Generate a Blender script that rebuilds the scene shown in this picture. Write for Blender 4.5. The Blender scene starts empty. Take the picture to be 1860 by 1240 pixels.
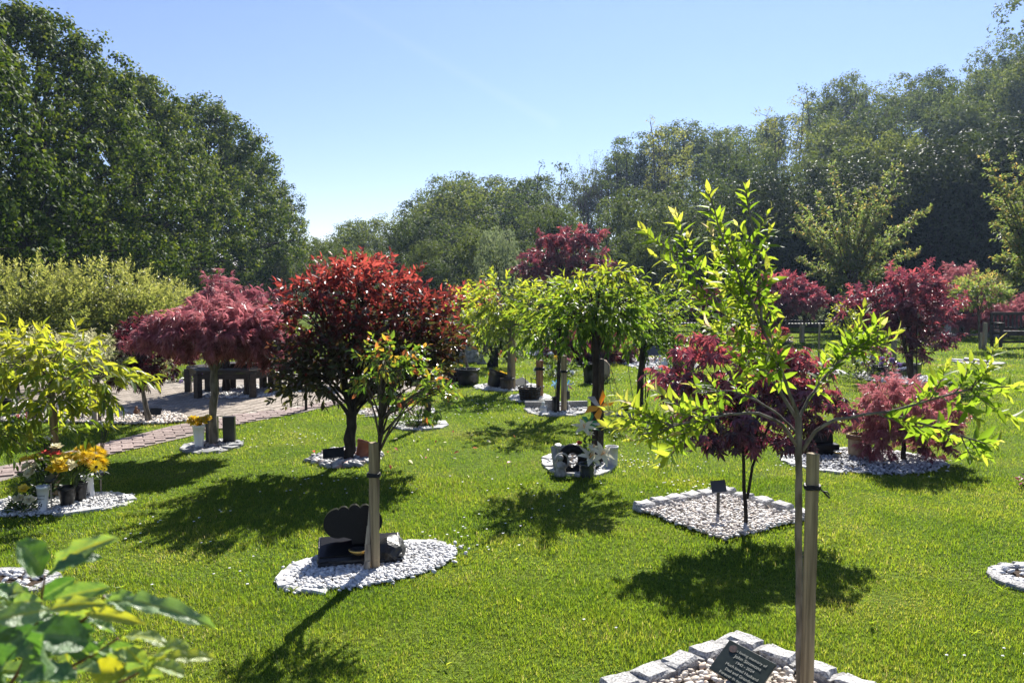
import bpy, bmesh, math, random
import numpy as np
from mathutils import Vector, Matrix

R = math.radians
rs = np.random.RandomState(7)
random.seed(7)
SC = bpy.context.scene
COL = SC.collection

# ------------------------------------------------------------------ camera, light, exposure
F, CX, CY, EYE = 1432.0, 930.0, 620.0, 1.6
PIT = math.atan(100.0 / F)
cam_d = bpy.data.cameras.new('camera')
cam_d.sensor_width = 36.0
cam_d.lens = 36.0 * F / 1860.0
cam_d.clip_end = 20000.0
cam_d.clip_start = 0.05
cam_d.dof.use_dof = True
cam_d.dof.focus_distance = 6.0
cam_d.dof.aperture_fstop = 7.0
cam = bpy.data.objects.new('camera', cam_d)
COL.objects.link(cam)
cam.location = (0, 0, EYE)
cam.rotation_euler = (R(90) - PIT, 0, 0)
SC.camera = cam

SUN_AZ, SUN_EL = R(16), R(39)          # azimuth to the right of the view axis (+Y), elevation
sun_dir = Vector((math.sin(SUN_AZ) * math.cos(SUN_EL), math.cos(SUN_AZ) * math.cos(SUN_EL), math.sin(SUN_EL)))
world = bpy.data.worlds.new('World')
SC.world = world
world.use_nodes = True
wn = world.node_tree
wn.nodes.clear()
w_out = wn.nodes.new('ShaderNodeOutputWorld')
w_bg = wn.nodes.new('ShaderNodeBackground')
w_sky = wn.nodes.new('ShaderNodeTexSky')
w_sky.sky_type = 'NISHITA'
w_sky.sun_disc = False
w_sky.sun_elevation = SUN_EL
w_sky.sun_rotation = SUN_AZ
w_sky.altitude = 50
w_sky.air_density = 1.0
w_sky.dust_density = 0.0
w_sky.ozone_density = 3.5
w_bg.inputs['Strength'].default_value = 0.056
w_tint = wn.nodes.new('ShaderNodeMix'); w_tint.data_type = 'RGBA'; w_tint.blend_type = 'MULTIPLY'; w_tint.inputs[0].default_value = 1.0
w_tint.inputs[7].default_value = (1.10, 0.96, 1.06, 1.0)       # a little towards periwinkle
wn.links.new(w_sky.outputs[0], w_tint.inputs[6])
wn.links.new(w_tint.outputs[2], w_bg.inputs[0])
wn.links.new(w_bg.outputs[0], w_out.inputs[0])
sun_l = bpy.data.lights.new('sun', 'SUN')
sun_l.energy = 5.0
sun_l.angle = R(0.5)
sun_l.color = (1.0, 0.955, 0.88)
sun = bpy.data.objects.new('sun', sun_l)
COL.objects.link(sun)
sun.rotation_euler = (-sun_dir).to_track_quat('-Z', 'Y').to_euler()
sun.location = sun_dir * 200

SC.view_settings.view_transform = 'Standard'
SC.view_settings.look = 'None'
SC.view_settings.exposure = 1.33
SC.view_settings.gamma = 1.0
SC.render.engine = 'CYCLES'
SC.cycles.max_bounces = 6
SC.cycles.diffuse_bounces = 3
SC.cycles.glossy_bounces = 2
SC.cycles.transmission_bounces = 4
SC.cycles.transparent_max_bounces = 6
SC.cycles.caustics_reflective = False
SC.cycles.caustics_refractive = False
SC.cycles.sample_clamp_indirect = 6.0

# ------------------------------------------------------------------ pixel <-> place
sP, cP = math.sin(PIT), math.cos(PIT)
def ray(px, py):
    a, b = (px - CX) / F, (CY - py) / F
    return Vector((a, cP + b * sP, -sP + b * cP))
def gp(px, py, z=0.0):                   # the point of the ground seen at that pixel of the photograph
    r = ray(px, py)
    return Vector((0, 0, EYE)) + r * ((z - EYE) / r.z)
def pt(px, py, D):                       # the point at distance D along the view axis
    r = ray(px, py)
    return Vector((0, 0, EYE)) + r * (D / r.y)
def mpx(D):                              # metres per photo pixel at distance D
    return D / F

# ------------------------------------------------------------------ materials
def nodes(name):
    m = bpy.data.materials.new(name)
    m.use_nodes = True
    return m, m.node_tree, m.node_tree.nodes['Principled BSDF']
def c4(c):
    return (c[0], c[1], c[2], 1.0)
def mat(name, col, rough=0.6, spec=0.3, col2=None, scale=20.0, bump=0.0, bscale=None, metal=0.0, stretch=None, detail=5.0, contrast=(0.35, 0.65)):
    m, t, p = nodes(name)
    p.inputs['Base Color'].default_value = c4(col)
    p.inputs['Roughness'].default_value = rough
    p.inputs['Specular IOR Level'].default_value = spec
    p.inputs['Metallic'].default_value = metal
    if col2 is not None or bump:
        tc = t.nodes.new('ShaderNodeTexCoord')
        mp = t.nodes.new('ShaderNodeMapping')
        if stretch: mp.inputs['Scale'].default_value = stretch
        t.links.new(tc.outputs['Object'], mp.inputs['Vector'])
        if col2 is not None:
            n = t.nodes.new('ShaderNodeTexNoise'); n.inputs['Scale'].default_value = scale; n.inputs['Detail'].default_value = detail
            t.links.new(mp.outputs[0], n.inputs['Vector'])
            r = t.nodes.new('ShaderNodeValToRGB')
            r.color_ramp.elements[0].position = contrast[0]; r.color_ramp.elements[0].color = c4(col)
            r.color_ramp.elements[1].position = contrast[1]; r.color_ramp.elements[1].color = c4(col2)
            t.links.new(n.outputs['Fac'], r.inputs['Fac'])
            oi = t.nodes.new('ShaderNodeObjectInfo')
            hv = t.nodes.new('ShaderNodeHueSaturation')
            mr = t.nodes.new('ShaderNodeMapRange')
            mr.inputs['To Min'].default_value = 0.82; mr.inputs['To Max'].default_value = 1.15
            t.links.new(oi.outputs['Random'], mr.inputs['Value'])
            t.links.new(mr.outputs[0], hv.inputs['Value'])
            t.links.new(r.outputs[0], hv.inputs['Color'])
            t.links.new(hv.outputs[0], p.inputs['Base Color'])
        if bump:
            n2 = t.nodes.new('ShaderNodeTexNoise'); n2.inputs['Scale'].default_value = bscale or scale; n2.inputs['Detail'].default_value = 6
            t.links.new(mp.outputs[0], n2.inputs['Vector'])
            b = t.nodes.new('ShaderNodeBump'); b.inputs['Strength'].default_value = bump; b.inputs['Distance'].default_value = 0.01
            t.links.new(n2.outputs['Fac'], b.inputs['Height'])
            t.links.new(b.outputs[0], p.inputs['Normal'])
    return m
def leafmat(name, ramp, tramp, tr=0.5, rough=0.42, spec=0.35, jitter=0.25):
    """ramp / tramp: [(pos, colour)] over the leaf's own tint, by reflected and by transmitted light"""
    m, t, p = nodes(name)
    at = t.nodes.new('ShaderNodeAttribute'); at.attribute_name = 'tint'
    oi = t.nodes.new('ShaderNodeObjectInfo')
    ma = t.nodes.new('ShaderNodeMath'); ma.operation = 'MULTIPLY_ADD'
    ma.inputs[1].default_value = jitter; ma.inputs[2].default_value = -jitter * 0.5
    t.links.new(oi.outputs['Random'], ma.inputs[0])
    ad = t.nodes.new('ShaderNodeMath'); ad.operation = 'ADD'; ad.use_clamp = True
    t.links.new(at.outputs['Fac'], ad.inputs[0]); t.links.new(ma.outputs[0], ad.inputs[1])
    def rmp(rp):
        r = t.nodes.new('ShaderNodeValToRGB')
        e = r.color_ramp.elements
        while len(e) < len(rp): e.new(0.5)
        for k, (q, c) in enumerate(rp):
            e[k].position = q; e[k].color = c4(c)
        t.links.new(ad.outputs[0], r.inputs['Fac'])
        return r
    a, b = rmp(ramp), rmp(tramp)
    p.inputs['Roughness'].default_value = rough
    p.inputs['Specular IOR Level'].default_value = spec
    t.links.new(a.outputs[0], p.inputs['Base Color'])
    tl = t.nodes.new('ShaderNodeBsdfTranslucent')
    t.links.new(b.outputs[0], tl.inputs['Color'])
    mx = t.nodes.new('ShaderNodeMixShader'); mx.inputs[0].default_value = tr
    t.links.new(p.outputs[0], mx.inputs[1]); t.links.new(tl.outputs[0], mx.inputs[2])
    t.links.new(mx.outputs[0], t.nodes['Material Output'].inputs['Surface'])
    return m

MT = {}
MT['bark'] = mat('bark', (0.035, 0.028, 0.022), 0.85, 0.15, (0.11, 0.09, 0.07), 26, 0.7, 40, stretch=(1, 1, 0.35))
MT['bark_grey'] = mat('bark_grey', (0.075, 0.065, 0.05), 0.8, 0.2, (0.2, 0.175, 0.14), 30, 0.5, 50, stretch=(1, 1, 0.3))
MT['bark_dark'] = mat('bark_dark', (0.018, 0.014, 0.012), 0.85, 0.15, (0.05, 0.04, 0.032), 26, 0.5, 40, stretch=(1, 1, 0.35))
MT['timber'] = mat('weathered_timber', (0.11, 0.08, 0.048), 0.8, 0.2, (0.37, 0.29, 0.18), 48, 0.6, 90, stretch=(1, 1, 0.05), contrast=(0.3, 0.62), detail=9)
MT['timber_grey'] = mat('grey_timber', (0.16, 0.13, 0.10), 0.8, 0.2, (0.36, 0.31, 0.24), 50, 0.35, 80, stretch=(1, 1, 0.06))
MT['timber_dark'] = mat('dark_stained_timber', (0.018, 0.013, 0.011), 0.55, 0.3, (0.045, 0.033, 0.026), 30, 0.3, 60, stretch=(0.2, 1, 1))
MT['rust'] = mat('rust_timber', (0.16, 0.06, 0.025), 0.8, 0.2, (0.30, 0.18, 0.09), 30, 0.3, stretch=(1, 1, 0.1))
MT['granite'] = mat('pale_granite', (0.20, 0.197, 0.192), 0.8, 0.25, (0.50, 0.49, 0.475), 110, 0.9, 45, detail=8, contrast=(0.38, 0.6))
MT['granite_grey'] = mat('grey_granite', (0.15, 0.145, 0.14), 0.8, 0.25, (0.36, 0.35, 0.34), 90, 0.8, 50, detail=8)
MT['slate'] = mat('grey_slate', (0.15, 0.155, 0.16), 0.7, 0.3, (0.38, 0.38, 0.37), 18, 0.6, 30)
MT['stone_white'] = mat('white_stone', (0.30, 0.295, 0.285), 0.75, 0.3, (0.54, 0.53, 0.51), 26, 0.4, 30)
MT['statue'] = mat('pale_statue', (0.52, 0.51, 0.50), 0.6, 0.3, (0.72, 0.71, 0.69), 15, 0.2, 40)
MT['statue_grey'] = mat('weathered_statue', (0.20, 0.20, 0.18), 0.8, 0.2, (0.46, 0.45, 0.42), 20, 0.4, 40)
MT['black_granite'] = mat('black_polished_granite', (0.006, 0.006, 0.007), 0.3, 0.12, (0.014, 0.014, 0.015), 200, 0.0)
MT['black_rough'] = mat('black_rough_granite', (0.006, 0.006, 0.007), 0.45, 0.5, (0.02, 0.02, 0.021), 60, 0.9, 25)
MT['black_plastic'] = mat('black_plastic', (0.011, 0.011, 0.012), 0.35, 0.45)
MT['black_tie'] = mat('black_rubber', (0.009, 0.009, 0.009), 0.6, 0.3)
MT['plate'] = mat('dark_plate', (0.02, 0.022, 0.023), 0.28, 0.5, (0.035, 0.037, 0.038), 40)
MT['plate_metal'] = mat('dark_metal_plate', (0.12, 0.12, 0.125), 0.35, 0.5, metal=0.7)
MT['bronze'] = mat('brown_metal', (0.08, 0.05, 0.035), 0.5, 0.4, metal=0.3)
MT['slab_dark'] = mat('dark_green_plaque', (0.012, 0.02, 0.018), 0.3, 0.4, (0.022, 0.032, 0.028), 25)
MT['letter'] = mat('cream_lettering', (0.50, 0.49, 0.40), 0.6, 0.2)
MT['ink'] = mat('black_print', (0.02, 0.02, 0.025), 0.6, 0.2)
MT['photo'] = mat('faded_photo', (0.10, 0.05, 0.045), 0.5, 0.3, (0.03, 0.03, 0.03), 60)
MT['gold'] = mat('gold_metal', (0.55, 0.36, 0.10), 0.25, 0.5, metal=0.9)
MT['white_plastic'] = mat('white_plastic', (0.68, 0.69, 0.70), 0.4, 0.4)
MT['terracotta'] = mat('terracotta', (0.30, 0.105, 0.06), 0.75, 0.2, (0.40, 0.17, 0.10), 14, 0.2, 60)
MT['brown_pot'] = mat('brown_pot', (0.10, 0.055, 0.04), 0.7, 0.3, (0.16, 0.09, 0.06), 14, 0.2, 60)
MT['barrel'] = mat('pale_barrel_wood', (0.24, 0.17, 0.11), 0.75, 0.2, (0.42, 0.33, 0.23), 20, 0.3, 60, stretch=(1, 1, 0.1))
MT['soil'] = mat('soil', (0.03, 0.02, 0.013), 0.95, 0.1, (0.07, 0.05, 0.035), 40, 0.8, 60)
MT['wire'] = mat('wire', (0.02, 0.02, 0.022), 0.4, 0.5, metal=0.5)
MT['glass_grey'] = mat('smoked_glass', (0.05, 0.055, 0.06), 0.08, 0.6)
MT['blue'] = mat('pale_blue_plastic', (0.25, 0.50, 0.72), 0.4, 0.4)
MT['pink'] = mat('pink_plastic', (0.70, 0.30, 0.38), 0.4, 0.4)
MT['orange'] = mat('orange_plastic', (0.75, 0.33, 0.03), 0.5, 0.3)
MT['green'] = mat('green_plastic', (0.02, 0.22, 0.10), 0.4, 0.4)
MT['steel'] = mat('steel', (0.35, 0.36, 0.37), 0.3, 0.5, metal=0.8)
MT['feeder'] = mat('clear_feeder_plastic', (0.42, 0.43, 0.44), 0.2, 0.5)
MT['brown_stuff'] = mat('brown_resin', (0.13, 0.06, 0.03), 0.6, 0.3, (0.20, 0.10, 0.05), 30)
def pebmat(name, ramp):
    m, t, p = nodes(name)
    g = t.nodes.new('ShaderNodeNewGeometry')
    r = t.nodes.new('ShaderNodeValToRGB')
    e = r.color_ramp.elements
    while len(e) < len(ramp): e.new(0.5)
    for k, (q, c) in enumerate(ramp): e[k].position = q; e[k].color = c4(c)
    t.links.new(g.outputs['Random Per Island'], r.inputs['Fac'])
    t.links.new(r.outputs[0], p.inputs['Base Color'])
    p.inputs['Roughness'].default_value = 0.6
    p.inputs['Specular IOR Level'].default_value = 0.3
    return m
MT['peb_white'] = pebmat('white_pebbles', [(0, (0.26, 0.25, 0.24)), (0.10, (0.44, 0.43, 0.42)), (0.5, (0.56, 0.56, 0.55)), (1, (0.68, 0.67, 0.65))])
MT['peb_buff'] = pebmat('buff_pebbles', [(0, (0.26, 0.22, 0.18)), (0.25, (0.42, 0.35, 0.28)), (0.55, (0.56, 0.50, 0.42)), (0.8, (0.62, 0.59, 0.55)), (1, (0.50, 0.36, 0.26))])
MT['peb_pale'] = pebmat('pale_pebbles', [(0, (0.28, 0.25, 0.22)), (0.2, (0.46, 0.41, 0.36)), (0.6, (0.60, 0.56, 0.51)), (0.9, (0.66, 0.65, 0.62)), (1, (0.48, 0.38, 0.30))])
MT['peb_grey'] = pebmat('grey_pebbles', [(0, (0.16, 0.16, 0.17)), (0.4, (0.34, 0.34, 0.34)), (1, (0.60, 0.59, 0.58))])
MT['chip_slate'] = pebmat('slate_chips', [(0, (0.14, 0.15, 0.16)), (0.5, (0.32, 0.32, 0.32)), (0.85, (0.48, 0.46, 0.44)), (1, (0.40, 0.22, 0.18))])
MT['brick'] = pebmat('pink_paving_brick', [(0, (0.20, 0.15, 0.135)), (0.5, (0.28, 0.215, 0.19)), (1, (0.35, 0.28, 0.25))])
MT['brick_one'] = mat('pink_brick', (0.20, 0.15, 0.135), 0.85, 0.15, (0.34, 0.27, 0.24), 35, 0.5, 80)
MT['paver_one'] = mat('buff_paver', (0.21, 0.175, 0.14), 0.85, 0.15, (0.34, 0.295, 0.245), 30, 0.5, 80)
MT['paver'] = pebmat('buff_pavers', [(0, (0.22, 0.185, 0.15)), (0.5, (0.28, 0.24, 0.195)), (1, (0.34, 0.295, 0.245))])
MT['joint'] = mat('pale_sand_joint', (0.34, 0.31, 0.26), 0.95, 0.1, (0.46, 0.43, 0.37), 60)
MT['joint_dark'] = mat('dark_sand_joint', (0.20, 0.17, 0.15), 0.95, 0.1, (0.29, 0.25, 0.22), 60)

# foliage (tint 0 = old leaf, 1 = new growth; some plants carry painted light in it)
L = {}
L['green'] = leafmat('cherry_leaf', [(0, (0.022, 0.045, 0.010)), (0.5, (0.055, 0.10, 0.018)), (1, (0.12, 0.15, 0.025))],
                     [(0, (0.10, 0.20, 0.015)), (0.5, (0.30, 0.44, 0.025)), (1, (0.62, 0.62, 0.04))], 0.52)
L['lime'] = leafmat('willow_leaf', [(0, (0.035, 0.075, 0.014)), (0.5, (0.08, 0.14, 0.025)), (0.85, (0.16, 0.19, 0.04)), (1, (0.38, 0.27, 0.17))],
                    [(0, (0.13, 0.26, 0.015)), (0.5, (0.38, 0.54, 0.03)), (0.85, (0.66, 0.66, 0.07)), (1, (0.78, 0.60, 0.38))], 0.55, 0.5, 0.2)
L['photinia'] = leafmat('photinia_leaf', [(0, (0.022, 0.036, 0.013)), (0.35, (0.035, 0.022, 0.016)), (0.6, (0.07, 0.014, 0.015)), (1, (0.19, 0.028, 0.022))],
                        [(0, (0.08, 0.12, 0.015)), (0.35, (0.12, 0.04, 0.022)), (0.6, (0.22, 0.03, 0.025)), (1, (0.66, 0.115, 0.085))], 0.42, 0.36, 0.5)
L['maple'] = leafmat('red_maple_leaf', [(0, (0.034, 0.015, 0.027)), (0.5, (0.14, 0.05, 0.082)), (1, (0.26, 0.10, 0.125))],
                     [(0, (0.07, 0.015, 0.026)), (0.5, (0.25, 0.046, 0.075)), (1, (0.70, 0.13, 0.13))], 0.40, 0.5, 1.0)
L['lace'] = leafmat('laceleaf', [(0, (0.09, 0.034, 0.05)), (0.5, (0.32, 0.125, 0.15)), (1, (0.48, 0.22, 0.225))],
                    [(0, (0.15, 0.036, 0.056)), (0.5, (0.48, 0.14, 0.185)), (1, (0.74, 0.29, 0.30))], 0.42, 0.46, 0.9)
L['lace_dark'] = leafmat('dark_laceleaf', [(0, (0.022, 0.009, 0.014)), (0.5, (0.06, 0.018, 0.032)), (1, (0.12, 0.035, 0.05))],
                         [(0, (0.05, 0.01, 0.018)), (0.5, (0.22, 0.035, 0.06)), (1, (0.5, 0.09, 0.1))], 0.42, 0.46, 0.8)
L['rose'] = leafmat('rose_leaf', [(0, (0.02, 0.04, 0.014)), (0.6, (0.05, 0.095, 0.025)), (0.8, (0.13, 0.10, 0.03)), (1, (0.24, 0.06, 0.03))],
                    [(0, (0.08, 0.17, 0.015)), (0.6, (0.28, 0.42, 0.03)), (0.8, (0.6, 0.42, 0.04)), (1, (0.78, 0.20, 0.06))], 0.5, 0.3, 0.5)
L['gold'] = leafmat('golden_shrub_leaf', [(0, (0.03, 0.05, 0.014)), (0.5, (0.13, 0.155, 0.04)), (1, (0.30, 0.30, 0.09))],
                    [(0, (0.08, 0.13, 0.015)), (0.5, (0.32, 0.36, 0.06)), (1, (0.58, 0.56, 0.14))], 0.42)
L['cream'] = leafmat('cream_leaf', [(0, (0.06, 0.085, 0.03)), (0.5, (0.20, 0.22, 0.11)), (1, (0.42, 0.40, 0.26))],
                     [(0, (0.15, 0.20, 0.05)), (0.5, (0.40, 0.42, 0.15)), (1, (0.62, 0.58, 0.32))], 0.42)
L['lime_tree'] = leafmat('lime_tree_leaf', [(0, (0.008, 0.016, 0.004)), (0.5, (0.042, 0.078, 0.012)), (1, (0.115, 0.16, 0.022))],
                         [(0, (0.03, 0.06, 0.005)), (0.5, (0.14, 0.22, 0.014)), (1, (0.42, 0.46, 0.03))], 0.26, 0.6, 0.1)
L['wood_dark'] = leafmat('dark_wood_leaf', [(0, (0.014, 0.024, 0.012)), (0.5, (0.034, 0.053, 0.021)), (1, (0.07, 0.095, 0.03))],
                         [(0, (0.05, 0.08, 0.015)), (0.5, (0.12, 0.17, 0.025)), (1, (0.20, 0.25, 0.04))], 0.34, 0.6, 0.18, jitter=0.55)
L['wood_shade'] = leafmat('shaded_wood_leaf', [(0, (0.016, 0.024, 0.014)), (0.5, (0.028, 0.042, 0.02)), (1, (0.05, 0.07, 0.026))],
                        [(0, (0.02, 0.03, 0.01)), (0.5, (0.05, 0.07, 0.014)), (1, (0.10, 0.13, 0.022))], 0.25, 0.6, 0.2)  # darkened wood leaf: shade of the front faces put into the colour
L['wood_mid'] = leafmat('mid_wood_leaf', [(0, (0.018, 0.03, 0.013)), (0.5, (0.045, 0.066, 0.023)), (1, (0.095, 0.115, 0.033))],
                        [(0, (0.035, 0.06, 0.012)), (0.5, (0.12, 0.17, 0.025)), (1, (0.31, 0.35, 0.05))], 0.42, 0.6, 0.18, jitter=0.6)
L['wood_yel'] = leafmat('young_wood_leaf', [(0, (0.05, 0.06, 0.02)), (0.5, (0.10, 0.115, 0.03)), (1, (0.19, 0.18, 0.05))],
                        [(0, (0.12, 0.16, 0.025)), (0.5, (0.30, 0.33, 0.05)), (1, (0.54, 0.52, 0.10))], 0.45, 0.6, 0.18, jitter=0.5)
L['wood_pale'] = leafmat('willow_wood_leaf', [(0, (0.07, 0.09, 0.055)), (0.5, (0.13, 0.16, 0.10)), (1, (0.2, 0.23, 0.15))],
                         [(0, (0.12, 0.17, 0.06)), (0.5, (0.24, 0.30, 0.12)), (1, (0.36, 0.40, 0.2))], 0.4)
L['spring'] = leafmat('spring_cherry_leaf', [(0, (0.045, 0.065, 0.026)), (0.7, (0.10, 0.135, 0.045)), (1, (0.20, 0.13, 0.05))],
                      [(0, (0.12, 0.20, 0.03)), (0.7, (0.34, 0.44, 0.08)), (1, (0.64, 0.46, 0.12))], 0.45, 0.5, 0.3)
L['rhodo'] = leafmat('thick_green_leaf', [(0, (0.03, 0.075, 0.03)), (0.35, (0.11, 0.19, 0.08)), (0.65, (0.24, 0.33, 0.16)), (1, (0.32, 0.33, 0.04))],
                     [(0, (0.03, 0.10, 0.01)), (0.35, (0.10, 0.24, 0.02)), (0.65, (0.30, 0.46, 0.05)), (1, (0.75, 0.70, 0.02))], 0.4, 0.40, 0.75, jitter=0.1)
L['flower_leaf'] = leafmat('dark_flower_leaf', [(0, (0.012, 0.03, 0.012)), (1, (0.05, 0.085, 0.03))], [(0, (0.05, 0.10, 0.01)), (1, (0.22, 0.32, 0.04))], 0.4)
L['yellow'] = leafmat('yellow_petal', [(0, (0.62, 0.34, 0.01)), (0.5, (0.72, 0.50, 0.02)), (1, (0.78, 0.66, 0.20))], [(0, (0.85, 0.50, 0.01)), (0.5, (0.92, 0.72, 0.03)), (1, (0.9, 0.8, 0.3))], 0.4)
L['cream_petal'] = leafmat('cream_petal', [(0, (0.66, 0.58, 0.30)), (1, (0.74, 0.72, 0.62))], [(0, (0.8, 0.68, 0.3)), (1, (0.8, 0.78, 0.62))], 0.4)
L['red_petal'] = leafmat('red_petal', [(0, (0.30, 0.03, 0.03)), (1, (0.62, 0.10, 0.10))], [(0, (0.6, 0.05, 0.04)), (1, (0.8, 0.2, 0.15))], 0.4)
L['pink_petal'] = leafmat('pink_petal', [(0, (0.35, 0.10, 0.18)), (1, (0.62, 0.45, 0.52))], [(0, (0.6, 0.15, 0.25)), (1, (0.75, 0.55, 0.6))], 0.4)
L['blue_petal'] = leafmat('bluewhite_petal', [(0, (0.10, 0.14, 0.28)), (1, (0.55, 0.60, 0.66))], [(0, (0.15, 0.2, 0.4)), (1, (0.6, 0.65, 0.7))], 0.4)
L['violet'] = leafmat('violet_petal', [(0, (0.10, 0.05, 0.22)), (1, (0.30, 0.22, 0.5))], [(0, (0.2, 0.1, 0.4)), (1, (0.4, 0.3, 0.65))], 0.4)

def veined(m):
    t = m.node_tree; p = t.nodes['Principled BSDF']; tc = t.nodes.new('ShaderNodeTexCoord'); n = t.nodes.new('ShaderNodeTexNoise'); n.inputs['Scale'].default_value = 5; n.inputs['Detail'].default_value = 6
    w = t.nodes.new('ShaderNodeTexNoise'); w.inputs['Scale'].default_value = 22; w.inputs['Detail'].default_value = 3
    t.links.new(tc.outputs['Object'], n.inputs['Vector']); t.links.new(tc.outputs['Object'], w.inputs['Vector'])
    a = t.nodes.new('ShaderNodeMath'); a.operation = 'MULTIPLY_ADD'; a.inputs[1].default_value = 0.3; t.links.new(w.outputs['Fac'], a.inputs[0]); t.links.new(n.outputs['Fac'], a.inputs[2])
    b = t.nodes.new('ShaderNodeBump'); b.inputs['Strength'].default_value = 0.35; b.inputs['Distance'].default_value = 0.03; t.links.new(a.outputs[0], b.inputs['Height']); t.links.new(b.outputs[0], p.inputs['Normal'])
    lk = [l for l in t.links if l.to_socket == p.inputs['Base Color']][0]; src = lk.from_socket
    h = t.nodes.new('ShaderNodeHueSaturation'); mr = t.nodes.new('ShaderNodeMapRange'); mr.inputs['From Min'].default_value = 0.3; mr.inputs['From Max'].default_value = 0.95; mr.inputs['To Min'].default_value = 0.6; mr.inputs['To Max'].default_value = 1.45
    t.links.new(a.outputs[0], mr.inputs['Value']); t.links.new(mr.outputs[0], h.inputs['Value']); t.links.new(src, h.inputs['Color']); t.links.new(h.outputs[0], p.inputs['Base Color'])
veined(L['rhodo'])
def grassmat():
    m, t, p = nodes('lawn_grass')
    at = t.nodes.new('ShaderNodeAttribute'); at.attribute_name = 'tint'
    tc = t.nodes.new('ShaderNodeTexCoord')
    n = t.nodes.new('ShaderNodeTexNoise'); n.inputs['Scale'].default_value = 0.8; n.inputs['Detail'].default_value = 7; n.inputs['Roughness'].default_value = 0.72
    t.links.new(tc.outputs['Object'], n.inputs['Vector'])
    mr = t.nodes.new('ShaderNodeMapRange'); mr.inputs['From Min'].default_value = 0.42; mr.inputs['From Max'].default_value = 0.68
    mr.inputs['To Min'].default_value = -0.16; mr.inputs['To Max'].default_value = 0.46
    t.links.new(n.outputs['Fac'], mr.inputs['Value'])
    ad = t.nodes.new('ShaderNodeMath'); ad.operation = 'ADD'; ad.use_clamp = True
    t.links.new(at.outputs['Fac'], ad.inputs[0]); t.links.new(mr.outputs[0], ad.inputs[1])
    def rmp(rp):
        r = t.nodes.new('ShaderNodeValToRGB'); e = r.color_ramp.elements
        while len(e) < len(rp): e.new(0.5)
        for k, (q, c) in enumerate(rp): e[k].position = q; e[k].color = c4(c)
        t.links.new(ad.outputs[0], r.inputs['Fac']); return r
    a = rmp([(0, (0.04, 0.075, 0.012)), (0.5, (0.09, 0.135, 0.02)), (0.85, (0.17, 0.175, 0.04)), (1, (0.32, 0.27, 0.11))])
    b = rmp([(0, (0.14, 0.27, 0.014)), (0.5, (0.34, 0.46, 0.022)), (0.85, (0.54, 0.54, 0.06)), (1, (0.66, 0.56, 0.20))])
    p.inputs['Roughness'].default_value = 0.5; p.inputs['Specular IOR Level'].default_value = 0.25
    t.links.new(a.outputs[0], p.inputs['Base Color'])
    tl = t.nodes.new('ShaderNodeBsdfTranslucent'); t.links.new(b.outputs[0], tl.inputs['Color'])
    mx = t.nodes.new('ShaderNodeMixShader'); mx.inputs[0].default_value = 0.5
    t.links.new(p.outputs[0], mx.inputs[1]); t.links.new(tl.outputs[0], mx.inputs[2])
    t.links.new(mx.outputs[0], t.nodes['Material Output'].inputs['Surface'])
    return m
MT['grass'] = grassmat()
def lawnmat():
    m, t, p = nodes('lawn_ground')
    tc = t.nodes.new('ShaderNodeTexCoord')
    def noise(s, d=5):
        n = t.nodes.new('ShaderNodeTexNoise'); n.inputs['Scale'].default_value = s; n.inputs['Detail'].default_value = d
        t.links.new(tc.outputs['Object'], n.inputs['Vector']); return n
    def ramp(src, rp):
        r = t.nodes.new('ShaderNodeValToRGB'); e = r.color_ramp.elements
        while len(e) < len(rp): e.new(0.5)
        for k, (q, c) in enumerate(rp): e[k].position = q; e[k].color = c4(c)
        t.links.new(src, r.inputs['Fac']); return r
    n1, n2 = noise(1.1, 4), noise(28, 6)
    a = ramp(n1.outputs['Fac'], [(0.35, (0.10, 0.165, 0.018)), (0.55, (0.13, 0.19, 0.022)), (0.7, (0.19, 0.21, 0.04))])
    b = ramp(n2.outputs['Fac'], [(0.3, (0.35, 0.35, 0.35)), (0.7, (1.0, 1.0, 1.0))])
    mx = t.nodes.new('ShaderNodeMix'); mx.data_type = 'RGBA'; mx.blend_type = 'MULTIPLY'; mx.inputs[0].default_value = 1.0
    t.links.new(a.outputs[0], mx.inputs[6]); t.links.new(b.outputs[0], mx.inputs[7])
    t.links.new(mx.outputs[2], p.inputs['Base Color'])
    p.inputs['Roughness'].default_value = 0.95; p.inputs['Specular IOR Level'].default_value = 0.05
    bp = t.nodes.new('ShaderNodeBump'); bp.inputs['Strength'].default_value = 1.0; bp.inputs['Distance'].default_value = 0.03
    t.links.new(n2.outputs['Fac'], bp.inputs['Height']); t.links.new(bp.outputs[0], p.inputs['Normal'])
    return m
MT['lawn'] = lawnmat()
MT['forest_floor'] = mat('forest_floor', (0.018, 0.022, 0.010), 0.95, 0.05, (0.04, 0.05, 0.02), 1.5, 0.5, 3)

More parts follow.
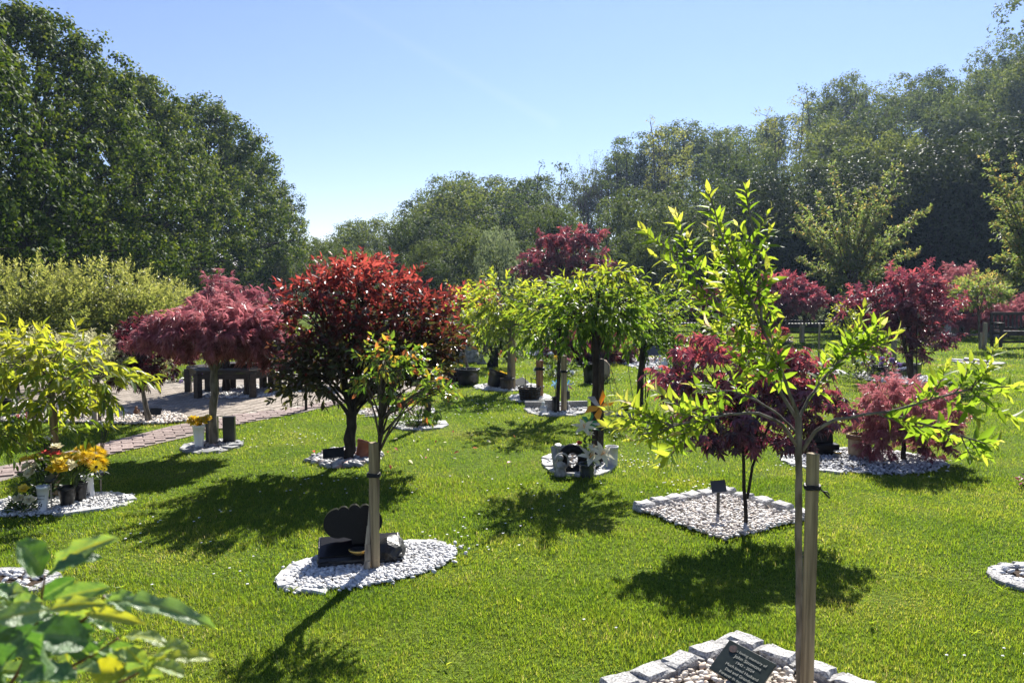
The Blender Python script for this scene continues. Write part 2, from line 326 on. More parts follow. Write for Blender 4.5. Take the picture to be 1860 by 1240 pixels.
# ------------------------------------------------------------------ geometry helpers
class G:
    """collects arrays and links them as ONE mesh"""
    def __init__(s): s.V, s.I, s.S, s.MI, s.T, s.n = [], [], [], [], [], 0
    def add(s, V, Fc, mi=0, tint=None):
        V = np.asarray(V, dtype=np.float64).reshape(-1, 3); Fc = np.asarray(Fc, dtype=np.int64)
        s.V.append(V); s.I.append((Fc + s.n).ravel()); s.S.append(np.full(len(Fc), Fc.shape[1]))
        s.MI.append(np.full(len(Fc), mi)); s.n += len(V)
        s.T.append(np.full(len(V), 0.5) if tint is None else np.broadcast_to(np.asarray(tint, float), (len(V),)))
        return s
    def mesh(s, name, mats, origin=(0, 0, 0), smooth=False):
        me = bpy.data.meshes.new(name)
        V = np.concatenate(s.V) - np.array(origin); I = np.concatenate(s.I); S = np.concatenate(s.S); MI = np.concatenate(s.MI)
        me.vertices.add(len(V)); me.vertices.foreach_set('co', V.astype(np.float32).ravel())
        me.loops.add(len(I)); me.loops.foreach_set('vertex_index', I.astype(np.int32))
        me.polygons.add(len(S))
        me.polygons.foreach_set('loop_start', (np.cumsum(S) - S).astype(np.int32))
        me.polygons.foreach_set('material_index', MI.astype(np.int32))
        me.polygons.foreach_set('use_smooth', np.full(len(S), bool(smooth)))
        a = me.attributes.new('tint', 'FLOAT', 'POINT'); a.data.foreach_set('value', np.concatenate(s.T).astype(np.float32))
        for m in (mats if isinstance(mats, (list, tuple)) else [mats]): me.materials.append(m)
        me.update(calc_edges=True)
        return me
    # -- shapes
    def box(s, c, size, rot=None, mi=0, tint=None):
        h = np.array(size) / 2
        V = np.array([[x, y, z] for x in (-1, 1) for y in (-1, 1) for z in (-1, 1)]) * h
        if rot is not None: V = V @ np.array(rot).T
        return s.add(V + np.array(c), [[0, 1, 3, 2], [4, 6, 7, 5], [0, 4, 5, 1], [2, 3, 7, 6], [0, 2, 6, 4], [1, 5, 7, 3]], mi, tint)
    def cbox(s, c, size, bev=0.006, rot=None, mi=0, jit=0.0):
        bm = bmesh.new(); bmesh.ops.create_cube(bm, size=1.0)
        for v in bm.verts:
            v.co = Vector((v.co.x * size[0] * (1 + jit * rs.uniform(-1, 1)), v.co.y * size[1] * (1 + jit * rs.uniform(-1, 1)), v.co.z * size[2]))
        bmesh.ops.bevel(bm, geom=bm.edges[:], offset=bev, segments=2, affect='EDGES', profile=0.6)
        s.bm(bm, c, rot, mi); bm.free(); return s
    def bm(s, bm, c=(0, 0, 0), rot=None, mi=0):
        bm.verts.index_update()
        V = np.array([v.co[:] for v in bm.verts])
        if rot is not None: V = V @ np.array(rot).T
        V = V + np.array(c)
        n0 = s.n; s.V.append(V); s.n += len(V); s.T.append(np.full(len(V), 0.5))
        for f in bm.faces:
            s.I.append(np.array([v.index + n0 for v in f.verts])); s.S.append(np.array([len(f.verts)])); s.MI.append(np.array([mi]))
        return s
    def tube(s, P, rad, n=7, mi=0, tint=None, cap=True):
        P = np.array([list(p) for p in P], float); k = len(P)
        rad = np.broadcast_to(np.asarray(rad, float), (k,))
        T = np.gradient(P, axis=0); T /= np.linalg.norm(T, axis=1)[:, None] + 1e-12
        ref = np.array([0.0, 0.0, 1.0]) if abs(T[0][2]) < 0.9 else np.array([1.0, 0.0, 0.0])
        V = []
        u = np.cross(T[0], ref); u /= np.linalg.norm(u)
        an = np.arange(n) * 2 * math.pi / n
        for i in range(k):
            u = u - T[i] * u.dot(T[i]); u /= np.linalg.norm(u) + 1e-12
            w = np.cross(T[i], u)
            V.append(P[i] + rad[i] * (np.cos(an)[:, None] * u + np.sin(an)[:, None] * w))
        V = np.concatenate(V)
        Fc = [[i * n + j, i * n + (j + 1) % n, (i + 1) * n + (j + 1) % n, (i + 1) * n + j] for i in range(k - 1) for j in range(n)]
        s.add(V, Fc, mi, tint)
        if cap:
            for e, o in ((0, -1), (k - 1, 1)):
                V2 = V[e * n:(e + 1) * n]
                s.add(np.vstack([V2, P[e]]), [[j, (j + 1) % n, n][::o] for j in range(n)], mi, tint)
        return s
    def lathe(s, prof, c=(0, 0, 0), n=20, mi=0, rot=None, squash=(1, 1)):
        an = np.arange(n) * 2 * math.pi / n
        V = np.concatenate([np.stack([r * np.cos(an) * squash[0], r * np.sin(an) * squash[1], np.full(n, z)], 1) for r, z in prof])
        if rot is not None: V = V @ np.array(rot).T
        k = len(prof)
        return s.add(V + np.array(c), [[i * n + j, i * n + (j + 1) % n, (i + 1) * n + (j + 1) % n, (i + 1) * n + j] for i in range(k - 1) for j in range(n)], mi)
    def ico(s, c, r, sub=2, mi=0, jit=0.0, rot=None, tint=None):
        V, Fc = ico(sub)
        V = V * (np.array(r) if np.ndim(r) else np.array([r] * 3))
        if jit: V = V * (1 + jit * rs.uniform(-1, 1, (len(V), 1)))
        if rot is not None: V = V @ np.array(rot).T
        return s.add(V + np.array(c), Fc, mi, tint)
    def prism(s, out, axis0, axis1, depth, c, mi=0):
        """closed outline (2d) in the plane axis0/axis1, given thickness along their cross product"""
        a0, a1 = np.array(axis0, float), np.array(axis1, float); nz = np.cross(a0, a1)
        bm = bmesh.new()
        f = [bm.verts.new(Vector(tuple(x * a0 + y * a1 + nz * depth / 2))) for x, y in out]
        b = [bm.verts.new(Vector(tuple(x * a0 + y * a1 - nz * depth / 2))) for x, y in out]
        n = len(out)
        bm.faces.new(f); bm.faces.new(b[::-1])
        for i in range(n): bm.faces.new([f[i], b[i], b[(i + 1) % n], f[(i + 1) % n]])
        s.bm(bm, c, None, mi); bm.free(); return s
_ico = {}
def ico(sub):
    if sub not in _ico:
        bm = bmesh.new(); bmesh.ops.create_icosphere(bm, subdivisions=sub, radius=1.0)
        bm.verts.index_update()
        _ico[sub] = (np.array([v.co[:] for v in bm.verts]), np.array([[v.index for v in f.verts] for f in bm.faces]))
        bm.free()
    return _ico[sub]
def rotz(a):
    c, s_ = math.cos(a), math.sin(a); return np.array([[c, -s_, 0], [s_, c, 0], [0, 0, 1.0]])
def rotx(a):
    c, s_ = math.cos(a), math.sin(a); return np.array([[1.0, 0, 0], [0, c, -s_], [0, s_, c]])
def roty(a):
    c, s_ = math.cos(a), math.sin(a); return np.array([[c, 0, s_], [0, 1.0, 0], [-s_, 0, c]])

def tag(o, label=None, cat=None, group=None, kind=None):
    if label: o['label'] = label
    if cat: o['category'] = cat
    if group: o['group'] = group
    if kind: o['kind'] = kind
    return o
def thing(name, label, cat, loc=(0, 0, 0), group=None, rz=0.0):
    o = bpy.data.objects.new(name, None); o.empty_display_size = 0.1
    o.location = loc; o.rotation_euler = (0, 0, rz); COL.objects.link(o)
    return tag(o, label, cat, group)
def obj(name, g, mats, parent=None, smooth=False, origin=None, kind=None, label=None):
    """link a G (world coordinates) or a ready mesh as one object; under an unrotated parent the mesh is made relative to it"""
    if isinstance(g, G):
        org = origin if origin is not None else (world_loc(parent) if parent is not None else (0, 0, 0))
        me = g.mesh(name, mats, org, smooth)
    else: me = g
    o = bpy.data.objects.new(name, me); COL.objects.link(o)
    if parent is not None: o.parent = parent
    if kind: o['kind'] = kind
    if label: o['label'] = label
    return o
def world_loc(o):
    v = Vector((0, 0, 0))
    while o is not None: v = v + o.location; o = o.parent
    return tuple(v)
def solo(name, g, mats, label, cat, loc, group=None, smooth=False):
    o = obj(name, g, mats, None, smooth, origin=tuple(loc)); o.location = loc
    return tag(o, label, cat, group)
def copy_tree(o, parent=None):
    c = o.copy(); COL.objects.link(c)
    if parent is not None: c.parent = parent
    for ch in list(o.children): copy_tree(ch, c)
    return c

# ------------------------------------------------------------------ leaves
def T_leaf(w=0.3, fold=0.06, droop=0.12):        # 6 faces
    ys = [0.0, 0.3, 0.65, 1.0]; hw = [0.0, 0.5 * w, 0.4 * w, 0.0]
    z = [0.0, 0.015, -droop * 0.35, -droop]
    V = [[0, 0, 0]]
    for i in (1, 2): V += [[-hw[i], ys[i], z[i] + fold * hw[i] / (0.5 * w)], [0, ys[i], z[i]], [hw[i], ys[i], z[i] + fold * hw[i] / (0.5 * w)]]
    V += [[0, 1, z[3]]]
    return np.array(V), np.array([[0, 2, 1], [0, 3, 2], [1, 2, 4], [2, 5, 4], [2, 3, 5], [3, 6, 5], [4, 5, 7], [5, 6, 7]])
def T_leaf2(w=0.4, fold=0.08):                   # 2 faces
    return np.array([[0, 0, 0], [w / 2, 0.42, fold], [0, 1, -0.05], [-w / 2, 0.42, fold]]), np.array([[0, 1, 2], [0, 2, 3]])
def T_palm(n=7, w=0.13, droop=0.25, span=250):
    V, Fc = [[0, 0, 0]], []
    for k in range(n):
        a = R(-span / 2 + span * k / (n - 1)); l = 1.0 - 0.45 * abs(k - (n - 1) / 2) / ((n - 1) / 2)
        d = np.array([math.sin(a), math.cos(a)]); q = np.array([d[1], -d[0]])
        m = d * l * 0.45
        b = len(V)
        V += [[*(m + q * w * l), -0.03], [*(d * l), -droop * l], [*(m - q * w * l), -0.03]]
        Fc += [[0, b, b + 1], [0, b + 1, b + 2]]
    V = np.array(V); V[:, 1] += 0.25
    return V, np.array(Fc)
def nrm(a): return a / (np.linalg.norm(a, axis=-1, keepdims=True) + 1e-12)
def scatter(g, tm, P, A, N, S, tint, mi=0):
    TV, TF = tm
    A = nrm(A); X = nrm(np.cross(A, N)); N = np.cross(X, A)
    n, k = len(P), len(TV)
    S = np.broadcast_to(np.asarray(S, float), (n,))
    V = P[:, None, :] + S[:, None, None] * (TV[None, :, 0, None] * X[:, None, :] + TV[None, :, 1, None] * A[:, None, :] + TV[None, :, 2, None] * N[:, None, :])
    Fc = (np.arange(n) * k)[:, None, None] + TF[None]
    g.add(V.reshape(-1, 3), Fc.reshape(-1, TF.shape[1]), mi, np.repeat(np.clip(tint, 0, 1), k))
def leaves(root, tm, P, A, N, S, tint, material, parts=0, name='leaves', smooth=False):
    """foliage of one plant: the leaves that show largest become parts of their own, the rest one mass"""
    org = np.array(world_loc(root)); n = len(P)
    S = np.broadcast_to(np.asarray(S, float), (n,)).copy(); tint = np.clip(np.broadcast_to(tint, (n,)), 0, 1)
    keep = np.ones(n, bool)
    if parts:
        d = np.linalg.norm(P - np.array([0, 0, EYE]), axis=1)
        for i in np.argsort(d)[:parts]: keep[i] = False
        bins = {}
        A_ = nrm(A); X = nrm(np.cross(A_, N)); N_ = np.cross(X, A_)
        for i in np.where(~keep)[0]:
            b = int(min(5, tint[i] * 6))
            if b not in bins:
                gg = G(); gg.add(tm[0], tm[1], 0, (b + 0.5) / 6); bins[b] = gg.mesh('leaf', material, smooth=smooth)
            o = bpy.data.objects.new('leaf', bins[b]); COL.objects.link(o); o.parent = root
            m = np.eye(4); m[:3, 0] = X[i] * S[i]; m[:3, 1] = A_[i] * S[i]; m[:3, 2] = N_[i] * S[i]; m[:3, 3] = P[i] - org
            o.matrix_local = Matrix(m.tolist())
    if keep.any():
        g = G(); scatter(g, tm, P[keep], A[keep], N[keep], S[keep], tint[keep])
        o = obj('leaves' if parts else name, g, material, root, smooth)
        if parts: o['kind'] = 'stuff'
def ball(n, r, shell=0.45, seed=None):
    q = rs if seed is None else np.random.RandomState(seed)
    v = nrm(q.normal(size=(n, 3))); return v, v * (q.uniform(0, 1, (n, 1)) ** shell) * np.array(r)
def twig_leaves(T0, TD, TL, per, spread=55, droop=0.0, flat=0.8, size=(0.08, 0.12), start=0.1):
    """leaves set alternately along straight twigs"""
    t = len(T0); n = t * per
    u = np.tile(np.linspace(start, 1.0, per), t) + rs.uniform(-0.06, 0.06, n)
    P0 = np.repeat(T0, per, 0); D = nrm(np.repeat(TD, per, 0)); Ln = np.repeat(np.broadcast_to(TL, (t,)), per)
    P = P0 + D * (Ln * u)[:, None]
    ref = nrm(rs.normal(size=(t, 3))); ref = np.repeat(ref, per, 0)
    e1 = nrm(np.cross(D, ref)); e2 = np.cross(D, e1)
    an = np.tile(np.arange(per) * R(137.5), t) + rs.uniform(-0.5, 0.5, n)
    rad = e1 * np.cos(an)[:, None] + e2 * np.sin(an)[:, None]
    sp = R(spread) * rs.uniform(0.6, 1.25, n) * (1.15 - 0.5 * np.clip(u, 0, 1))
    A = D * np.cos(sp)[:, None] + rad * np.sin(sp)[:, None] + np.array([0, 0, -droop]) * rs.uniform(0.3, 1.3, (n, 1))
    N = np.array([0, 0, flat]) + rs.normal(size=(n, 3)) * 0.45 - D * 0.2
    S = rs.uniform(size[0], size[1], n) * (1.08 - 0.35 * np.clip(u, 0, 1))
    return P, nrm(A), N, S, np.clip(u, 0, 1)

def bez(p0, p1, p2, n=7):
    t = np.linspace(0, 1, n)[:, None]
    return (1 - t) ** 2 * np.array(p0) + 2 * t * (1 - t) * np.array(p1) + t ** 2 * np.array(p2)
def smooth_path(P, n=12, wob=0.0):
    P = np.array([list(p) for p in P], float)
    if len(P) == 2: P = np.array([P[0], (P[0] + P[1]) / 2, P[1]])
    d = np.r_[0, np.cumsum(np.linalg.norm(np.diff(P, axis=0), axis=1))]; d /= d[-1]
    t = np.linspace(0, 1, n)
    Q = np.stack([np.interp(t, d, P[:, k]) for k in range(3)], 1)
    for _ in range(3): Q[1:-1] = (Q[:-2] + 2 * Q[1:-1] + Q[2:]) / 4
    if wob: Q[1:-1] += rs.normal(size=(n - 2, 3)) * wob
    return Q

HOLES = []         # places where no grass grows: ('e', cx, cy, rx, ry, rot) or ('p', [(x, y), ...])

# ------------------------------------------------------------------ plants with a stem and a crown
def plant(name, label, cat, base, trunk, blobs, leaf, material, size, twigs, per, fork=None, trunk_r=(0.03, 0.018), tlen=0.22, droop=0.0, up=0.4,
          shell=0.4, spread=55, flat=0.8, tint=(0.45, 0.35, 0.2), bark='bark', branches=14, parts=0, group=None, br=0.45, stems=1, crown='crown', hang=0.0, flatten=0.0):
    """base: ground point; trunk: further points of the stem; blobs: [(centre, (rx, ry, rz), weight)]
       tint = (mean, gain with height in the crown, spread)"""
    base = Vector(base)
    root = thing(name, label, cat, base, group)
    g = G()
    path = [tuple(base)] + [tuple(p) for p in trunk]
    Q = smooth_path(path, 10, trunk_r[1] * 0.12)
    g.tube(Q, np.linspace(trunk_r[0], trunk_r[1], len(Q)) * (1 + 0.06 * rs.normal(size=len(Q))), 9)
    for s_ in range(stems - 1):
        off = np.array([rs.uniform(-1, 1), rs.uniform(-1, 1), 0]) * trunk_r[0] * 2.5
        Q2 = smooth_path([np.array(path[0]) + off * 0.3, np.array(path[-1]) * 0.5 + np.array(path[0]) * 0.5 + off * 2, np.array(path[-1]) + off * 5], 8, 0.004)
        g.tube(Q2, np.linspace(trunk_r[0] * 0.75, trunk_r[1] * 0.7, len(Q2)), 7)
    top = Q[-1]; fk = np.array(fork) if fork is not None else top
    w = np.array([b[2] for b in blobs], float); cnt = np.maximum(3, (twigs * w / w.sum())).astype(int)
    T0, TD, H = [], [], []
    allz = [b[0][2] - b[1][2] for b in blobs], [b[0][2] + b[1][2] for b in blobs]
    zlo, zhi = min(allz[0]), max(allz[1])
    for (c, r, _), k in zip(blobs, cnt):
        v, p = ball(k, r, shell)
        p[:, 2] = np.where(p[:, 2] < 0, p[:, 2] * (1 - flatten), p[:, 2])
        T0.append(np.array(c) + p); TD.append(nrm(v * np.array([1, 1, 0.7]) + np.array([0, 0, up - hang])))
    T0, TD = np.concatenate(T0), np.concatenate(TD)
    TL = rs.uniform(0.6, 1.25, len(T0)) * tlen
    # limbs
    order = rs.permutation(len(T0))[:branches]
    for i in order:
        e = T0[i]; mid = fk * 0.45 + e * 0.55 + np.array([0, 0, 0.18]) * np.linalg.norm(e - fk) * (1 if not hang else 1.6)
        st = fk if rs.rand() < 0.6 else Q[max(4, len(Q) - 1 - rs.randint(0, 3))]
        B = bez(st, mid, e, 8); B[1:-1] += rs.normal(size=(6, 3)) * 0.012 * np.linalg.norm(e - fk)
        g.tube(B, np.linspace(trunk_r[1] * br, trunk_r[1] * 0.12, 8), 5, cap=False)
        near = np.argsort(np.linalg.norm(T0 - e, axis=1))[1:5]
        for j in near:
            a = B[rs.randint(4, 7)]
            g.tube([a, (a + T0[j]) / 2 + rs.normal(size=3) * 0.01, T0[j] + TD[j] * TL[j]], [trunk_r[1] * 0.14, trunk_r[1] * 0.1, trunk_r[1] * 0.05], 4, cap=False)
    obj('trunk', g, MT[bark], root, True)
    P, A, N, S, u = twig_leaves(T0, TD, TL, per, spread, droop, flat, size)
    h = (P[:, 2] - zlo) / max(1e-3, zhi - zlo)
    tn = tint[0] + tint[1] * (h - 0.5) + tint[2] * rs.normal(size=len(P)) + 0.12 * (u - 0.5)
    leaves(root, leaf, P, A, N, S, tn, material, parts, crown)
    return root
def blob(px, py, D, rx, ry, dD=None, w=1.0):         # centre and radii of a crown lobe from the photo
    m = mpx(D)
    return (tuple(pt(px, py, D)), (rx * m, (dD if dD is not None else rx * m), ry * m), w)

# ------------------------------------------------------------------ the setting: lawn, hill, plaza, path
def sheet(name, poly, z, material, kind='structure'):
    bm = bmesh.new(); vs = [bm.verts.new((x, y, z)) for x, y in poly]; f = bm.faces.new(vs); bmesh.ops.recalc_face_normals(bm, faces=[f])
    if f.normal.z < 0: f.normal_flip()
    bmesh.ops.triangulate(bm, faces=[f])
    me = bpy.data.meshes.new(name); bm.to_mesh(me); bm.free(); me.materials.append(material)
    o = bpy.data.objects.new(name, me); COL.objects.link(o)
    if kind: o['kind'] = kind
    return o
g = G()
xs = np.r_[np.linspace(-120, -30, 9), np.linspace(-28, 60, 45), np.linspace(64, 150, 9)]; ysg = np.r_[np.linspace(-30, 0, 6), np.linspace(1, 50, 50), np.linspace(54, 140, 10)]
XX, YY = np.meshgrid(xs, ysg); ZZ = 0 * XX
nx = len(xs); ii = (np.arange(len(ysg) - 1)[:, None] * nx + np.arange(nx - 1)[None]).ravel()
g.add(np.stack([XX, YY, ZZ], -1).reshape(-1, 3), np.stack([ii, ii + 1, ii + nx + 1, ii + nx], 1))
obj('lawn', g, MT['lawn'], kind='structure')

SKY = [(-700, 60), (-200, 120), (300, 400), (540, 432), (600, 415), (650, 385), (700, 365), (780, 345), (850, 305), (920, 318), (960, 308), (1050, 290), (1110, 285), (1130, 258), (1200, 232),
       (1260, 215), (1330, 210), (1400, 190), (1500, 165), (1560, 130), (1600, 145), (1700, 118), (1760, 125), (1800, 75), (1860, 50), (1950, 25), (2300, -60)]
su = np.array([(x - CX) / F for x, y in SKY]); se = np.array([(520 - y) / F for x, y in SKY])
def top_ang(u): return np.interp(u, su, se)
def layer(D): return np.interp(D, [30, 34, 40, 48, 56, 66, 80], [0.30, 0.42, 0.60, 0.78, 0.92, 1.0, 1.0])
def tree_h(D): return np.interp(D, [30, 34, 44, 66, 80], [3.6, 4.6, 7.2, 8.6, 8.6])
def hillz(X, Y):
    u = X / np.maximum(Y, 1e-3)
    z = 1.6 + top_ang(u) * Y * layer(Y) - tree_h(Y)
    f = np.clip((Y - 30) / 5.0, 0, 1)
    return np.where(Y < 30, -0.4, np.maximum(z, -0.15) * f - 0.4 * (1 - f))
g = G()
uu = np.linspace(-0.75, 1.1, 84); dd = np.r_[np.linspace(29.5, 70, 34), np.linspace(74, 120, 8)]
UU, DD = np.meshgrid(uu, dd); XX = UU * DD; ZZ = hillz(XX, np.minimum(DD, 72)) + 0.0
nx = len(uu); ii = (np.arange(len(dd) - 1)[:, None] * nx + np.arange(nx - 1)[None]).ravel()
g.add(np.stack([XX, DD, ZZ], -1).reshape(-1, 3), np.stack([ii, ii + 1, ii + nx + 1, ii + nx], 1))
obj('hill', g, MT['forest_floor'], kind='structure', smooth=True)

def P2(l): return [tuple(gp(x, y))[:2] for x, y in l]
PLAZA = P2([(-60, 748), (60, 740), (200, 757), (310, 760), (345, 768), (450, 752), (560, 738), (625, 722), (690, 718), (760, 712), (830, 697), (868, 683), (860, 668), (760, 668), (600, 676), (300, 691), (130, 690), (-60, 698)])
PATH = P2([(700, 722), (620, 734), (540, 752), (450, 768), (330, 797), (190, 829), (0, 876), (-120, 906), (-120, 876), (0, 848), (60, 836), (200, 803), (310, 775), (345, 768.5), (450, 752.5), (560, 738.5), (625, 722.5)])
HOLES += [('p', PLAZA), ('p', PATH)]
def inpoly(P, poly, grow=0.0):
    P = np.asarray(P); x, y = P[:, 0], P[:, 1]; r = np.zeros(len(P), bool); n = len(poly)
    for i in range(n):
        (x0, y0), (x1, y1) = poly[i], poly[(i + 1) % n]
        c = ((y0 > y) != (y1 > y)) & (x < (x1 - x0) * (y - y0) / (y1 - y0 + 1e-12) + x0)
        r ^= c
    return r
plaza = sheet('plaza', PLAZA, 0.006, MT['joint'])
path = sheet('brick_path', PATH, 0.010, MT['joint_dark'])
def pave(parent, poly, l, w, ang, gap, mat_part, mat_rest, h, name, herring=False, limit=300, bond=0.5):
    P = np.array(poly); c = P.mean(0); ext = np.abs(P - c).max() * 1.6
    ca, sa = math.cos(ang), math.sin(ang); spots = []
    ny, nx_ = int(ext / w) + 1, int(ext / l) + 1
    if herring:
        n_ = int(ext / w)
        for i in range(-n_, n_):
            for j in range(-n_, n_):
                k = (i - j) % 4
                if k == 0: spots.append((i * w + w / 2, j * w, 0))
                elif k == 2: spots.append((i * w - w, j * w + w / 2, 1))
    else:
        for j in range(-ny, ny):
            for i in range(-nx_, nx_): spots.append((i * l + (j % 2) * l * bond, j * w, 0))
    S_ = np.array(spots); W = np.stack([S_[:, 0] * ca - S_[:, 1] * sa, S_[:, 0] * sa + S_[:, 1] * ca], 1) + c
    ok = inpoly(W, poly)
    for dx, dy in ((l * .35, 0), (-l * .35, 0)): ok &= inpoly(W + np.array([dx * ca, dx * sa]), poly)
    ok &= np.abs(W[:, 0]) < 0.75 * W[:, 1] + 1.0
    W, K = W[ok], S_[ok, 2]
    o_ = np.argsort(W[:, 1]); W, K = W[o_], K[o_]
    ms = []
    for v in range(3):
        gg = G(); gg.cbox((0, 0, 0), (l - gap, w - gap, h), 0.006, jit=0.012); ms.append(gg.mesh(name, mat_part))
    rest = G(); big = bmesh.new()
    for i, (p, k) in enumerate(zip(W, K)):
        a = ang + (R(90) if k else 0) + rs.normal() * 0.008; z = parent_z + h / 2 - 0.004 + rs.normal() * 0.0012
        if i < limit:
            o = bpy.data.objects.new(name, ms[i % 3]); COL.objects.link(o); o.parent = parent
            o.location = (p[0], p[1], z); o.rotation_euler = (rs.normal() * 0.006, rs.normal() * 0.006, a)
        else: rest.box((p[0], p[1], z), (l - gap, w - gap, h), rotz(a))
    big.free()
    if rest.n: obj('%ss' % name, rest, mat_rest, parent, kind='stuff')
parent_z = 0.006
pave(plaza, PLAZA, 0.30, 0.15, R(74), 0.012, MT['paver_one'], MT['paver'], 0.016, 'paver')
parent_z = 0.010
pave(path, PATH, 0.21, 0.105, R(28), 0.008, MT['brick_one'], MT['brick'], 0.018, 'brick')

# ------------------------------------------------------------------ the wood on the hill
def grow(g, p, d, ln, r, depth, tips, sides=5, spread=0.5, up=0.12, kids=(2, 3)):
    p = np.array(p, float); d = nrm(np.array(d, float))
    pts = [p]; q = p
    for k in range(3):
        d = nrm(d + rs.normal(size=3) * 0.14 + np.array([0, 0, up * 0.4])); q = q + d * ln / 3; pts.append(q)
    g.tube(pts, np.linspace(r, r * 0.62, 4), sides, cap=False)
    if depth == 0: tips.append((q, d)); return
    for k in range(rs.randint(kids[0], kids[1] + 1)):
        nd = nrm(d + rs.normal(size=3) * spread + np.array([0, 0, up]))
        grow(g, pts[rs.randint(2, 4)], nd, ln * rs.uniform(0.6, 0.85), r * 0.58, depth - 1, tips, max(3, sides - 1), spread, up, kids)
def clump_leaves(C, NR, rad, per, size, leaf_n=0.7):
    n = len(C) * per
    v, p = ball(n, 1.0, 0.4)
    nr = np.repeat(NR, per, 0); cc = np.repeat(C, per, 0)
    P = cc + p * np.repeat(rad, per)[:, None]
    N = nrm(v * 1.2 + nr * leaf_n + rs.normal(size=(n, 3)) * 0.45 + np.array([0, 0, 0.3]))
    A = nrm(np.cross(N, rs.normal(size=(n, 3))))
    return P, A, N, rs.uniform(size[0], size[1], n), v
LF2 = T_leaf2(0.62, 0.1)
def wood_proto(kind, H=8.0, Rr=3.0):
    """meshes of one woodland tree, base at the origin: (trunk, crown)"""
    g, tips = G(), []
    c = G()
    if kind == 'dense':
        g.tube(smooth_path([(0, 0, -0.5), (0.15, 0, H * 0.3), (0.1, 0.1, H * 0.6)], 8), np.linspace(0.16, 0.07, 8), 7)
        lobes = [((rs.uniform(-1, 1) * Rr * 0.55, rs.uniform(-1, 1) * Rr * 0.55, H * rs.uniform(0.22, 0.8)), Rr * rs.uniform(0.42, 0.72)) for _ in range(9)]
        lobes.append(((0, 0, H * 0.82), Rr * 0.5))
        for (cx, cy, cz), r in lobes: g.tube(bez((0, 0, H * 0.2), (cx * 0.4, cy * 0.4, cz * 0.8), (cx, cy, cz), 6), np.linspace(0.07, 0.02, 6), 4)
        C, NR = [], []
        for cc, r in lobes:
            v, p = ball(62, r, 0.18); C.append(np.array(cc) + p * np.array([1, 1, 0.9])); NR.append(v)
        C, NR = np.concatenate(C), np.concatenate(NR)
        keep = C[:, 2] > 0.2; C, NR = C[keep], NR[keep]
        P, A, N, S, v = clump_leaves(C, NR, rs.uniform(0.22, 0.45, len(C)), 17, (0.11, 0.22))
    elif kind == 'airy':
        C, NR = [], []
        for k in range(4):
            x, y = rs.uniform(-1.2, 1.2, 2)
            h = H * rs.uniform(0.75, 1.0)
            Q = smooth_path([(x, y, -0.5), (x * 1.2, y * 1.2, h * 0.5), (x * 1.5 + rs.uniform(-.3, .3), y * 1.5, h)], 9, 0.05)
            g.tube(Q, np.linspace(0.085, 0.02, 9), 5)
            for j in range(30):
                i = rs.randint(2, 9); e = Q[i] + nrm(rs.normal(size=3) * np.array([1, 1, 0.3]) + np.array([0, 0, 0.35])) * rs.uniform(0.35, 1.25) * (1.25 - i / 12)
                g.tube([Q[i], (Q[i] + e) / 2 + np.array([0, 0, -0.05]), e], [0.022, 0.014, 0.006], 3, cap=False)
                C.append(e); NR.append(nrm(e - Q[i]))
        C, NR = np.array(C), np.array(NR)
        P, A, N, S, v = clump_leaves(C, NR, rs.uniform(0.2, 0.5, len(C)), 24, (0.10, 0.20), 0.4)
    elif kind == 'pale':
        C, NR = [], []
        g.tube(smooth_path([(0, 0, -0.5), (0, 0, H * 0.5)], 6), np.linspace(0.14, 0.06, 6), 6)
        for k in range(260):
            v, p = ball(1, (Rr, Rr, H * 0.5), 0.2); C.append(p[0] + np.array([0, 0, H * 0.5])); NR.append(v[0] * np.array([1, 1, -0.4]))
        C, NR = np.array(C), np.array(NR)
        for i in rs.permutation(len(C))[:40]: g.tube(bez((0, 0, H * 0.4), C[i] * 0.5 + np.array([0, 0, H * 0.3]), C[i], 5), np.linspace(0.04, 0.01, 5), 3, cap=False)
        P, A, N, S, v = clump_leaves(C, NR, rs.uniform(0.3, 0.5, len(C)), 20, (0.16, 0.28))
        A = nrm(A * 0.5 + np.array([0, 0, -0.8]))
    else:   # bare
        for k in range(3):
            grow(g, (rs.uniform(-.8, .8), rs.uniform(-.8, .8), -0.5), (rs.uniform(-.15, .15), rs.uniform(-.15, .15), 1), H * 0.36, 0.09, 5, tips, 5, 0.42, 0.25)
        C = np.array([t[0] for t in tips]); NR = np.array([t[1] for t in tips])
        sel = rs.permutation(len(C))[:int(len(C) * 0.6)]
        P, A, N, S, v = clump_leaves(C[sel], NR[sel], np.full(len(sel), 0.3), 4, (0.07, 0.14))
    h = P[:, 2] / H
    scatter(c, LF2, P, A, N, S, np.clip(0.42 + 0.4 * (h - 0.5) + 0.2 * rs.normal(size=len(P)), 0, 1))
    return g, c
def make_mesh_again(me, m):
    c = me.copy(); c.materials.clear(); c.materials.append(m); return c
def make_mesh(g, n, m, smooth=False): return g.mesh(n, m, smooth=smooth)
PROTO = {}
for key, kind, mats, n in (('dense', 'dense', ['wood_dark', 'wood_mid'], 3), ('airy', 'airy', ['wood_yel', 'wood_mid'], 3), ('bare', 'bare', ['wood_mid'], 2), ('pale', 'pale', ['wood_pale'], 1)):
    PROTO[key] = []
    for k in range(n):
        gt, gc = wood_proto(kind)
        tm = make_mesh(gt, 'trunk', MT['bark_dark' if kind != 'bare' else 'bark'], True)
        for mname in mats:
            cm = make_mesh(gc, 'crown', L[mname]); PROTO[key].append((tm, cm, mname))
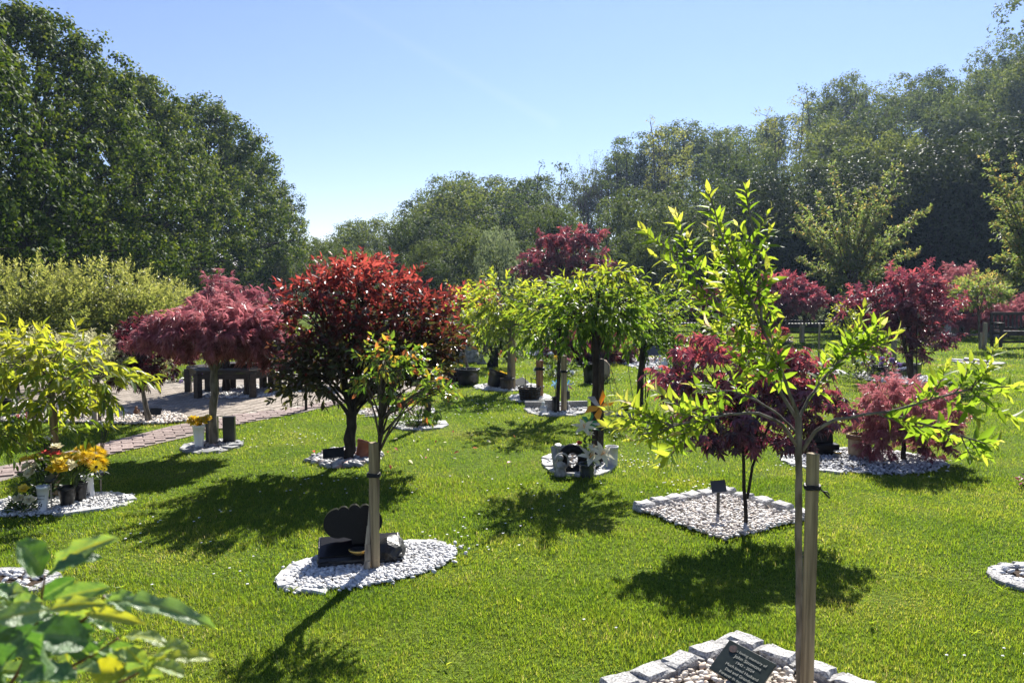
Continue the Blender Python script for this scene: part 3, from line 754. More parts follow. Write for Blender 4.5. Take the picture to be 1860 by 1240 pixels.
WOOD_LABEL = {'dense': 'dense leafy green tree in the wood covering the hillside', 'airy': 'slender woodland tree with thin upright stems and sparse yellow green leaves',
              'bare': 'thin nearly leafless tree standing along the top of the wood', 'pale': 'pale grey green drooping tree at the foot of the wood behind the red maple'}
ROWS = ('lowest row', 'second row', 'third row', 'fourth row', 'fifth row', 'top row')
USED = {}
SPOT = ((640, 'by the lime trees'), (760, 'behind the photinia'), (880, 'right of the photinia'), (980, 'left of the crimson maple'), (1100, 'behind the crimson maple'), (1230, 'behind the lily cherry'), (1380, 'behind the sapling'), (1500, 'left of the spring cherry'), (1600, 'behind the spring cherry'), (1730, 'right of the spring cherry'), (9999, 'at the right edge'))
KINDW = {'dense': 'dense green tree', 'airy': 'slender thin leaved tree', 'bare': 'nearly bare tree'}
def wood_tree(kind, X, Y, H, wide=1.0, which=None, z=None, row=None):
    tm, cm, mn = which if which else PROTO[kind][rs.randint(len(PROTO[kind]))]
    zz = float(hillz(np.array(X), np.array(min(Y, 72.0)))) if z is None else z
    o = thing('woodland_tree', WOOD_LABEL[kind], 'tree', (X, Y, zz), 'trees in the wood on the hillside' if kind != 'pale' else None, rs.uniform(0, 6.28))
    if row is not None:
        lb = '%s, %s of the wood, %s' % (KINDW[kind], ROWS[row], [t for lim, t in SPOT if CX + X / Y * F < lim][0])
        USED[lb] = USED.get(lb, 0) + 1
        o['label'] = lb + ('', ', farther right', ', farthest right', ', last of all')[min(3, USED[lb] - 1)]
    s_ = H / 8.0
    for nm, me in (('trunk', tm), ('crown', cm)):
        c = bpy.data.objects.new(nm, me); COL.objects.link(c); c.parent = o; c.scale = (s_ * wide, s_ * wide, s_)
    return o
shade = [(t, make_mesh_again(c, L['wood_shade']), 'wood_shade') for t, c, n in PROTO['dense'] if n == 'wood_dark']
dark = [p for p in PROTO['dense'] if p[2] == 'wood_dark']; mid = [p for p in PROTO['dense'] if p[2] == 'wood_mid']
yel = [p for p in PROTO['airy'] if p[2] == 'wood_yel']
row = -1
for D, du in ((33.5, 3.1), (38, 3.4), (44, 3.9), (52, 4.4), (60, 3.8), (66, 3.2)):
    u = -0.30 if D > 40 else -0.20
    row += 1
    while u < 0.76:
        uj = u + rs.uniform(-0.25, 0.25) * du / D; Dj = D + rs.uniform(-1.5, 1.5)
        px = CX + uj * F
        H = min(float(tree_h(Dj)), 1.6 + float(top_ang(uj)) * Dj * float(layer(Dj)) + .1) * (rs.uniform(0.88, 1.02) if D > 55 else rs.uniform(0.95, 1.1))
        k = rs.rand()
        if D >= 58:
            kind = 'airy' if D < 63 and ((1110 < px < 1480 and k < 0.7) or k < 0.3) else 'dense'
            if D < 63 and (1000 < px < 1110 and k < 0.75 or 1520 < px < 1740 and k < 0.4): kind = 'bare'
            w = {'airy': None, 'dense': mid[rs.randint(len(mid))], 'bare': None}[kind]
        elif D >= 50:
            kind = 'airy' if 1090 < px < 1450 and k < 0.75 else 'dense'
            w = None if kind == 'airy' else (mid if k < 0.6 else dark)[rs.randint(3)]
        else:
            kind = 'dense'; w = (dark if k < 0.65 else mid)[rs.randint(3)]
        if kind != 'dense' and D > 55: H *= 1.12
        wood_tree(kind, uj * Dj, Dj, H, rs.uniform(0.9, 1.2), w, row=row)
        u += du / D
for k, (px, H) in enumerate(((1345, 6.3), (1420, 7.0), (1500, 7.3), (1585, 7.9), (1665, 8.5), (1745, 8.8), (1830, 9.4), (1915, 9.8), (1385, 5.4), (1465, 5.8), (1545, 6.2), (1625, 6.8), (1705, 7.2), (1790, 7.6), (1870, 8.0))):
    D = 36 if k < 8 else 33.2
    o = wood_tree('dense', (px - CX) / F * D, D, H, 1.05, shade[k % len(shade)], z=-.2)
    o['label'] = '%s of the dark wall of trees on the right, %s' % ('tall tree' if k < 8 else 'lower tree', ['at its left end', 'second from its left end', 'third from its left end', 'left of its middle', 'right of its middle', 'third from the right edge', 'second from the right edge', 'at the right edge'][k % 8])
wood_tree('pale', (905 - CX) / F * 31.5, 31.5, 4.2, 0.62, z=-0.1)
wood_tree('dense', (1905 - CX) / F * 58, 58, 11.0, 1.0, mid[0])['label'] = 'tallest leafy tree, rising at the top right corner of the photo'
for px, D, H in ((565, 60, 5.2), (610, 62, 5.0), (590, 48, 3.6)): wood_tree('dense', (px - CX) / F * D, D, H, 1.1, mid[rs.randint(3)], z=-0.2)['label'] = 'distant leafy tree in the gap beside the lime row, %s' % {565: 'leftmost', 610: 'rightmost', 590: 'lower one in front'}[px]

# ------------------------------------------------------------------ the row of lime trees on the left
def lime_proto(H=11.2, Rr=5.1):
    g, c = G(), G()
    g.tube(smooth_path([(0, 0, -0.3), (0.05, 0, 2.2), (0, 0.1, 6.5)], 9, 0.03), np.linspace(0.26, 0.1, 9), 9)
    n = 1150; z = 1.5 + (H - 1.5) * (rs.rand(n) ** 0.85)
    t = (z - 1.5) / (H - 1.5)
    rad = Rr * np.sqrt(np.clip(1.02 - t ** 1.55, 0.015, 1)) * np.clip(0.72 + t * 2.2, 0, 1)
    an = rs.uniform(0, 6.283, n)
    lump = 1 + 0.06 * np.sin(an * 11 + z * 3.1) + 0.10 * np.sin(an * 3 + z * 1.3) + 0.07 * np.sin(an * 7 - z * 2.1) + rs.normal(size=n) * 0.05
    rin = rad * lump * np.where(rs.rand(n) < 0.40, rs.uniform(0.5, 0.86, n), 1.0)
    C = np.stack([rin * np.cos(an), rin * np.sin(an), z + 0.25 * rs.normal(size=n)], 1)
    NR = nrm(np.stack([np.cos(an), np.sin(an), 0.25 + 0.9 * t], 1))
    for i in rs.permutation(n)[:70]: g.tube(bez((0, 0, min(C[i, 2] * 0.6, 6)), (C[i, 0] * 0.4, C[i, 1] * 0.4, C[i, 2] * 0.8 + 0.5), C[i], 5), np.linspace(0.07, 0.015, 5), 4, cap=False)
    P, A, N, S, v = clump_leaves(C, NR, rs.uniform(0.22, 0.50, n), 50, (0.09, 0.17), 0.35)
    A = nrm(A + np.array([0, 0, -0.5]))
    scatter(c, T_leaf2(0.8, 0.06), P, A, N, S, np.clip(0.40 + 0.16 * rs.normal(size=len(P)) + 0.34 * (np.sum(v * np.repeat(NR, 50, 0), 1)), 0, 1))  # leaves on a clump's inner side are darker: shade put into tint
    return g.mesh('trunk', MT['bark_dark'], smooth=True), c.mesh('crown', L['lime_tree'])
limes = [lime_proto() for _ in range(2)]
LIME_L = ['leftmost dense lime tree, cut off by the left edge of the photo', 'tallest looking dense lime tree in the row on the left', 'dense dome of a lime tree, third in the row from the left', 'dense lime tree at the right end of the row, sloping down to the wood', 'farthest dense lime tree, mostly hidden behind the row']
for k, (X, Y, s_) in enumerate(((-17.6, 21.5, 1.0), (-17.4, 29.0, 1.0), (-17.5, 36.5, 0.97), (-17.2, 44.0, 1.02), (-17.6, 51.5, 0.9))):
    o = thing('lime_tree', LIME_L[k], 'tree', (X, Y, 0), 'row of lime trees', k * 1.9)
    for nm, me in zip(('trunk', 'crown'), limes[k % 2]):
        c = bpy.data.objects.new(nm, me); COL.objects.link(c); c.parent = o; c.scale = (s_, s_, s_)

# golden shrubs between the plaza and the limes
LG = T_leaf2(0.4, 0.06)
for k, (px, py, D, rx, ry, lab) in enumerate(((40, 565, 16.5, 130, 88, 'large golden yellow shrub at the left edge below the lime trees'), (190, 560, 17.5, 115, 78, 'broad golden yellow shrub in the middle of the shrub bank'),
                                              (290, 575, 18.5, 75, 50, 'lower golden yellow shrub at the right end of the shrub bank'))):
    b = blob(px, py, D, rx, ry, 1.1); base = (b[0][0], b[0][1], 0)
    plant('golden_shrub', lab, 'shrub', base, [(b[0][0], D, 0.4), (b[0][0], D, 0.9)], [b, blob(px - rx * 0.45, py + 25, D - 0.5, rx * 0.6, ry * 0.8, 0.7, 0.5), blob(px + rx * 0.5, py + 25, D - 0.4, rx * 0.6, ry * 0.75, 0.7, 0.5)],
          LG, L['gold'], (0.07, 0.13), 900, 14, trunk_r=(0.05, 0.03), tlen=0.32, up=0.7, shell=0.25, tint=(0.5, 0.5, 0.15), branches=20, group='golden shrubs')  # tint falls towards the base: lower shade is put into leaf colour
for k, (px, py, D, rx, ry, lab) in enumerate(((30, 645, 11.6, 75, 34, 'cream variegated shrub at the left edge above the weeping cherry'), (150, 655, 12.5, 60, 40, 'cream variegated shrub beside the plaza'))):
    b = blob(px, py, D, rx, ry, 0.5); base = (b[0][0], b[0][1], 0)
    plant('variegated_shrub', lab, 'shrub', base, [(b[0][0], D, 0.2), (b[0][0], D, 0.4)], [b], LG, L['cream'], (0.05, 0.09), 200, 12, trunk_r=(0.025, 0.015), tlen=0.18, up=0.6, shell=0.3, tint=(0.6, 0.4, 0.2), branches=14, group='cream variegated shrubs')
# dark evergreens along the far edge of the lawn on the right

# ------------------------------------------------------------------ stone beds in the grass
_stones = {}
def stone_mesh(kind, size, v):
    key = (kind, tuple(round(s, 3) for s in size), v)
    if key not in _stones:
        bm = bmesh.new(); bmesh.ops.create_cube(bm, size=1.0)
        bmesh.ops.subdivide_edges(bm, edges=bm.edges[:], cuts=1, use_grid_fill=True)
        for p in bm.verts: p.co = Vector((p.co.x * size[0], p.co.y * size[1], p.co.z * size[2]))
        bmesh.ops.bevel(bm, geom=[e for e in bm.edges if e.calc_face_angle(0) > 1.0], offset=min(size) * 0.13, segments=1, affect='EDGES')
        j = 0.09 if kind == 'slate' else 0.03
        for p in bm.verts:
            p.co += Vector(rs.normal(size=3)) * j * min(size)
        me = bpy.data.meshes.new('edging_stone'); bm.to_mesh(me); bm.free(); me.materials.append(MT[kind]); _stones[key] = me
    return _stones[key]
def pebbles(root, test, box, n, size, material, z=0.0, sub=1, flat=0.62, pile=0.012):
    g = G(); x0, x1, y0, y1 = box; V, Fc = ico(sub); k = 0; tries = 0
    while k < n and tries < 40:
        tries += 1
        P = np.stack([rs.uniform(x0, x1, n), rs.uniform(y0, y1, n)], 1); P = P[test(P)][:n - k]; m = len(P)
        if not m: continue
        S = rs.uniform(size[0], size[1], (m, 1)) * np.stack([rs.uniform(0.85, 1.35, m), rs.uniform(0.75, 1.1, m), np.full(m, flat) * rs.uniform(0.8, 1.2, m)], 1)
        an, tl = rs.uniform(0, 6.28, m), rs.normal(size=(m, 2)) * 0.3
        VV = V[None] * (1 + 0.10 * rs.uniform(-1, 1, (m, len(V), 1))) * S[:, None, :]
        VV[:, :, 2] += VV[:, :, 0] * tl[:, :1] + VV[:, :, 1] * tl[:, 1:]
        c, s_ = np.cos(an)[:, None], np.sin(an)[:, None]
        X = VV[:, :, 0] * c - VV[:, :, 1] * s_ + P[:, :1]; Y = VV[:, :, 0] * s_ + VV[:, :, 1] * c + P[:, 1:]
        Z = VV[:, :, 2] + z + rs.uniform(0, pile, (m, 1))
        g.add(np.stack([X, Y, Z], -1).reshape(-1, 3), (np.arange(m) * len(V))[:, None, None].repeat(len(Fc), 1).repeat(3, 2).reshape(-1, 3) + np.tile(Fc, (m, 1)))
        k += m
    if g.n: obj('pebbles', g, MT[material], root, True, kind='stuff')
def bed(label, c, rx, ry, rot=0.0, stones=18, size=(0.12, 0.08, 0.06), kind='granite', npeb=300, psize=(0.014, 0.022), pmat='peb_white', arc=(0, 360), sub=1, group='oval stone beds round the memorial trees', top=0.03, soil='soil'):
    c = Vector((c[0], c[1], 0)); root = thing('memorial_bed', label, 'stone bed', c, group)
    ca, sa = math.cos(rot), math.sin(rot)
    HOLES.append(('e', c.x, c.y, rx * 0.93, ry * 0.89, rot))
    g = G(); an = np.linspace(0, 2 * math.pi, 28, endpoint=False)
    V = np.stack([rx * .88 * np.cos(an) * ca - ry * .86 * np.sin(an) * sa, rx * .88 * np.cos(an) * sa + ry * .86 * np.sin(an) * ca, np.full(28, 0.005)], 1)
    g.add(np.vstack([V + np.array(c), np.array([c.x, c.y, 0.008])]), [[i, (i + 1) % 28, 28] for i in range(28)])
    obj('soil', g, MT[soil], root)
    a = np.linspace(0, 2 * math.pi, 400); x, y = rx * np.cos(a), ry * np.sin(a); s_ = np.r_[0, np.cumsum(np.hypot(np.diff(x), np.diff(y)))]
    for k in range(stones):
        t = np.interp((k + 0.5) / stones * s_[-1], s_, a) + rs.normal() * 0.02; d = math.degrees(t) % 360
        if not (arc[0] <= d <= arc[1] or arc[0] <= d - 360 <= arc[1] or arc[0] <= d + 360 <= arc[1]): continue
        o = bpy.data.objects.new('edging_stone', stone_mesh(kind, size, rs.randint(4))); COL.objects.link(o); o.parent = root
        px, py = (rx - size[1] * .45) * math.cos(t), (ry - size[1] * .45) * math.sin(t)
        tx, ty = -rx * math.sin(t), ry * math.cos(t)
        o.location = (px * ca - py * sa, px * sa + py * ca, top * .6 - size[2] / 2 + rs.normal() * 0.004)
        o.rotation_euler = (rs.normal() * 0.05, rs.normal() * 0.05, math.atan2(ty, tx) + rot + rs.normal() * 0.09)
    if npeb:
        ix, iy = max(0.02, rx - size[1] * (0.45 if stones else 0.1)), max(0.02, ry - size[1] * (0.45 if stones else 0.1))
        def test(P):
            X, Y = P[:, 0] - c.x, P[:, 1] - c.y
            u, v = X * ca + Y * sa, -X * sa + Y * ca
            return (u / ix) ** 2 + (v / iy) ** 2 < 1 + (rs.rand(len(P)) < .05) * .35
        m = max(rx, ry)
        pebbles(root, test, (c.x - m, c.x + m, c.y - m, c.y + m), npeb, psize, pmat, 0.010, sub)
    return root
def bedpx(label, x0, x1, y0, y1, **k):
    c = gp((x0 + x1) / 2, (y0 + y1) / 2); a, b = gp((x0 + x1) / 2, y1), gp((x0 + x1) / 2, y0)
    c = Vector((c.x, (a.y + b.y) / 2, 0)); return bed(label, c, (x1 - x0) / 2 * mpx(c.y), max((b.y - a.y) / 2, 0.12), **k)
def square_bed(label, corner, p_left, p_right, p_front, n, size, npeb, psize, pmat, sub=2, mortar=True, sides=(0, 1)):
    pts = [Vector((p[0], p[1], 0)) for p in (p_left, corner, p_right, p_front)]
    c = sum(pts, Vector()) / 4; root = thing('memorial_bed', label, 'stone bed', c, 'square stone beds round the memorial trees')
    HOLES.append(('p', [(c.x + (p.x - c.x) * .95, c.y + (p.y - c.y) * .95) for p in pts]))
    g = G(); g.add([(c.x + (p.x - c.x) * .92, c.y + (p.y - c.y) * .92, 0.010) for p in pts], [[0, 3, 2, 1]]); obj('soil', g, MT['joint'], root)
    inn = c
    for s_ in range(4):
        a, b = pts[s_], pts[(s_ + 1) % 4]; ln = (b - a).length; d = (b - a) / ln; q = Vector((-d.y, d.x, 0)); q = q if q.dot(c - a) > 0 else -q
        if s_ not in sides: continue
        m = int(ln / (size[0] + 0.012)); step = ln / m; ang = math.atan2(d.y, d.x)
        for k in range(m):
            p = a + d * step * (k + 0.5) + q * size[1] * 0.5
            o = bpy.data.objects.new('edging_stone', stone_mesh('granite', size, rs.randint(4))); COL.objects.link(o); o.parent = root
            o.location = (p.x - c.x, p.y - c.y, 0.062 - size[2] / 2 + rs.normal() * 0.004); o.rotation_euler = (rs.normal() * 0.03, rs.normal() * 0.03, ang + rs.normal() * 0.05)
        if mortar:
            g = G()
            for k in range(1, m):
                p = a + d * step * k + q * size[1] * 0.5; g.box((p.x, p.y, 0.03), (0.035, size[1] * 1.02, 0.04), rotz(ang + rs.normal() * 0.3))
            obj('mortar', g, MT['granite_grey'], root, kind='stuff')
    poly = [(p.x, p.y) for p in pts]; shr = [(poly[3][0] + (x - poly[3][0]) * (1 - size[1] * .95 / ln), poly[3][1] + (y - poly[3][1]) * (1 - size[1] * .95 / ln)) for x, y in poly]
    P = np.array(poly)
    pebbles(root, lambda Q: inpoly(Q, shr), (P[:, 0].min(), P[:, 0].max(), P[:, 1].min(), P[:, 1].max()), npeb, psize, pmat, 0.018, sub, pile=0.02)
    return root

# ------------------------------------------------------------------ things that stand on the beds and lawn
def stake(label, base, top, w=0.058, rot=0.6, material='timber', tie=None, group='timber tree stakes', lean=None, tie_tail=0):
    b = Vector(base); root = thing('tree_stake', label, 'stake', b, group)
    t = Vector(lean) if lean is not None else b + Vector((0, 0, top))
    bm = bmesh.new(); bmesh.ops.create_cube(bm, size=1.0)
    ln = (t - b).length + 0.06
    for v in bm.verts: v.co = Vector((v.co.x * w * (1 if v.co.z < 0 else .97), v.co.y * w, (v.co.z + 0.5) * ln - 0.06))
    bmesh.ops.subdivide_edges(bm, edges=[e for e in bm.edges if abs(e.verts[0].co.z - e.verts[1].co.z) > 0.01], cuts=5)
    bmesh.ops.bevel(bm, geom=bm.edges[:], offset=w * 0.07, segments=1, affect='EDGES')
    for v in bm.verts: v.co += Vector((rs.normal() * w * .012, rs.normal() * w * .012, 0))
    q = (t - b).to_track_quat('Z', 'Y').to_matrix() @ Matrix.Rotation(rot, 3, 'Z')
    g = G(); g.bm(bm, tuple(b), np.array(q)); bm.free(); obj('post', g, MT[material], root)
    if tie is not None:
        g = G(); an = np.linspace(0, 2 * math.pi, 19); c = b + (t - b) * (tie / (t - b).length); r = w * 0.74
        for k_ in (0, 1): g.tube([(c.x + r * math.cos(a), c.y + r * math.sin(a), c.z + w * .22 * (k_ - .5) + w * .05 * math.sin(3 * a + k_)) for a in an], w * 0.15, 6)
        if tie_tail:
            g.tube([(c.x + r * .8, c.y - r * .6, c.z), (c.x + r * 1.1, c.y - r, c.z - .01), (c.x + r * 1.1 + tie_tail * .6, c.y - r * 1.2, c.z - tie_tail * .5), (c.x + r * 1.1 + tie_tail, c.y - r * 1.2, c.z - tie_tail)], w * 0.075, 6)
            for k in range(7):
                f = k / 6; g.ico((c.x + r * 1.1 + tie_tail * f, c.y - r * 1.15, c.z - .01 - tie_tail * f), w * 0.12, 1)
        obj('tie', g, MT['black_tie'], root)
    return root
def plaque(label, base, h, w, ph, yaw=0.0, tilt=R(35), material='plate', group='memorial plaques on short stems', stem=0.02, thick=0.008, roll=0.0):
    b = Vector(base); root = thing('memorial_plaque', label, 'plaque', b, group)
    rot = rotz(yaw) @ rotx(-tilt) @ roty(roll)
    g = G(); g.cbox((b.x, b.y, b.z + h), (w, thick, ph), 0.003, rot); obj('plate', g, MT[material], root)
    g = G(); bk = np.array(rotz(yaw)) @ np.array([0, 0.012, 0])
    g.box((b.x + bk[0], b.y + bk[1], b.z + (h - ph * .25) / 2 - 0.02), (stem, stem * .5, h - ph * .2), rotz(yaw)); obj('stem', g, MT['plate'], root)
    return root
def vase(label, base, h, r0, r1, material, name='flower_vase', cat='vase', group=None, lean=(0, 0), rim=0.1, n=24, band=None, squash=(1, 1)):
    b = Vector(base); root = thing(name, label, cat, b, group); t = r1 * 0.07
    rot = rotx(lean[0]) @ roty(lean[1])
    g = G(); g.lathe([(0.001, 0.001), (r0, 0), (r0 * 1.02, h * .02), ((r0 + r1) / 2, h * .5), (r1, h * (1 - rim)), (r1 * 1.05, h * (1 - rim)), (r1 * 1.07, h), (r1 * .95, h), (r1 * .9, h * .9), (r0 * .9, h * .3), (0.001, h * .3)], tuple(b), n, 0, rot, squash)
    obj('body', g, MT[material], root, True)
    if band:
        g = G(); g.lathe([(r1 * 1.09, h * .80), (r1 * 1.14, h * .81), (r1 * 1.14, h * .99), (r1 * 1.09, h)], tuple(b), n, 0, rot, squash); obj('band', g, MT[band], root, True)
    return root, rot
def petal_head(kind, r):
    """a flower head facing +Z at the origin; returns (V, F, tint)"""
    g = G()
    if kind == 'rose':
        for ring, (k, tilt, s_) in enumerate(((5, 0.15, 1.0), (5, 0.7, .9), (4, 1.15, .7), (3, 1.4, .5))):
            for j in range(k):
                a = j * 6.283 / k + ring * .6 + rs.normal() * .1; o = np.array([math.cos(a), math.sin(a), 0])
                A = o * math.cos(tilt) + np.array([0, 0, 1]) * math.sin(tilt); N = -o * math.sin(tilt) + np.array([0, 0, 1]) * math.cos(tilt)
                scatter(g, T_leaf(0.95, 0.16, -0.1), np.array([o * r * .05]), A[None], N[None], r * s_, np.array([0.35 + .2 * ring + rs.normal() * .1]))
    elif kind == 'mum':
        for ring in range(4):
            k = 16 - ring * 2; tilt = 0.05 + ring * .35
            for j in range(k):
                a = j * 6.283 / k + ring * .2; o = np.array([math.cos(a), math.sin(a), 0])
                A = o * math.cos(tilt) + np.array([0, 0, 1]) * math.sin(tilt); N = -o * math.sin(tilt) + np.array([0, 0, 1]) * math.cos(tilt)
                scatter(g, T_leaf2(0.26, 0.05), np.array([o * r * .06]), A[None], N[None], r * (1 - ring * .14), np.array([0.45 + rs.normal() * .12]))
    elif kind == 'daisy':
        for j in range(14):
            a = j * 6.283 / 14; o = np.array([math.cos(a), math.sin(a), .12])
            scatter(g, T_leaf2(0.36, 0.05), np.array([o * r * .15]), o[None], np.array([[0, 0, 1.0]]), r * .9, np.array([0.4 + rs.normal() * .1]))
        g.ico((0, 0, r * .05), (r * .27, r * .27, r * .14), 1, 1)
    elif kind == 'lily':
        for j in range(6):
            a = j * 6.283 / 6; tilt = 0.45; o = np.array([math.cos(a), math.sin(a), 0])
            A = o * math.cos(tilt) + np.array([0, 0, 1]) * math.sin(tilt); N = -o * math.sin(tilt) + np.array([0, 0, 1]) * math.cos(tilt)
            scatter(g, T_leaf(0.42, 0.07, 0.32), np.array([o * r * .02]), A[None], N[None], r, np.array([0.75 + rs.normal() * .1]))
        for j in range(5):
            a = j * 1.256; g.tube([(0, 0, 0), (math.cos(a) * r * .12, math.sin(a) * r * .12, r * .5)], r * .012, 4, 1)
    elif kind == 'ball':
        for j in range(46):
            v = nrm(rs.normal(size=3)); v[2] = abs(v[2]) * .9
            scatter(g, T_leaf2(0.7, 0.1), np.array([v * r * .45]), nrm(np.cross(v, rs.normal(size=3)) * .7 + v * .6)[None], v[None], r * .55, np.array([0.5 + rs.normal() * .25]))
    return g
def flowers(label, mouth, heads, kind_of='bouquet', cat='flowers', group=None, leaf_n=26, leaf_m='flower_leaf', spread=0.1, name='flower_bunch', stem_m='stem'):
    """a bunch standing in a pot: heads = [(point, radius, kind, material key)]"""
    m = Vector(mouth); root = thing(name, label, cat, m, group); cache = {}
    g = G()
    for (p, r, kind, mk) in heads:
        p = Vector(p); d = (p - m); d = d + Vector((0, 0, 0.001))
        g.tube(bez(tuple(m + Vector((d.x * .1, d.y * .1, -0.03))), tuple(m + d * .5 + Vector((-d.x * .2, -d.y * .2, .02))), tuple(p), 5), 0.0022, 4, cap=False)
        key = (kind, mk, round(r, 3))
        if key not in cache: cache[key] = petal_head(kind, r).mesh('flower', [L[mk], MT['soil'] if kind == 'daisy' else MT['orange']])
        o = bpy.data.objects.new('flower', cache[key]); COL.objects.link(o); o.parent = root
        face = (d.normalized() * 0.5 + Vector((rs.normal() * .15, -0.45 + rs.normal() * .2, 0.55))).normalized()
        o.matrix_local = Matrix.Translation(p - m) @ face.to_track_quat('Z', 'Y').to_matrix().to_4x4() @ Matrix.Rotation(rs.uniform(0, 6), 4, 'Z')
    obj('stems', g, MT['stemgreen'], root, kind='stuff')
    if leaf_n:
        H = np.array([list(h[0]) for h in heads]); lo = np.array(m); idx = rs.randint(0, len(H), leaf_n); f = rs.uniform(0.15, 0.85, (leaf_n, 1))
        P = lo + (H[idx] - lo) * f + rs.normal(size=(leaf_n, 3)) * spread * .25
        A = nrm(rs.normal(size=(leaf_n, 3)) + (H[idx] - lo) * 3 + np.array([0, 0, .2])); N = np.array([0, 0, 1.0]) + rs.normal(size=(leaf_n, 3)) * .5
        gg = G(); scatter(gg, T_leaf(0.4), P, A, N, rs.uniform(0.03, 0.07, leaf_n) * (spread / 0.1), rs.uniform(0, 1, leaf_n)); obj('leaves', gg, L[leaf_m], root, kind='stuff')
    return root
MT['pale_bud'] = mat('pale_blue_white_bud', (0.60, 0.65, 0.72), 0.4, 0.4)
MT['stemgreen'] = mat('green_stem', (0.03, 0.055, 0.015), 0.6, 0.3)
def clump(label, c, r, n, heads, leaf_m='flower_leaf', name='flowering_plant', cat='plant', group=None, size=(0.03, 0.06), hk='ball', hr=0.03, lw=0.4):
    """low leafy plant: c its base, r = (rx, ry, rz); heads = [(material, count)]"""
    c = Vector(c); root = thing(name, label, cat, c, group)
    v, p = ball(n, r, 0.35); p[:, 2] = np.abs(p[:, 2]); P = p + np.array(c)
    A = nrm(v * np.array([1, 1, .4]) + rs.normal(size=(n, 3)) * .4 + np.array([0, 0, .4])); N = v * .5 + np.array([0, 0, 1]) + rs.normal(size=(n, 3)) * .3
    g = G(); scatter(g, T_leaf(lw), P, A, N, rs.uniform(size[0], size[1], n), rs.uniform(0, 1, n)); obj('leaves', g, L[leaf_m], root, kind='stuff')
    g = G()
    for k in range(14):
        v2 = nrm(rs.normal(size=3)); v2[2] = abs(v2[2]) + .3; g.tube([tuple(c), tuple(np.array(c) + v2 * np.array(r) * .8)], [0.005, 0.002], 4, cap=False)
    obj('stems', g, MT['stemgreen'], root, kind='stuff')
    for mk, k in heads:
        me = petal_head(hk, hr).mesh('flower', [L[mk], MT['soil']])
        for j in range(k):
            v2 = nrm(rs.normal(size=3)); v2[2] = abs(v2[2]) + .15; v2[1] = -abs(v2[1]) if rs.rand() < .6 else v2[1]; v2 = nrm(v2)
            o = bpy.data.objects.new('flower', me); COL.objects.link(o); o.parent = root; q = Vector(tuple(v2 + np.array([0, 0, .4])))
            o.matrix_local = Matrix.Translation(Vector(tuple(v2 * np.array(r)))) @ q.to_track_quat('Z', 'Y').to_matrix().to_4x4()
    return root
def angel(label, base, h, yaw=0.0, material='statue', group=None, halo=False):
    b = Vector(base); root = thing('angel_figurine', label, 'statue', b, group, yaw)
    me = G(); s_ = h
    me.lathe([(0.001, 0), (.30 * s_, 0), (.31 * s_, .06 * s_), (.26 * s_, .2 * s_), (.20 * s_, .42 * s_), (.17 * s_, .58 * s_), (.08 * s_, .66 * s_), (.06 * s_, .70 * s_), (.001, .71 * s_)], n=16, squash=(1, .8))
    me.ico((0, -.02 * s_, .82 * s_), (.13 * s_, .13 * s_, .15 * s_), 2)
    for k in (-1, 1): me.tube([(k * .17 * s_, 0, .56 * s_), (k * .2 * s_, -.12 * s_, .42 * s_), (k * .03 * s_, -.2 * s_, .48 * s_)], [.06 * s_, .055 * s_, .045 * s_], 7)
    o = bpy.data.objects.new('body', me.mesh('body', MT[material], smooth=True)); COL.objects.link(o); o.parent = root
    for k in (-1, 1):
        w = G(); w.prism([(0, .2), (.16, .1), (.26, .3), (.30, .55), (.22, .72), (.06, .62)], (k * .8 * s_, .6 * s_, 0), (0, 0, s_), .05 / s_ * 1.0 if False else .05, (0, .1 * s_, 0))
        o = bpy.data.objects.new('wing', w.mesh('wing', MT[material])); COL.objects.link(o); o.parent = root
    if halo:
        w = G(); an = np.linspace(0, 6.283, 19); w.tube([(.34 * s_ * math.cos(a) + .12 * s_, .12 * s_, .62 * s_ + .36 * s_ * math.sin(a)) for a in an], .05 * s_, 6)
        o = bpy.data.objects.new('wreath', w.mesh('wreath', MT[material], smooth=True)); COL.objects.link(o); o.parent = root
    return root
def bench(label, c, yaw, ln=1.5, material='timber_dark', back=True, group='dark timber benches'):
    root = thing('garden_bench', label, 'bench', c, group, yaw); rt = []
    def part(n, f, m=material):
        g = G(); f(g); o = bpy.data.objects.new(n, g.mesh(n, MT[m])); COL.objects.link(o); o.parent = root; return o
    h = ln / 2
    for x in (-h, h):
        part('leg', lambda g: g.cbox((x, -0.22, 0.31), (0.065, 0.065, 0.62), .005)); part('leg', lambda g: g.cbox((x, 0.24, 0.45), (0.065, 0.065, 0.9), .005, rotx(-.08)))
        part('armrest', lambda g: g.cbox((x, -0.0, 0.64), (0.08, 0.56, 0.035), .006))
        part('rail', lambda g: g.cbox((x, 0.0, 0.14), (0.04, 0.42, 0.05), .004))
    for k in range(5): part('slat', lambda g: g.cbox((0, -0.22 + k * .105, 0.425), (ln - .066, 0.085, 0.022), .004))
    part('rail', lambda g: g.cbox((0, -0.22, 0.36), (ln - .066, 0.035, 0.09), .004))
    part('rail', lambda g: g.cbox((0, 0.225, 0.36), (ln - .066, 0.035, 0.07), .004))
    part('rail', lambda g: g.cbox((0, 0.0, 0.145), (ln - .066, 0.04, 0.05), .004))
    if back:
        part('rail', lambda g: g.cbox((0, 0.275, 0.875), (ln - .066, 0.04, 0.08), .006)); part('rail', lambda g: g.cbox((0, 0.25, 0.50), (ln - .066, 0.04, 0.05), .004))
        for k in range(int(ln / .11)): part('slat', lambda g: g.cbox((-h + .1 + k * (ln - .2) / (int(ln / .11) - 1), 0.262, 0.68), (0.05, 0.018, 0.32), .003, rotx(-.08)))
    return root
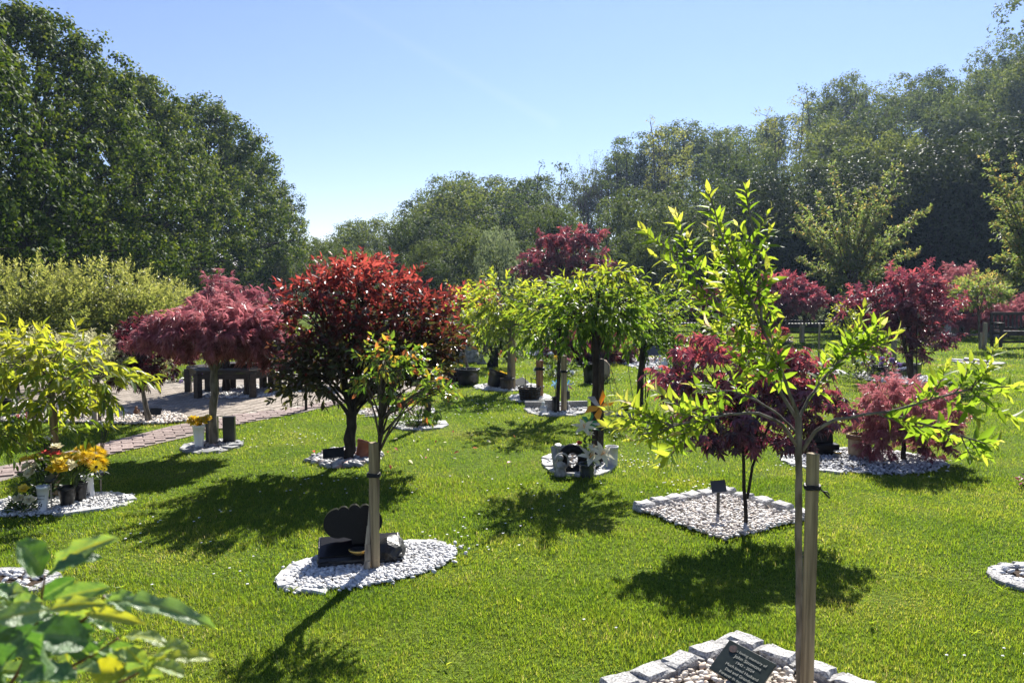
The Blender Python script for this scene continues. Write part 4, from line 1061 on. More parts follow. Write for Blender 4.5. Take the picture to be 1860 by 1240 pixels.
LF = T_leaf(0.30, 0.05, 0.14); LFW = T_leaf(0.42, 0.07, 0.12); PALM = T_palm(7, 0.16, 0.38); LACE = T_palm(7, 0.055, 0.5, 200); PALM5 = T_palm(5, 0.18, 0.3)

# ---- the young willow on the stake in front, right of the middle
DW = 2.98
wb = gp(1452, 1295)
stake('square timber stake in front that the yellow green sapling is tied to', gp(1464, 1296), (1296 - 820) / F * DW, 0.036, R(12), tie=(1296 - 880) / F * DW, tie_tail=0.022)
def young_willow():
    base = Vector((pt(1453, 1290, DW + .02).x, DW + .02, 0)); root = thing('young_tree', 'young sapling with long yellow green leaves tied to the front stake', 'tree', base)
    def W(l, dz=0.0): return [tuple(pt(x, y, DW + .03 + d)) for x, y, d in l]
    g = G()
    tr = smooth_path([tuple(base + Vector((0, 0, -.03)))] + W([(1451, 1050, -.01), (1450, 880, -.01), (1452, 800, 0), (1450, 755, 0)]), 16, 0.0012)
    g.tube(tr, np.interp(np.linspace(0, 1, 16), [0, .7, 1], [0.0135, 0.0135, 0.0125]), 10)
    main = {'b1': [(1451, 815, 0), (1430, 775, -.03), (1395, 752, -.08), (1340, 746, -.14), (1270, 764, -.2), (1210, 775, -.24), (1160, 790, -.26)],
            'b1b': [(1450, 790, 0), (1420, 755, .06), (1370, 725, .12), (1320, 705, .16), (1270, 715, .2)],
            'b2': [(1458, 818, 0), (1470, 785, -.02), (1500, 762, -.05), (1550, 754, -.08), (1612, 752, -.1), (1680, 728, -.12), (1760, 705, -.14), (1835, 702, -.15)],
            'b2b': [(1612, 752, -.1), (1670, 768, -.06), (1730, 785, -.04), (1790, 806, -.03)],
            'b3': [(1450, 765, 0), (1415, 705, .05), (1365, 640, .1), (1320, 575, .14), (1285, 520, .16), (1245, 465, .18), (1200, 440, .2), (1170, 420, .2)],
            'b4': [(1451, 758, 0), (1425, 690, -.05), (1398, 625, -.1), (1372, 560, -.13), (1345, 500, -.15), (1310, 430, -.16), (1287, 352, -.17)],
            'b4b': [(1385, 590, -.11), (1378, 520, -.05), (1375, 450, 0), (1362, 400, .02), (1355, 345, .03)],
            'b5': [(1452, 758, 0), (1475, 712, .04), (1510, 668, .1), (1555, 632, .14), (1605, 606, .16)]}
    paths = {}
    for k, l in main.items():
        Q = smooth_path(W(l), 18, 0.002); paths[k] = Q
        g.tube(Q, np.linspace(0.0074 if k in ('b4', 'b3', 'b2', 'b1') else 0.0056, 0.0025, 18), 7)
    tips = {'b1': [(1100, 745), (1115, 715), (1145, 735), (1185, 705), (1235, 725), (1190, 800), (1196, 850), (1150, 800), (1130, 770), (1215, 745), (1170, 760), (1230, 790), (1100, 775), (1205, 820)],
            'b1b': [(1290, 690), (1255, 700), (1300, 740), (1330, 680), (1350, 690), (1310, 720)],
            'b2': [(1850, 700), (1812, 622), (1765, 655), (1705, 680), (1745, 735), (1842, 760), (1690, 705), (1790, 690), (1720, 665), (1800, 660), (1660, 765), (1775, 760)],
            'b2b': [(1690, 790), (1770, 835), (1815, 800), (1650, 775), (1735, 800), (1790, 825), (1720, 770)],
            'b3': [(1165, 415), (1228, 385), (1190, 465), (1250, 430), (1235, 505), (1300, 470), (1265, 560), (1290, 600), (1320, 620), (1215, 480), (1340, 560), (1310, 530), (1275, 480), (1255, 530), (1330, 645)],
            'b4': [(1285, 345), (1305, 395), (1290, 420), (1300, 560), (1280, 590), (1330, 610), (1380, 620), (1325, 430), (1300, 460), (1345, 470), (1330, 530), (1390, 560), (1360, 600), (1415, 600), (1390, 660), (1360, 690), (1420, 700), (1405, 640), (1350, 640), (1300, 500)],
            'b4b': [(1355, 340), (1400, 378), (1400, 415), (1392, 450), (1340, 410), (1400, 500), (1405, 540), (1350, 470), (1395, 480), (1410, 570), (1365, 520), (1330, 450), (1325, 500), (1335, 550), (1350, 590), (1320, 580), (1300, 520), (1340, 430)],
            'b5': [(1492, 700), (1500, 640), (1540, 600), (1568, 560), (1600, 575), (1632, 600), (1585, 610), (1620, 618), (1530, 650), (1560, 590), (1605, 590)]}
    PP, AA, NN, SS, TT = [], [], [], [], []
    for k, l in tips.items():
        Q = paths[k]
        for x, y in l:
            e0 = np.array(pt(x, y, DW)); i = int(np.argmin(np.hypot(Q[5:, 0] - e0[0], Q[5:, 2] - e0[2]))) + 5; i = max(4, i - 3)
            e = np.array(pt(x, y, Q[i][1] + rs.uniform(-.1, .12)))
            B = bez(Q[i], (Q[i] * .5 + e * .5) + np.array([0, 0, -.02]), e, 7); g.tube(B, np.linspace(0.003, 0.0012, 7), 5)
            ln = np.linalg.norm(e - Q[i]); m = max(8, int(ln / 0.0105)); u = np.linspace(0.12, 1, m)
            P = np.stack([np.interp(u, np.linspace(0, 1, 7), B[:, c]) for c in range(3)], 1); D = nrm(np.gradient(P, axis=0))
            sk = rs.normal(size=3); e1 = nrm(np.cross(D, sk)); e2 = np.cross(D, e1); an = np.arange(m) * R(137.5) + rs.uniform(0, 6)
            rad = e1 * np.cos(an)[:, None] + e2 * np.sin(an)[:, None]; sp = np.interp(u, [0, .8, 1], [R(70), R(48), R(16)]) * rs.uniform(.8, 1.2, m)
            A = D * np.cos(sp)[:, None] + rad * np.sin(sp)[:, None] + np.array([0, 0, .12])
            N = nrm(D * .6 - rad * .5 + np.array([0, -0.1, .5]) + rs.normal(size=(m, 3)) * .3)
            pink = 1.0 if y < 480 or (x, y) in ((1812, 622), (1228, 385), (1165, 415)) else 0.84
            PP.append(P); AA.append(A); NN.append(N); SS.append(rs.uniform(.03, .08, m) * np.interp(u, [0, .3, .8, 1], [.7, 1.1, 1.0, .7])); TT.append(np.interp(u, [0, .5, .85, 1], [.25, .5, .78, pink]) + rs.normal(size=m) * .1)
    obj('trunk', g, MT['bark_grey'], root, True)
    leaves(root, T_leaf(0.33, 0.07, 0.14), np.concatenate(PP), np.concatenate(AA), np.concatenate(NN), np.concatenate(SS), np.concatenate(TT), L['lime'], 300, smooth=True)
young_willow()

# ---- the square bed with the lettered plaque at the bottom edge
cz = gp(1336, 1165); pl_, pr_ = gp(1140, 1240), gp(1526, 1240)
dl, dr = (pl_ - cz).normalized(), (pr_ - cz).normalized()
square_bed('square granite edged bed of buff pebbles with the lettered plaque, at the bottom edge', cz, cz + dl * 1.0, cz + dr * 1.0, cz + dl * 1.0 + dr * 1.0, 6, (0.135, 0.105, 0.09), 2000, (0.009, 0.017), 'peb_buff')
def lettered_plaque():
    D = 3.22; A = gp(1326, 1162, .15); B = gp(1411, 1207, .12); C = gp(1298, 1224, .06)
    ex = (B - A).normalized(); w = (B - A).length; ey = (A - C); ey = (ey - ex * ey.dot(ex)).normalized(); h = w * 0.74; ez = ex.cross(ey)
    c = A + ex * w / 2 - ey * h / 2
    root = thing('memorial_plaque', 'dark rectangular plaque lettered in loving memory of John Simmons', 'plaque', (c.x, c.y, 0))
    rot = np.array([list(ex), list(ey), list(ez)]).T
    g = G(); g.cbox(tuple(c), (w, h, 0.012), 0.002, rot); obj('plate', g, MT['slab_dark'], root)
    g = G(); g.tube([tuple(c - ez * .006), (c.x, c.y + .02, -.03)], 0.009, 6); obj('stem', g, MT['plate'], root)
    ph = G(); q = c + ex * (-w * .33) + ey * (h * .30) + ez * .0075; ph.lathe([(0.001, 0), (.017, 0), (.017, .001), (.001, .001)], tuple(q), 18, 0, rot); obj('portrait', ph, MT['photo'], root, label='faded oval portrait on the plaque')
    lines = [('In loving memory of', .30, .095), ('John Simmons', .15, .115), ('1942 - 2024', .0, .095), ('Much loved Husband', -.145, .095), ('Dad and Grandad', -.285, .095), ('Forever in our hearts', -.425, .095)]
    for tx, yy, s_ in lines:
        cu = bpy.data.curves.new('lettering', 'FONT'); cu.body = tx; cu.size = s_ * h * 1.15; cu.align_x = 'CENTER'; cu.align_y = 'CENTER'; cu.extrude = 0.0004
        o = bpy.data.objects.new('lettering', cu); COL.objects.link(o)
        dg = bpy.context.evaluated_depsgraph_get(); me = bpy.data.meshes.new_from_object(o.evaluated_get(dg)); bpy.data.objects.remove(o)
        me.name = 'lettering'; me.materials.clear(); me.materials.append(MT['letter'])
        o = bpy.data.objects.new('lettering', me); COL.objects.link(o); o.parent = root
        m = Matrix(np.vstack([np.hstack([rot, np.array(c + ex * w * .05 + ey * h * yy + ez * .0072 - Vector((c.x, c.y, 0)))[:, None]]), [0, 0, 0, 1]]).tolist()); o.matrix_local = m
lettered_plaque()
def text_mesh(tx, size, material, ext=0.0004):
    cu = bpy.data.curves.new('lettering', 'FONT'); cu.body = tx; cu.size = size; cu.align_x = 'CENTER'; cu.align_y = 'CENTER'; cu.extrude = ext
    o = bpy.data.objects.new('lettering', cu); COL.objects.link(o)
    me = bpy.data.meshes.new_from_object(o.evaluated_get(bpy.context.evaluated_depsgraph_get())); bpy.data.objects.remove(o)
    me.materials.clear(); me.materials.append(material); return me

# ---- the square bed behind it, with the red maple sapling
c2 = gp(1312, 893); l2, r2 = gp(1145, 926), gp(1487, 944)
square_bed('square granite edged bed of buff pebbles under the red maple sapling', c2, l2, r2, gp(1312, 986), 6, (0.135, 0.115, 0.10), 2300, (0.008, 0.0145), 'peb_pale', mortar=False)
plaque('small dark metal plaque on a flat post in the square pebble bed', gp(1304, 944), 0.235, 0.10, 0.085, R(-12), R(30), 'plate_metal', stem=0.022, roll=R(-8))
mb = gp(1355, 960)
MD = 5.2
def maple_sapling():
    base = Vector(mb); root = thing('maple_tree', 'dark red maple sapling with two thin stems in the square pebble bed', 'tree', base)
    g = G(); S1 = smooth_path([tuple(base), tuple(pt(1352, 880, MD)), tuple(pt(1350, 820, MD)), tuple(pt(1345, 770, MD)), tuple(pt(1335, 700, MD + .02))], 12, .003)
    S2 = smooth_path([tuple(pt(1357, 905, MD)), tuple(pt(1367, 850, MD)), tuple(pt(1375, 815, MD)), tuple(pt(1398, 780, MD)), tuple(pt(1410, 700, MD - .04))], 12, .003)
    g.tube(S1, np.linspace(0.014, 0.007, 12), 8); g.tube(S2, np.linspace(0.011, 0.006, 12), 8)
    g.tube(smooth_path([tuple(pt(1350, 830, MD)), tuple(pt(1372, 800, MD + .05)), tuple(pt(1380, 770, MD + .08))], 6), np.linspace(.007, .004, 6), 6)
    pads = [(1300, 645, 60, 22, .0), (1350, 630, 50, 20, .15), (1250, 690, 65, 20, -.05), (1215, 675, 40, 14, .1), (1300, 710, 70, 26, .1), (1345, 765, 80, 28, -.1), (1290, 800, 60, 18, -.12), (1380, 790, 60, 20, .1), (1430, 700, 60, 30, .1), (1470, 660, 55, 22, .0),
            (1490, 715, 55, 24, -.05), (1520, 740, 30, 12, 0), (1455, 765, 50, 22, .12), (1400, 650, 60, 24, .18), (1335, 800, 50, 22, .0), (1275, 610, 35, 12, .05), (1440, 800, 40, 16, -.05), (1395, 720, 60, 30, 0), (1320, 740, 60, 26, .15), (1500, 770, 26, 10, -.1), (1260, 640, 45, 16, .2), (1235, 720, 40, 14, .0), (1340, 680, 60, 20, .0), (1420, 640, 60, 18, .1), (1420, 745, 50, 22, -.05), (1275, 755, 50, 18, .05), (1470, 700, 45, 18, .2), (1360, 600, 40, 12, .2), (1390, 690, 60, 20, .25)]
    P, A, N, S, T = [], [], [], [], []
    for x, y, rx, ry, dd in pads:
        c = np.array(pt(x, y, MD + dd)); st = (S1 if x < 1370 else S2)[rs.randint(7, 12)]
        g.tube(bez(st, (st + c) / 2 + np.array([0, 0, .05]), c, 7), np.linspace(.005, .0018, 7), 5)
        k = int(rx * 0.82); v, p = ball(k, (rx * mpx(MD), .15, ry * mpx(MD)), .5); q = c + p
        for i in rs.permutation(k)[:7]: g.tube([c, (c + q[i]) / 2 + np.array([0, 0, .01]), q[i]], [.0022, .0016, .001], 4, cap=False)
        P.append(q); A.append(nrm(p * np.array([1, 1, .3]) / .1 + rs.normal(size=(k, 3)) * .3 + np.array([0, 0, -.75]))); N.append(nrm(np.array([0, -.15, .8]) + rs.normal(size=(k, 3)) * .35)); S.append(rs.uniform(.05, .085, k))
        T.append(.42 + .5 * (p[:, 2] / (ry * mpx(MD))) * .5 + (0.25 if y < 700 else -.22 if y > 750 else 0) + rs.normal(size=k) * .2)
    obj('trunk', g, MT['bark_dark'], root, True)
    leaves(root, PALM, np.concatenate(P), np.concatenate(A), np.concatenate(N), np.concatenate(S), np.concatenate(T), L['maple'], 260)
maple_sapling()

# ---- the round bed on the right with the laceleaf maple
bedpx('wide round pebble bed on the right under the pink laceleaf maple', 1425, 1714, 815, 866, stones=26, size=(0.15, 0.10, 0.05), kind='stone_white', npeb=2200, psize=(.009, .017), pmat='peb_grey', sub=1, arc=(-20, 235))
b = gp(1640, 838); D = b.y
plant('laceleaf_maple', 'pink red weeping laceleaf maple on the round pebble bed', 'tree', b, [pt(1642, 800, D), pt(1636, 760, D)], [blob(1640, 735, D, 82, 42, .34, 1.3), blob(1600, 760, D - .1, 48, 40, .25, .5), blob(1695, 750, D, 42, 45, .25, .6), blob(1690, 800, D + .05, 26, 32, .2, .4), blob(1600, 800, D - .05, 26, 24, .2, .25)],
      LACE, L['lace'], (.05, .085), 330, 9, trunk_r=(.022, .014), tlen=.10, droop=.8, hang=.6, shell=.3, tint=(.68, .6, .16), bark='bark_dark', branches=22, crown='crown')
for k, (x, y, h) in enumerate(((1490, 826, .10),)):
    g = G(); bb = gp(x, y); g.cbox((bb.x, bb.y, .06), (.30, .16, .11), .01, rotz(.1)); g.cbox((bb.x, bb.y + .03, .20), (.24, .06, .19), .012, rotz(.1) @ rotx(-.15)); solo('memorial_stone', g, MT['black_granite'], 'low black memorial stone on the round bed beside the wooden tub', 'memorial stone', bb)
v, _ = vase('pale wooden barrel tub planter beside the laceleaf maple', gp(1561, 829), .215, .098, .108, 'barrel', 'barrel_planter', 'planter', band='brown_stuff', n=28)
bb = gp(1561, 829); clump('straggly thin green plant growing in the wooden tub', bb + Vector((0, 0, .2)), (.10, .08, .10), 16, [], 'spring', size=(.05, .09), lw=.18)
vase('small steel tin with a yellow rim on the round pebble bed', gp(1521, 833), .07, .034, .036, 'steel', 'tin_can', 'tin', band='gold')

# ---- the memorial stone and rose on the left front bed
bed('oval bed of white pebbles in front round the black memorial stone', (-.79, 4.43), .555, .335, R(34), stones=25, size=(.135, .085, .05), kind='stone_white', npeb=3000, psize=(.0075, .0135), pmat='peb_white', sub=2, arc=(15, 225), top=.032)
rb = gp(681, 1036); RD = rb.y
stake('square timber stake standing in the white pebbles by the black stone', rb, (1036 - 795) / F * RD, .046, R(28), tie=(1036 - 855) / F * RD)
g = G(); o1, o2 = gp(663, 1040), pt(676, 890, RD + .02)
pts_ = smooth_path([tuple(o1 + Vector((0, 0, -.03))), tuple(o2)], 6, .003)
for k in range(5):
    a_, b_ = pts_[k], pts_[k + 1]; d_ = Vector(b_ - a_); q_ = np.array(d_.to_track_quat('Z', 'Y').to_matrix() @ Matrix.Rotation(.5, 3, 'Z'))
    wv = .034 * (1 - .5 * k / 5); g.box((a_ + b_) / 2, (wv, .014, d_.length + .002), q_)
solo('split_slat', g, MT['timber_grey'], 'thin split grey wooden slat leaning on the stake by the black stone', 'slat', o1)
def memorial_stone():
    c = gp(640, 1022); root = thing('memorial_stone', 'black granite memorial with a scalloped top on a polished slab', 'memorial stone', (c.x, c.y, 0))
    yaw = R(12); rz_ = rotz(yaw); D = c.y + .02
    # slab: polished top, rough hewn front
    g = G(); bm = bmesh.new(); bmesh.ops.create_cube(bm, size=1.0); bmesh.ops.subdivide_edges(bm, edges=bm.edges[:], cuts=7, use_grid_fill=True)
    for v_ in bm.verts:
        x, y, z = v_.co; top = z > .49
        v_.co = Vector((x * .47, y * .25, z * .085 + .045 + (y * .05 if z > 0 else 0)))
        if not top: v_.co += Vector((rs.normal() * .004, rs.normal() * .006 - (.012 if abs(z) < .4 and y < -.4 else 0), 0))
    slab = G(); slab.bm(bm, (c.x + .035, c.y + .05, .0), rz_); bm.free(); obj('slab', slab, MT['black_rough'], root)
    tp = G(); tp.cbox((c.x + .035, c.y + .052, .0905), (.455, .235, .008), .003, rz_ @ rotx(R(11))); obj('slab_top', tp, MT['black_granite'], root)
    out = []
    def arc(cx, cz, r, a0, a1, n): out.extend([(cx + r * math.cos(R(a0 + (a1 - a0) * i / n)), cz + r * math.sin(R(a0 + (a1 - a0) * i / n))) for i in range(n + 1)])
    out += [(-.03, .0), (-.03, .03)]
    arc(-.105, .125, .085, -70, -265, 18)
    arc(-.075, .185, .034, 150, 30, 7); arc(-.012, .194, .034, 150, 30, 7); arc(.05, .190, .034, 150, 30, 7)
    arc(.07, .125, .078, 75, -100, 16)
    out += [(.06, .03), (.06, 0)]
    xs_ = [p for i, p in enumerate(out) if i == 0 or math.hypot(p[0] - out[i - 1][0], p[1] - out[i - 1][1]) > .003]
    t = G(); t.prism(xs_[::-1], tuple(np.array([1.0, 0, 0]) @ rz_.T), tuple(np.array([0, .16, .98]) @ rz_.T), .085, (c.x + .015, c.y + .07, .095)); obj('carved_top', t, MT['black_granite'], root)
    rk = G(); rk.ico((c.x + .215, c.y + .06, .055), (.085, .12, .085), 3, 0, .06); obj('rough_end', rk, MT['black_rough'], root)
    r_ = G(); q = pt(652, 1004, D - .1); r_.lathe([(.001, 0), (.045, 0), (.058, .016), (.060, .024), (.052, .026), (.001, .026)], (q.x, q.y, .085), 24, squash=(1, .8)); obj('rose_bowl', r_, MT['gold'], root, True)
    gr = G(); gr.lathe([(.001, .030), (.052, .027), (.001, .026)], (q.x, q.y, .085), 20, squash=(1, .8)); obj('grille', gr, MT['black_plastic'], root)
memorial_stone()
plant('rose_tree', 'small grafted rose tree with green and orange leaves above the left front stake', 'tree', rb + Vector((.005, .045, 0)), [pt(684, 900, RD + .045), pt(688, 800, RD + .04), pt(691, 765, RD + .04)],
      [blob(685, 672, RD, 55, 34, .2, 1.0), blob(755, 705, RD + .05, 55, 40, .2, .9), blob(735, 650, RD + .05, 50, 28, .18, .6), blob(800, 715, RD, 32, 40, .15, .6)],
      LFW, L['rose'], (.036, .064), 85, 9, trunk_r=(.014, .012), tlen=.10, up=.1, droop=.35, shell=.6, tint=(.5, .05, .28), bark='bark', branches=26, parts=220, br=.6)
# orange new growth low on the rose's right
# ---- photinia
bedpx('slate chip bed round the trunk of the red topped photinia', 566, 692, 816, 850, stones=0, npeb=420, psize=(.022, .045), pmat='chip_slate', soil='soil')
b = gp(634, 838); D = b.y
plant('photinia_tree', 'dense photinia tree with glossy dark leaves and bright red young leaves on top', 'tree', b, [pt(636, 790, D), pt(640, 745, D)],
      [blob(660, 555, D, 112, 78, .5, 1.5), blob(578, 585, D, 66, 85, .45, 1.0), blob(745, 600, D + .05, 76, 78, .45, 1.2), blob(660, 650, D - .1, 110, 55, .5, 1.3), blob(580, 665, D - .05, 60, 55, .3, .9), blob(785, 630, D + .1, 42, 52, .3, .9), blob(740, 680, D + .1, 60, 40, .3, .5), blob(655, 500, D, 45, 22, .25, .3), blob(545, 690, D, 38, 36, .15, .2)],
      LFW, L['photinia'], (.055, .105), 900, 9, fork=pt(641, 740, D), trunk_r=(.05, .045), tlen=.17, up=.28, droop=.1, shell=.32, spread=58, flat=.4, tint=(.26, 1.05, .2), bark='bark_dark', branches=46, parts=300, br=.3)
plaque('black plaque with a tilted plate beside the photinia trunk', gp(606, 842), .10, .19, .11, R(6), R(48), 'plate', stem=.018, roll=R(-6))
v, _ = vase('terracotta flower pot tipped over beside the photinia trunk', gp(655, 834) + Vector((0, 0, .02)), .16, .05, .075, 'terracotta', 'flower_pot', 'pot', lean=(R(-14), R(18)), rim=.2)
g = G(); bb = gp(668, 836); g.lathe([(.001, 0), (.06, 0), (.07, .018), (.06, .016), (.001, .008)], tuple(bb + Vector((0, 0, .025))), 18, 0, rotx(.5)); solo('pot_saucer', g, MT['terracotta'], 'terracotta saucer leaning by the tipped pot under the photinia', 'saucer', bb, smooth=True)

# ---- weeping laceleaf maple at the path
bedpx('ring of flat grey slates round the weeping maple by the path', 334, 436, 800, 824, stones=12, size=(.20, .12, .035), kind='slate', npeb=120, psize=(.015, .03), pmat='chip_slate', top=.04)
b = gp(388, 810); D = b.y
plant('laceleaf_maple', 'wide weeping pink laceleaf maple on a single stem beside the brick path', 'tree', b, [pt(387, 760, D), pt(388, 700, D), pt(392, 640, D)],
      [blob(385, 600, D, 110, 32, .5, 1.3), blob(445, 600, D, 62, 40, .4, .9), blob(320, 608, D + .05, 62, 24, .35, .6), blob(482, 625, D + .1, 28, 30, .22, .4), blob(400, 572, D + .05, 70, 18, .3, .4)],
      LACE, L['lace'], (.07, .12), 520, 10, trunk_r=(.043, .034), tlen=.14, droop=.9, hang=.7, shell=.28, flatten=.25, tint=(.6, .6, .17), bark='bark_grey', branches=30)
g = G(); bb = gp(400, 806)
for dx in (-.09, .085): g.cbox((bb.x + dx, bb.y + .03, .135), (.12, .06, .29), .006, rotz(.1))
solo('memorial_stone', g, MT['plate'], 'pair of upright dark slabs behind the trunk of the weeping maple', 'memorial stone', bb)
v, _ = vase('white flower vase with a bunch of orange yellow roses beside the weeping maple', gp(362, 815), .24, .038, .058, 'white_plastic', group='white conical flower vases')
m_ = gp(362, 815) + Vector((0, 0, .23)); flowers('bunch of orange yellow roses in the white vase by the weeping maple', m_, [(m_ + Vector((rs.uniform(-.085, .085), rs.uniform(-.05, .05), rs.uniform(.01, .08))), .045, 'rose', 'yellow') for _ in range(13)], leaf_n=14, spread=.06)

# ---- second, darker maple inside the seat on the plaza
b = gp(411, 712); D = b.y
plant('maple_tree', 'dark pink maple growing up inside the tree seat on the plaza', 'tree', b, [pt(411, 660, D), pt(408, 610, D)], [blob(425, 575, D, 75, 45, .6, 1.0), blob(395, 535, D, 28, 24, .25, .25), blob(455, 560, D + .1, 55, 28, .4, .5), blob(470, 610, D, 36, 30, .3, .4)],
      LACE, L['lace'], (.09, .14), 260, 9, trunk_r=(.062, .045), tlen=.2, droop=.6, hang=.4, shell=.35, tint=(.4, .5, .2), bark='bark_dark', branches=20)
bedpx('round patch of white pebbles set into the plaza under the tree seat', 362, 548, 700, 725, stones=0, npeb=1600, psize=(.014, .026), pmat='peb_white', group=None, soil='joint')
def tree_seat():
    c = Vector((gp(436, 713).x, gp(436, 713).y, 0)); Rr, Ri, H = .80, .42, .36
    root = thing('tree_bench', 'dark timber seat built round the maple on the plaza', 'bench', c)
    for k in range(6):
        a0, a1 = R(-118 + 60 * k), R(-118 + 60 * (k + 1))
        for rr in (Rr - .03, Ri + .05):
            g = G(); p = c + Vector((math.cos(a0) * rr, math.sin(a0) * rr, 0)); g.cbox((p.x, p.y, H / 2 + .005), (.085, .085, H), .005, rotz(a0)); obj('leg', g, MT['timber_dark'], root)
        for j in range(3):
            q0, q1 = Ri + (Rr - Ri) * j / 3 + .008, Ri + (Rr - Ri) * (j + 1) / 3 - .008
            g = G(); g.prism([(math.cos(a0) * q0, math.sin(a0) * q0), (math.cos(a0) * q1, math.sin(a0) * q1), (math.cos(a1) * q1, math.sin(a1) * q1), (math.cos(a1) * q0, math.sin(a1) * q0)], (1, 0, 0), (0, 1, 0), .04, (c.x, c.y, H + .028)); obj('plank', g, MT['timber_dark'], root)
        g = G(); p0, p1 = c + Vector((math.cos(a0) * (Rr - .06), math.sin(a0) * (Rr - .06), 0)), c + Vector((math.cos(a1) * (Rr - .06), math.sin(a1) * (Rr - .06), 0))
        mid_ = (p0 + p1) / 2; d_ = p1 - p0; g.box((mid_.x, mid_.y, H - .04), (d_.length - .09, .035, .08), rotz(math.atan2(d_.y, d_.x))); obj('rail', g, MT['timber_dark'], root)
tree_seat()
bench('dark timber bench on the plaza behind the lower branches of the photinia', gp(575, 703), R(8), 1.3, back=False)

# ---- left: standards by the path-side strip of pebbles
STRIP = P2([(-60, 768), (60, 768), (200, 772), (300, 772), (345, 766), (330, 756), (300, 751), (200, 748), (60, 738), (-60, 735)])
HOLES.append(('p', STRIP))
root = thing('pebble_strip', 'long strip of pale pebbles between the plaza and the grass verge', 'pebble border', (STRIP[3][0], STRIP[3][1], 0))
g = G(); g.add([(x, y, .016) for x, y in STRIP], [list(range(len(STRIP)))[::1]]); obj('soil', g, MT['soil'], root)
SA = np.array(STRIP); pebbles(root, lambda Q: inpoly(Q, STRIP), (SA[:, 0].min(), SA[:, 0].max(), SA[:, 1].min(), SA[:, 1].max()), 5000, (.014, .03), 'peb_buff', .02, 1)
for (x, y, lab, w, h, ph, yaw) in ((150, 764, 'black plaque in the pebble strip between the cherry leaves and the grey stem', .11, .14, .09, .1), (188, 762, 'square black plaque tilted beside the grey stem in the pebble strip', .12, .19, .11, .35), (283, 762, 'wide black plaque at the foot of the leaning twin stem', .15, .10, .09, -.1),
                                   (112, 752, 'pale rectangular plaque behind the left timber stake', .11, .13, .14, .0)):
    plaque(lab, gp(x, y), h, w, ph, yaw, R(32), 'stone_white' if 'pale' in lab else 'plate', roll=R(-14 if x == 188 else 0))
for (x, y, lab, mt_) in ((248, 757, 'small brown figurine in the pebbles left of the leaning twin stem', 'brown_stuff'), (265, 760, 'small dark figurine at the foot of the leaning twin stem', 'bark_dark')):
    angel(lab, gp(x, y), .14, .2, mt_)
for (x, y, w, h, lab) in ((8, 757, .16, .22, 'black box shaped vase at the left edge in the pebble strip'), (30, 757, .13, .12, 'low black pot second from the left edge in the pebble strip'), (60, 765, .12, .24, 'tall black pot in the pebble strip left of the cherry stake')):
    vase(lab, gp(x, y), h, w * .42, w * .55, 'black_plastic', 'flower_pot', 'pot', group='black pots in the pebble strip')
angel('small white angel figurine between the black pots on the left', gp(70, 764), .13, .3)
g = G(); bb = gp(165, 758); bb = gp(125, 756)
g = G(); bb = gp(72, 752); g.prism([(-.16, 0), (.16, 0), (.13, .15), (.0, .19), (-.13, .15)], (1, 0, 0), (0, .3, .95), .06, tuple(gp(70, 752))); g2 = None
solo('headstone', g, MT['granite_grey'], 'grey headstone with a pointed top in the pebble strip on the left', 'memorial stone', gp(70, 752))
clump('low red flowering plant in the pebble strip on the left', gp(50, 762), (.13, .12, .12), 60, [('red_petal', 6)], group='flowering plants in the pebble strip'); clump('small red flowers on a tall stem behind the left timber stake', gp(127, 760) , (.05, .05, .26), 26, [('red_petal', 3)])
b = gp(172, 770); D = b.y
stake('slim grey stake left of the plaza, standing in the pebble strip', b, (770 - 700) / F * D, .05, .3, 'timber_grey')
plant('variegated_tree', 'cream variegated standard tree on a slim stem in the pebble strip', 'tree', b + Vector((.05, .03, 0)), [pt(177, 715, D), pt(178, 690, D)], [blob(190, 650, D, 80, 32, .4, 1), blob(255, 665, D - .1, 35, 25, .25, .5), blob(120, 640, D + .1, 55, 24, .3, .6)],
      LG, L['cream'], (.04, .07), 200, 12, trunk_r=(.02, .015), tlen=.15, up=.3, droop=.2, shell=.4, tint=(.55, .4, .2), branches=14)
b = gp(268, 768); D = b.y
stake('weathered stake leaning beside the dark maple stem at the plaza edge', b, .4, .042, .4, 'timber_grey', lean=tuple(pt(258, 700, D)))
plant('maple_tree', 'dark purple maple on a leaning stem at the left of the plaza', 'tree', b + Vector((.03, .02, 0)), [pt(263, 730, D), pt(256, 690, D)], [blob(285, 635, D, 62, 48, .45, 1), blob(265, 605, D, 35, 20, .3, .3), blob(240, 670, D, 30, 26, .25, .3)],
      LACE, L['lace_dark'], (.07, .11), 170, 9, trunk_r=(.03, .02), tlen=.15, droop=.7, hang=.5, shell=.4, tint=(.35, .4, .2), bark='bark_grey', branches=16)
clump('low violet flowering plant at the far edge of the plaza', gp(345, 693), (.35, .25, .2), 120, [('violet', 8)], size=(.06, .1), hr=.05)
clump('pale green leafy plant at the far edge of the plaza behind the maple trunk', gp(270, 694), (.6, .3, .3), 220, [], 'gold', size=(.06, .1))

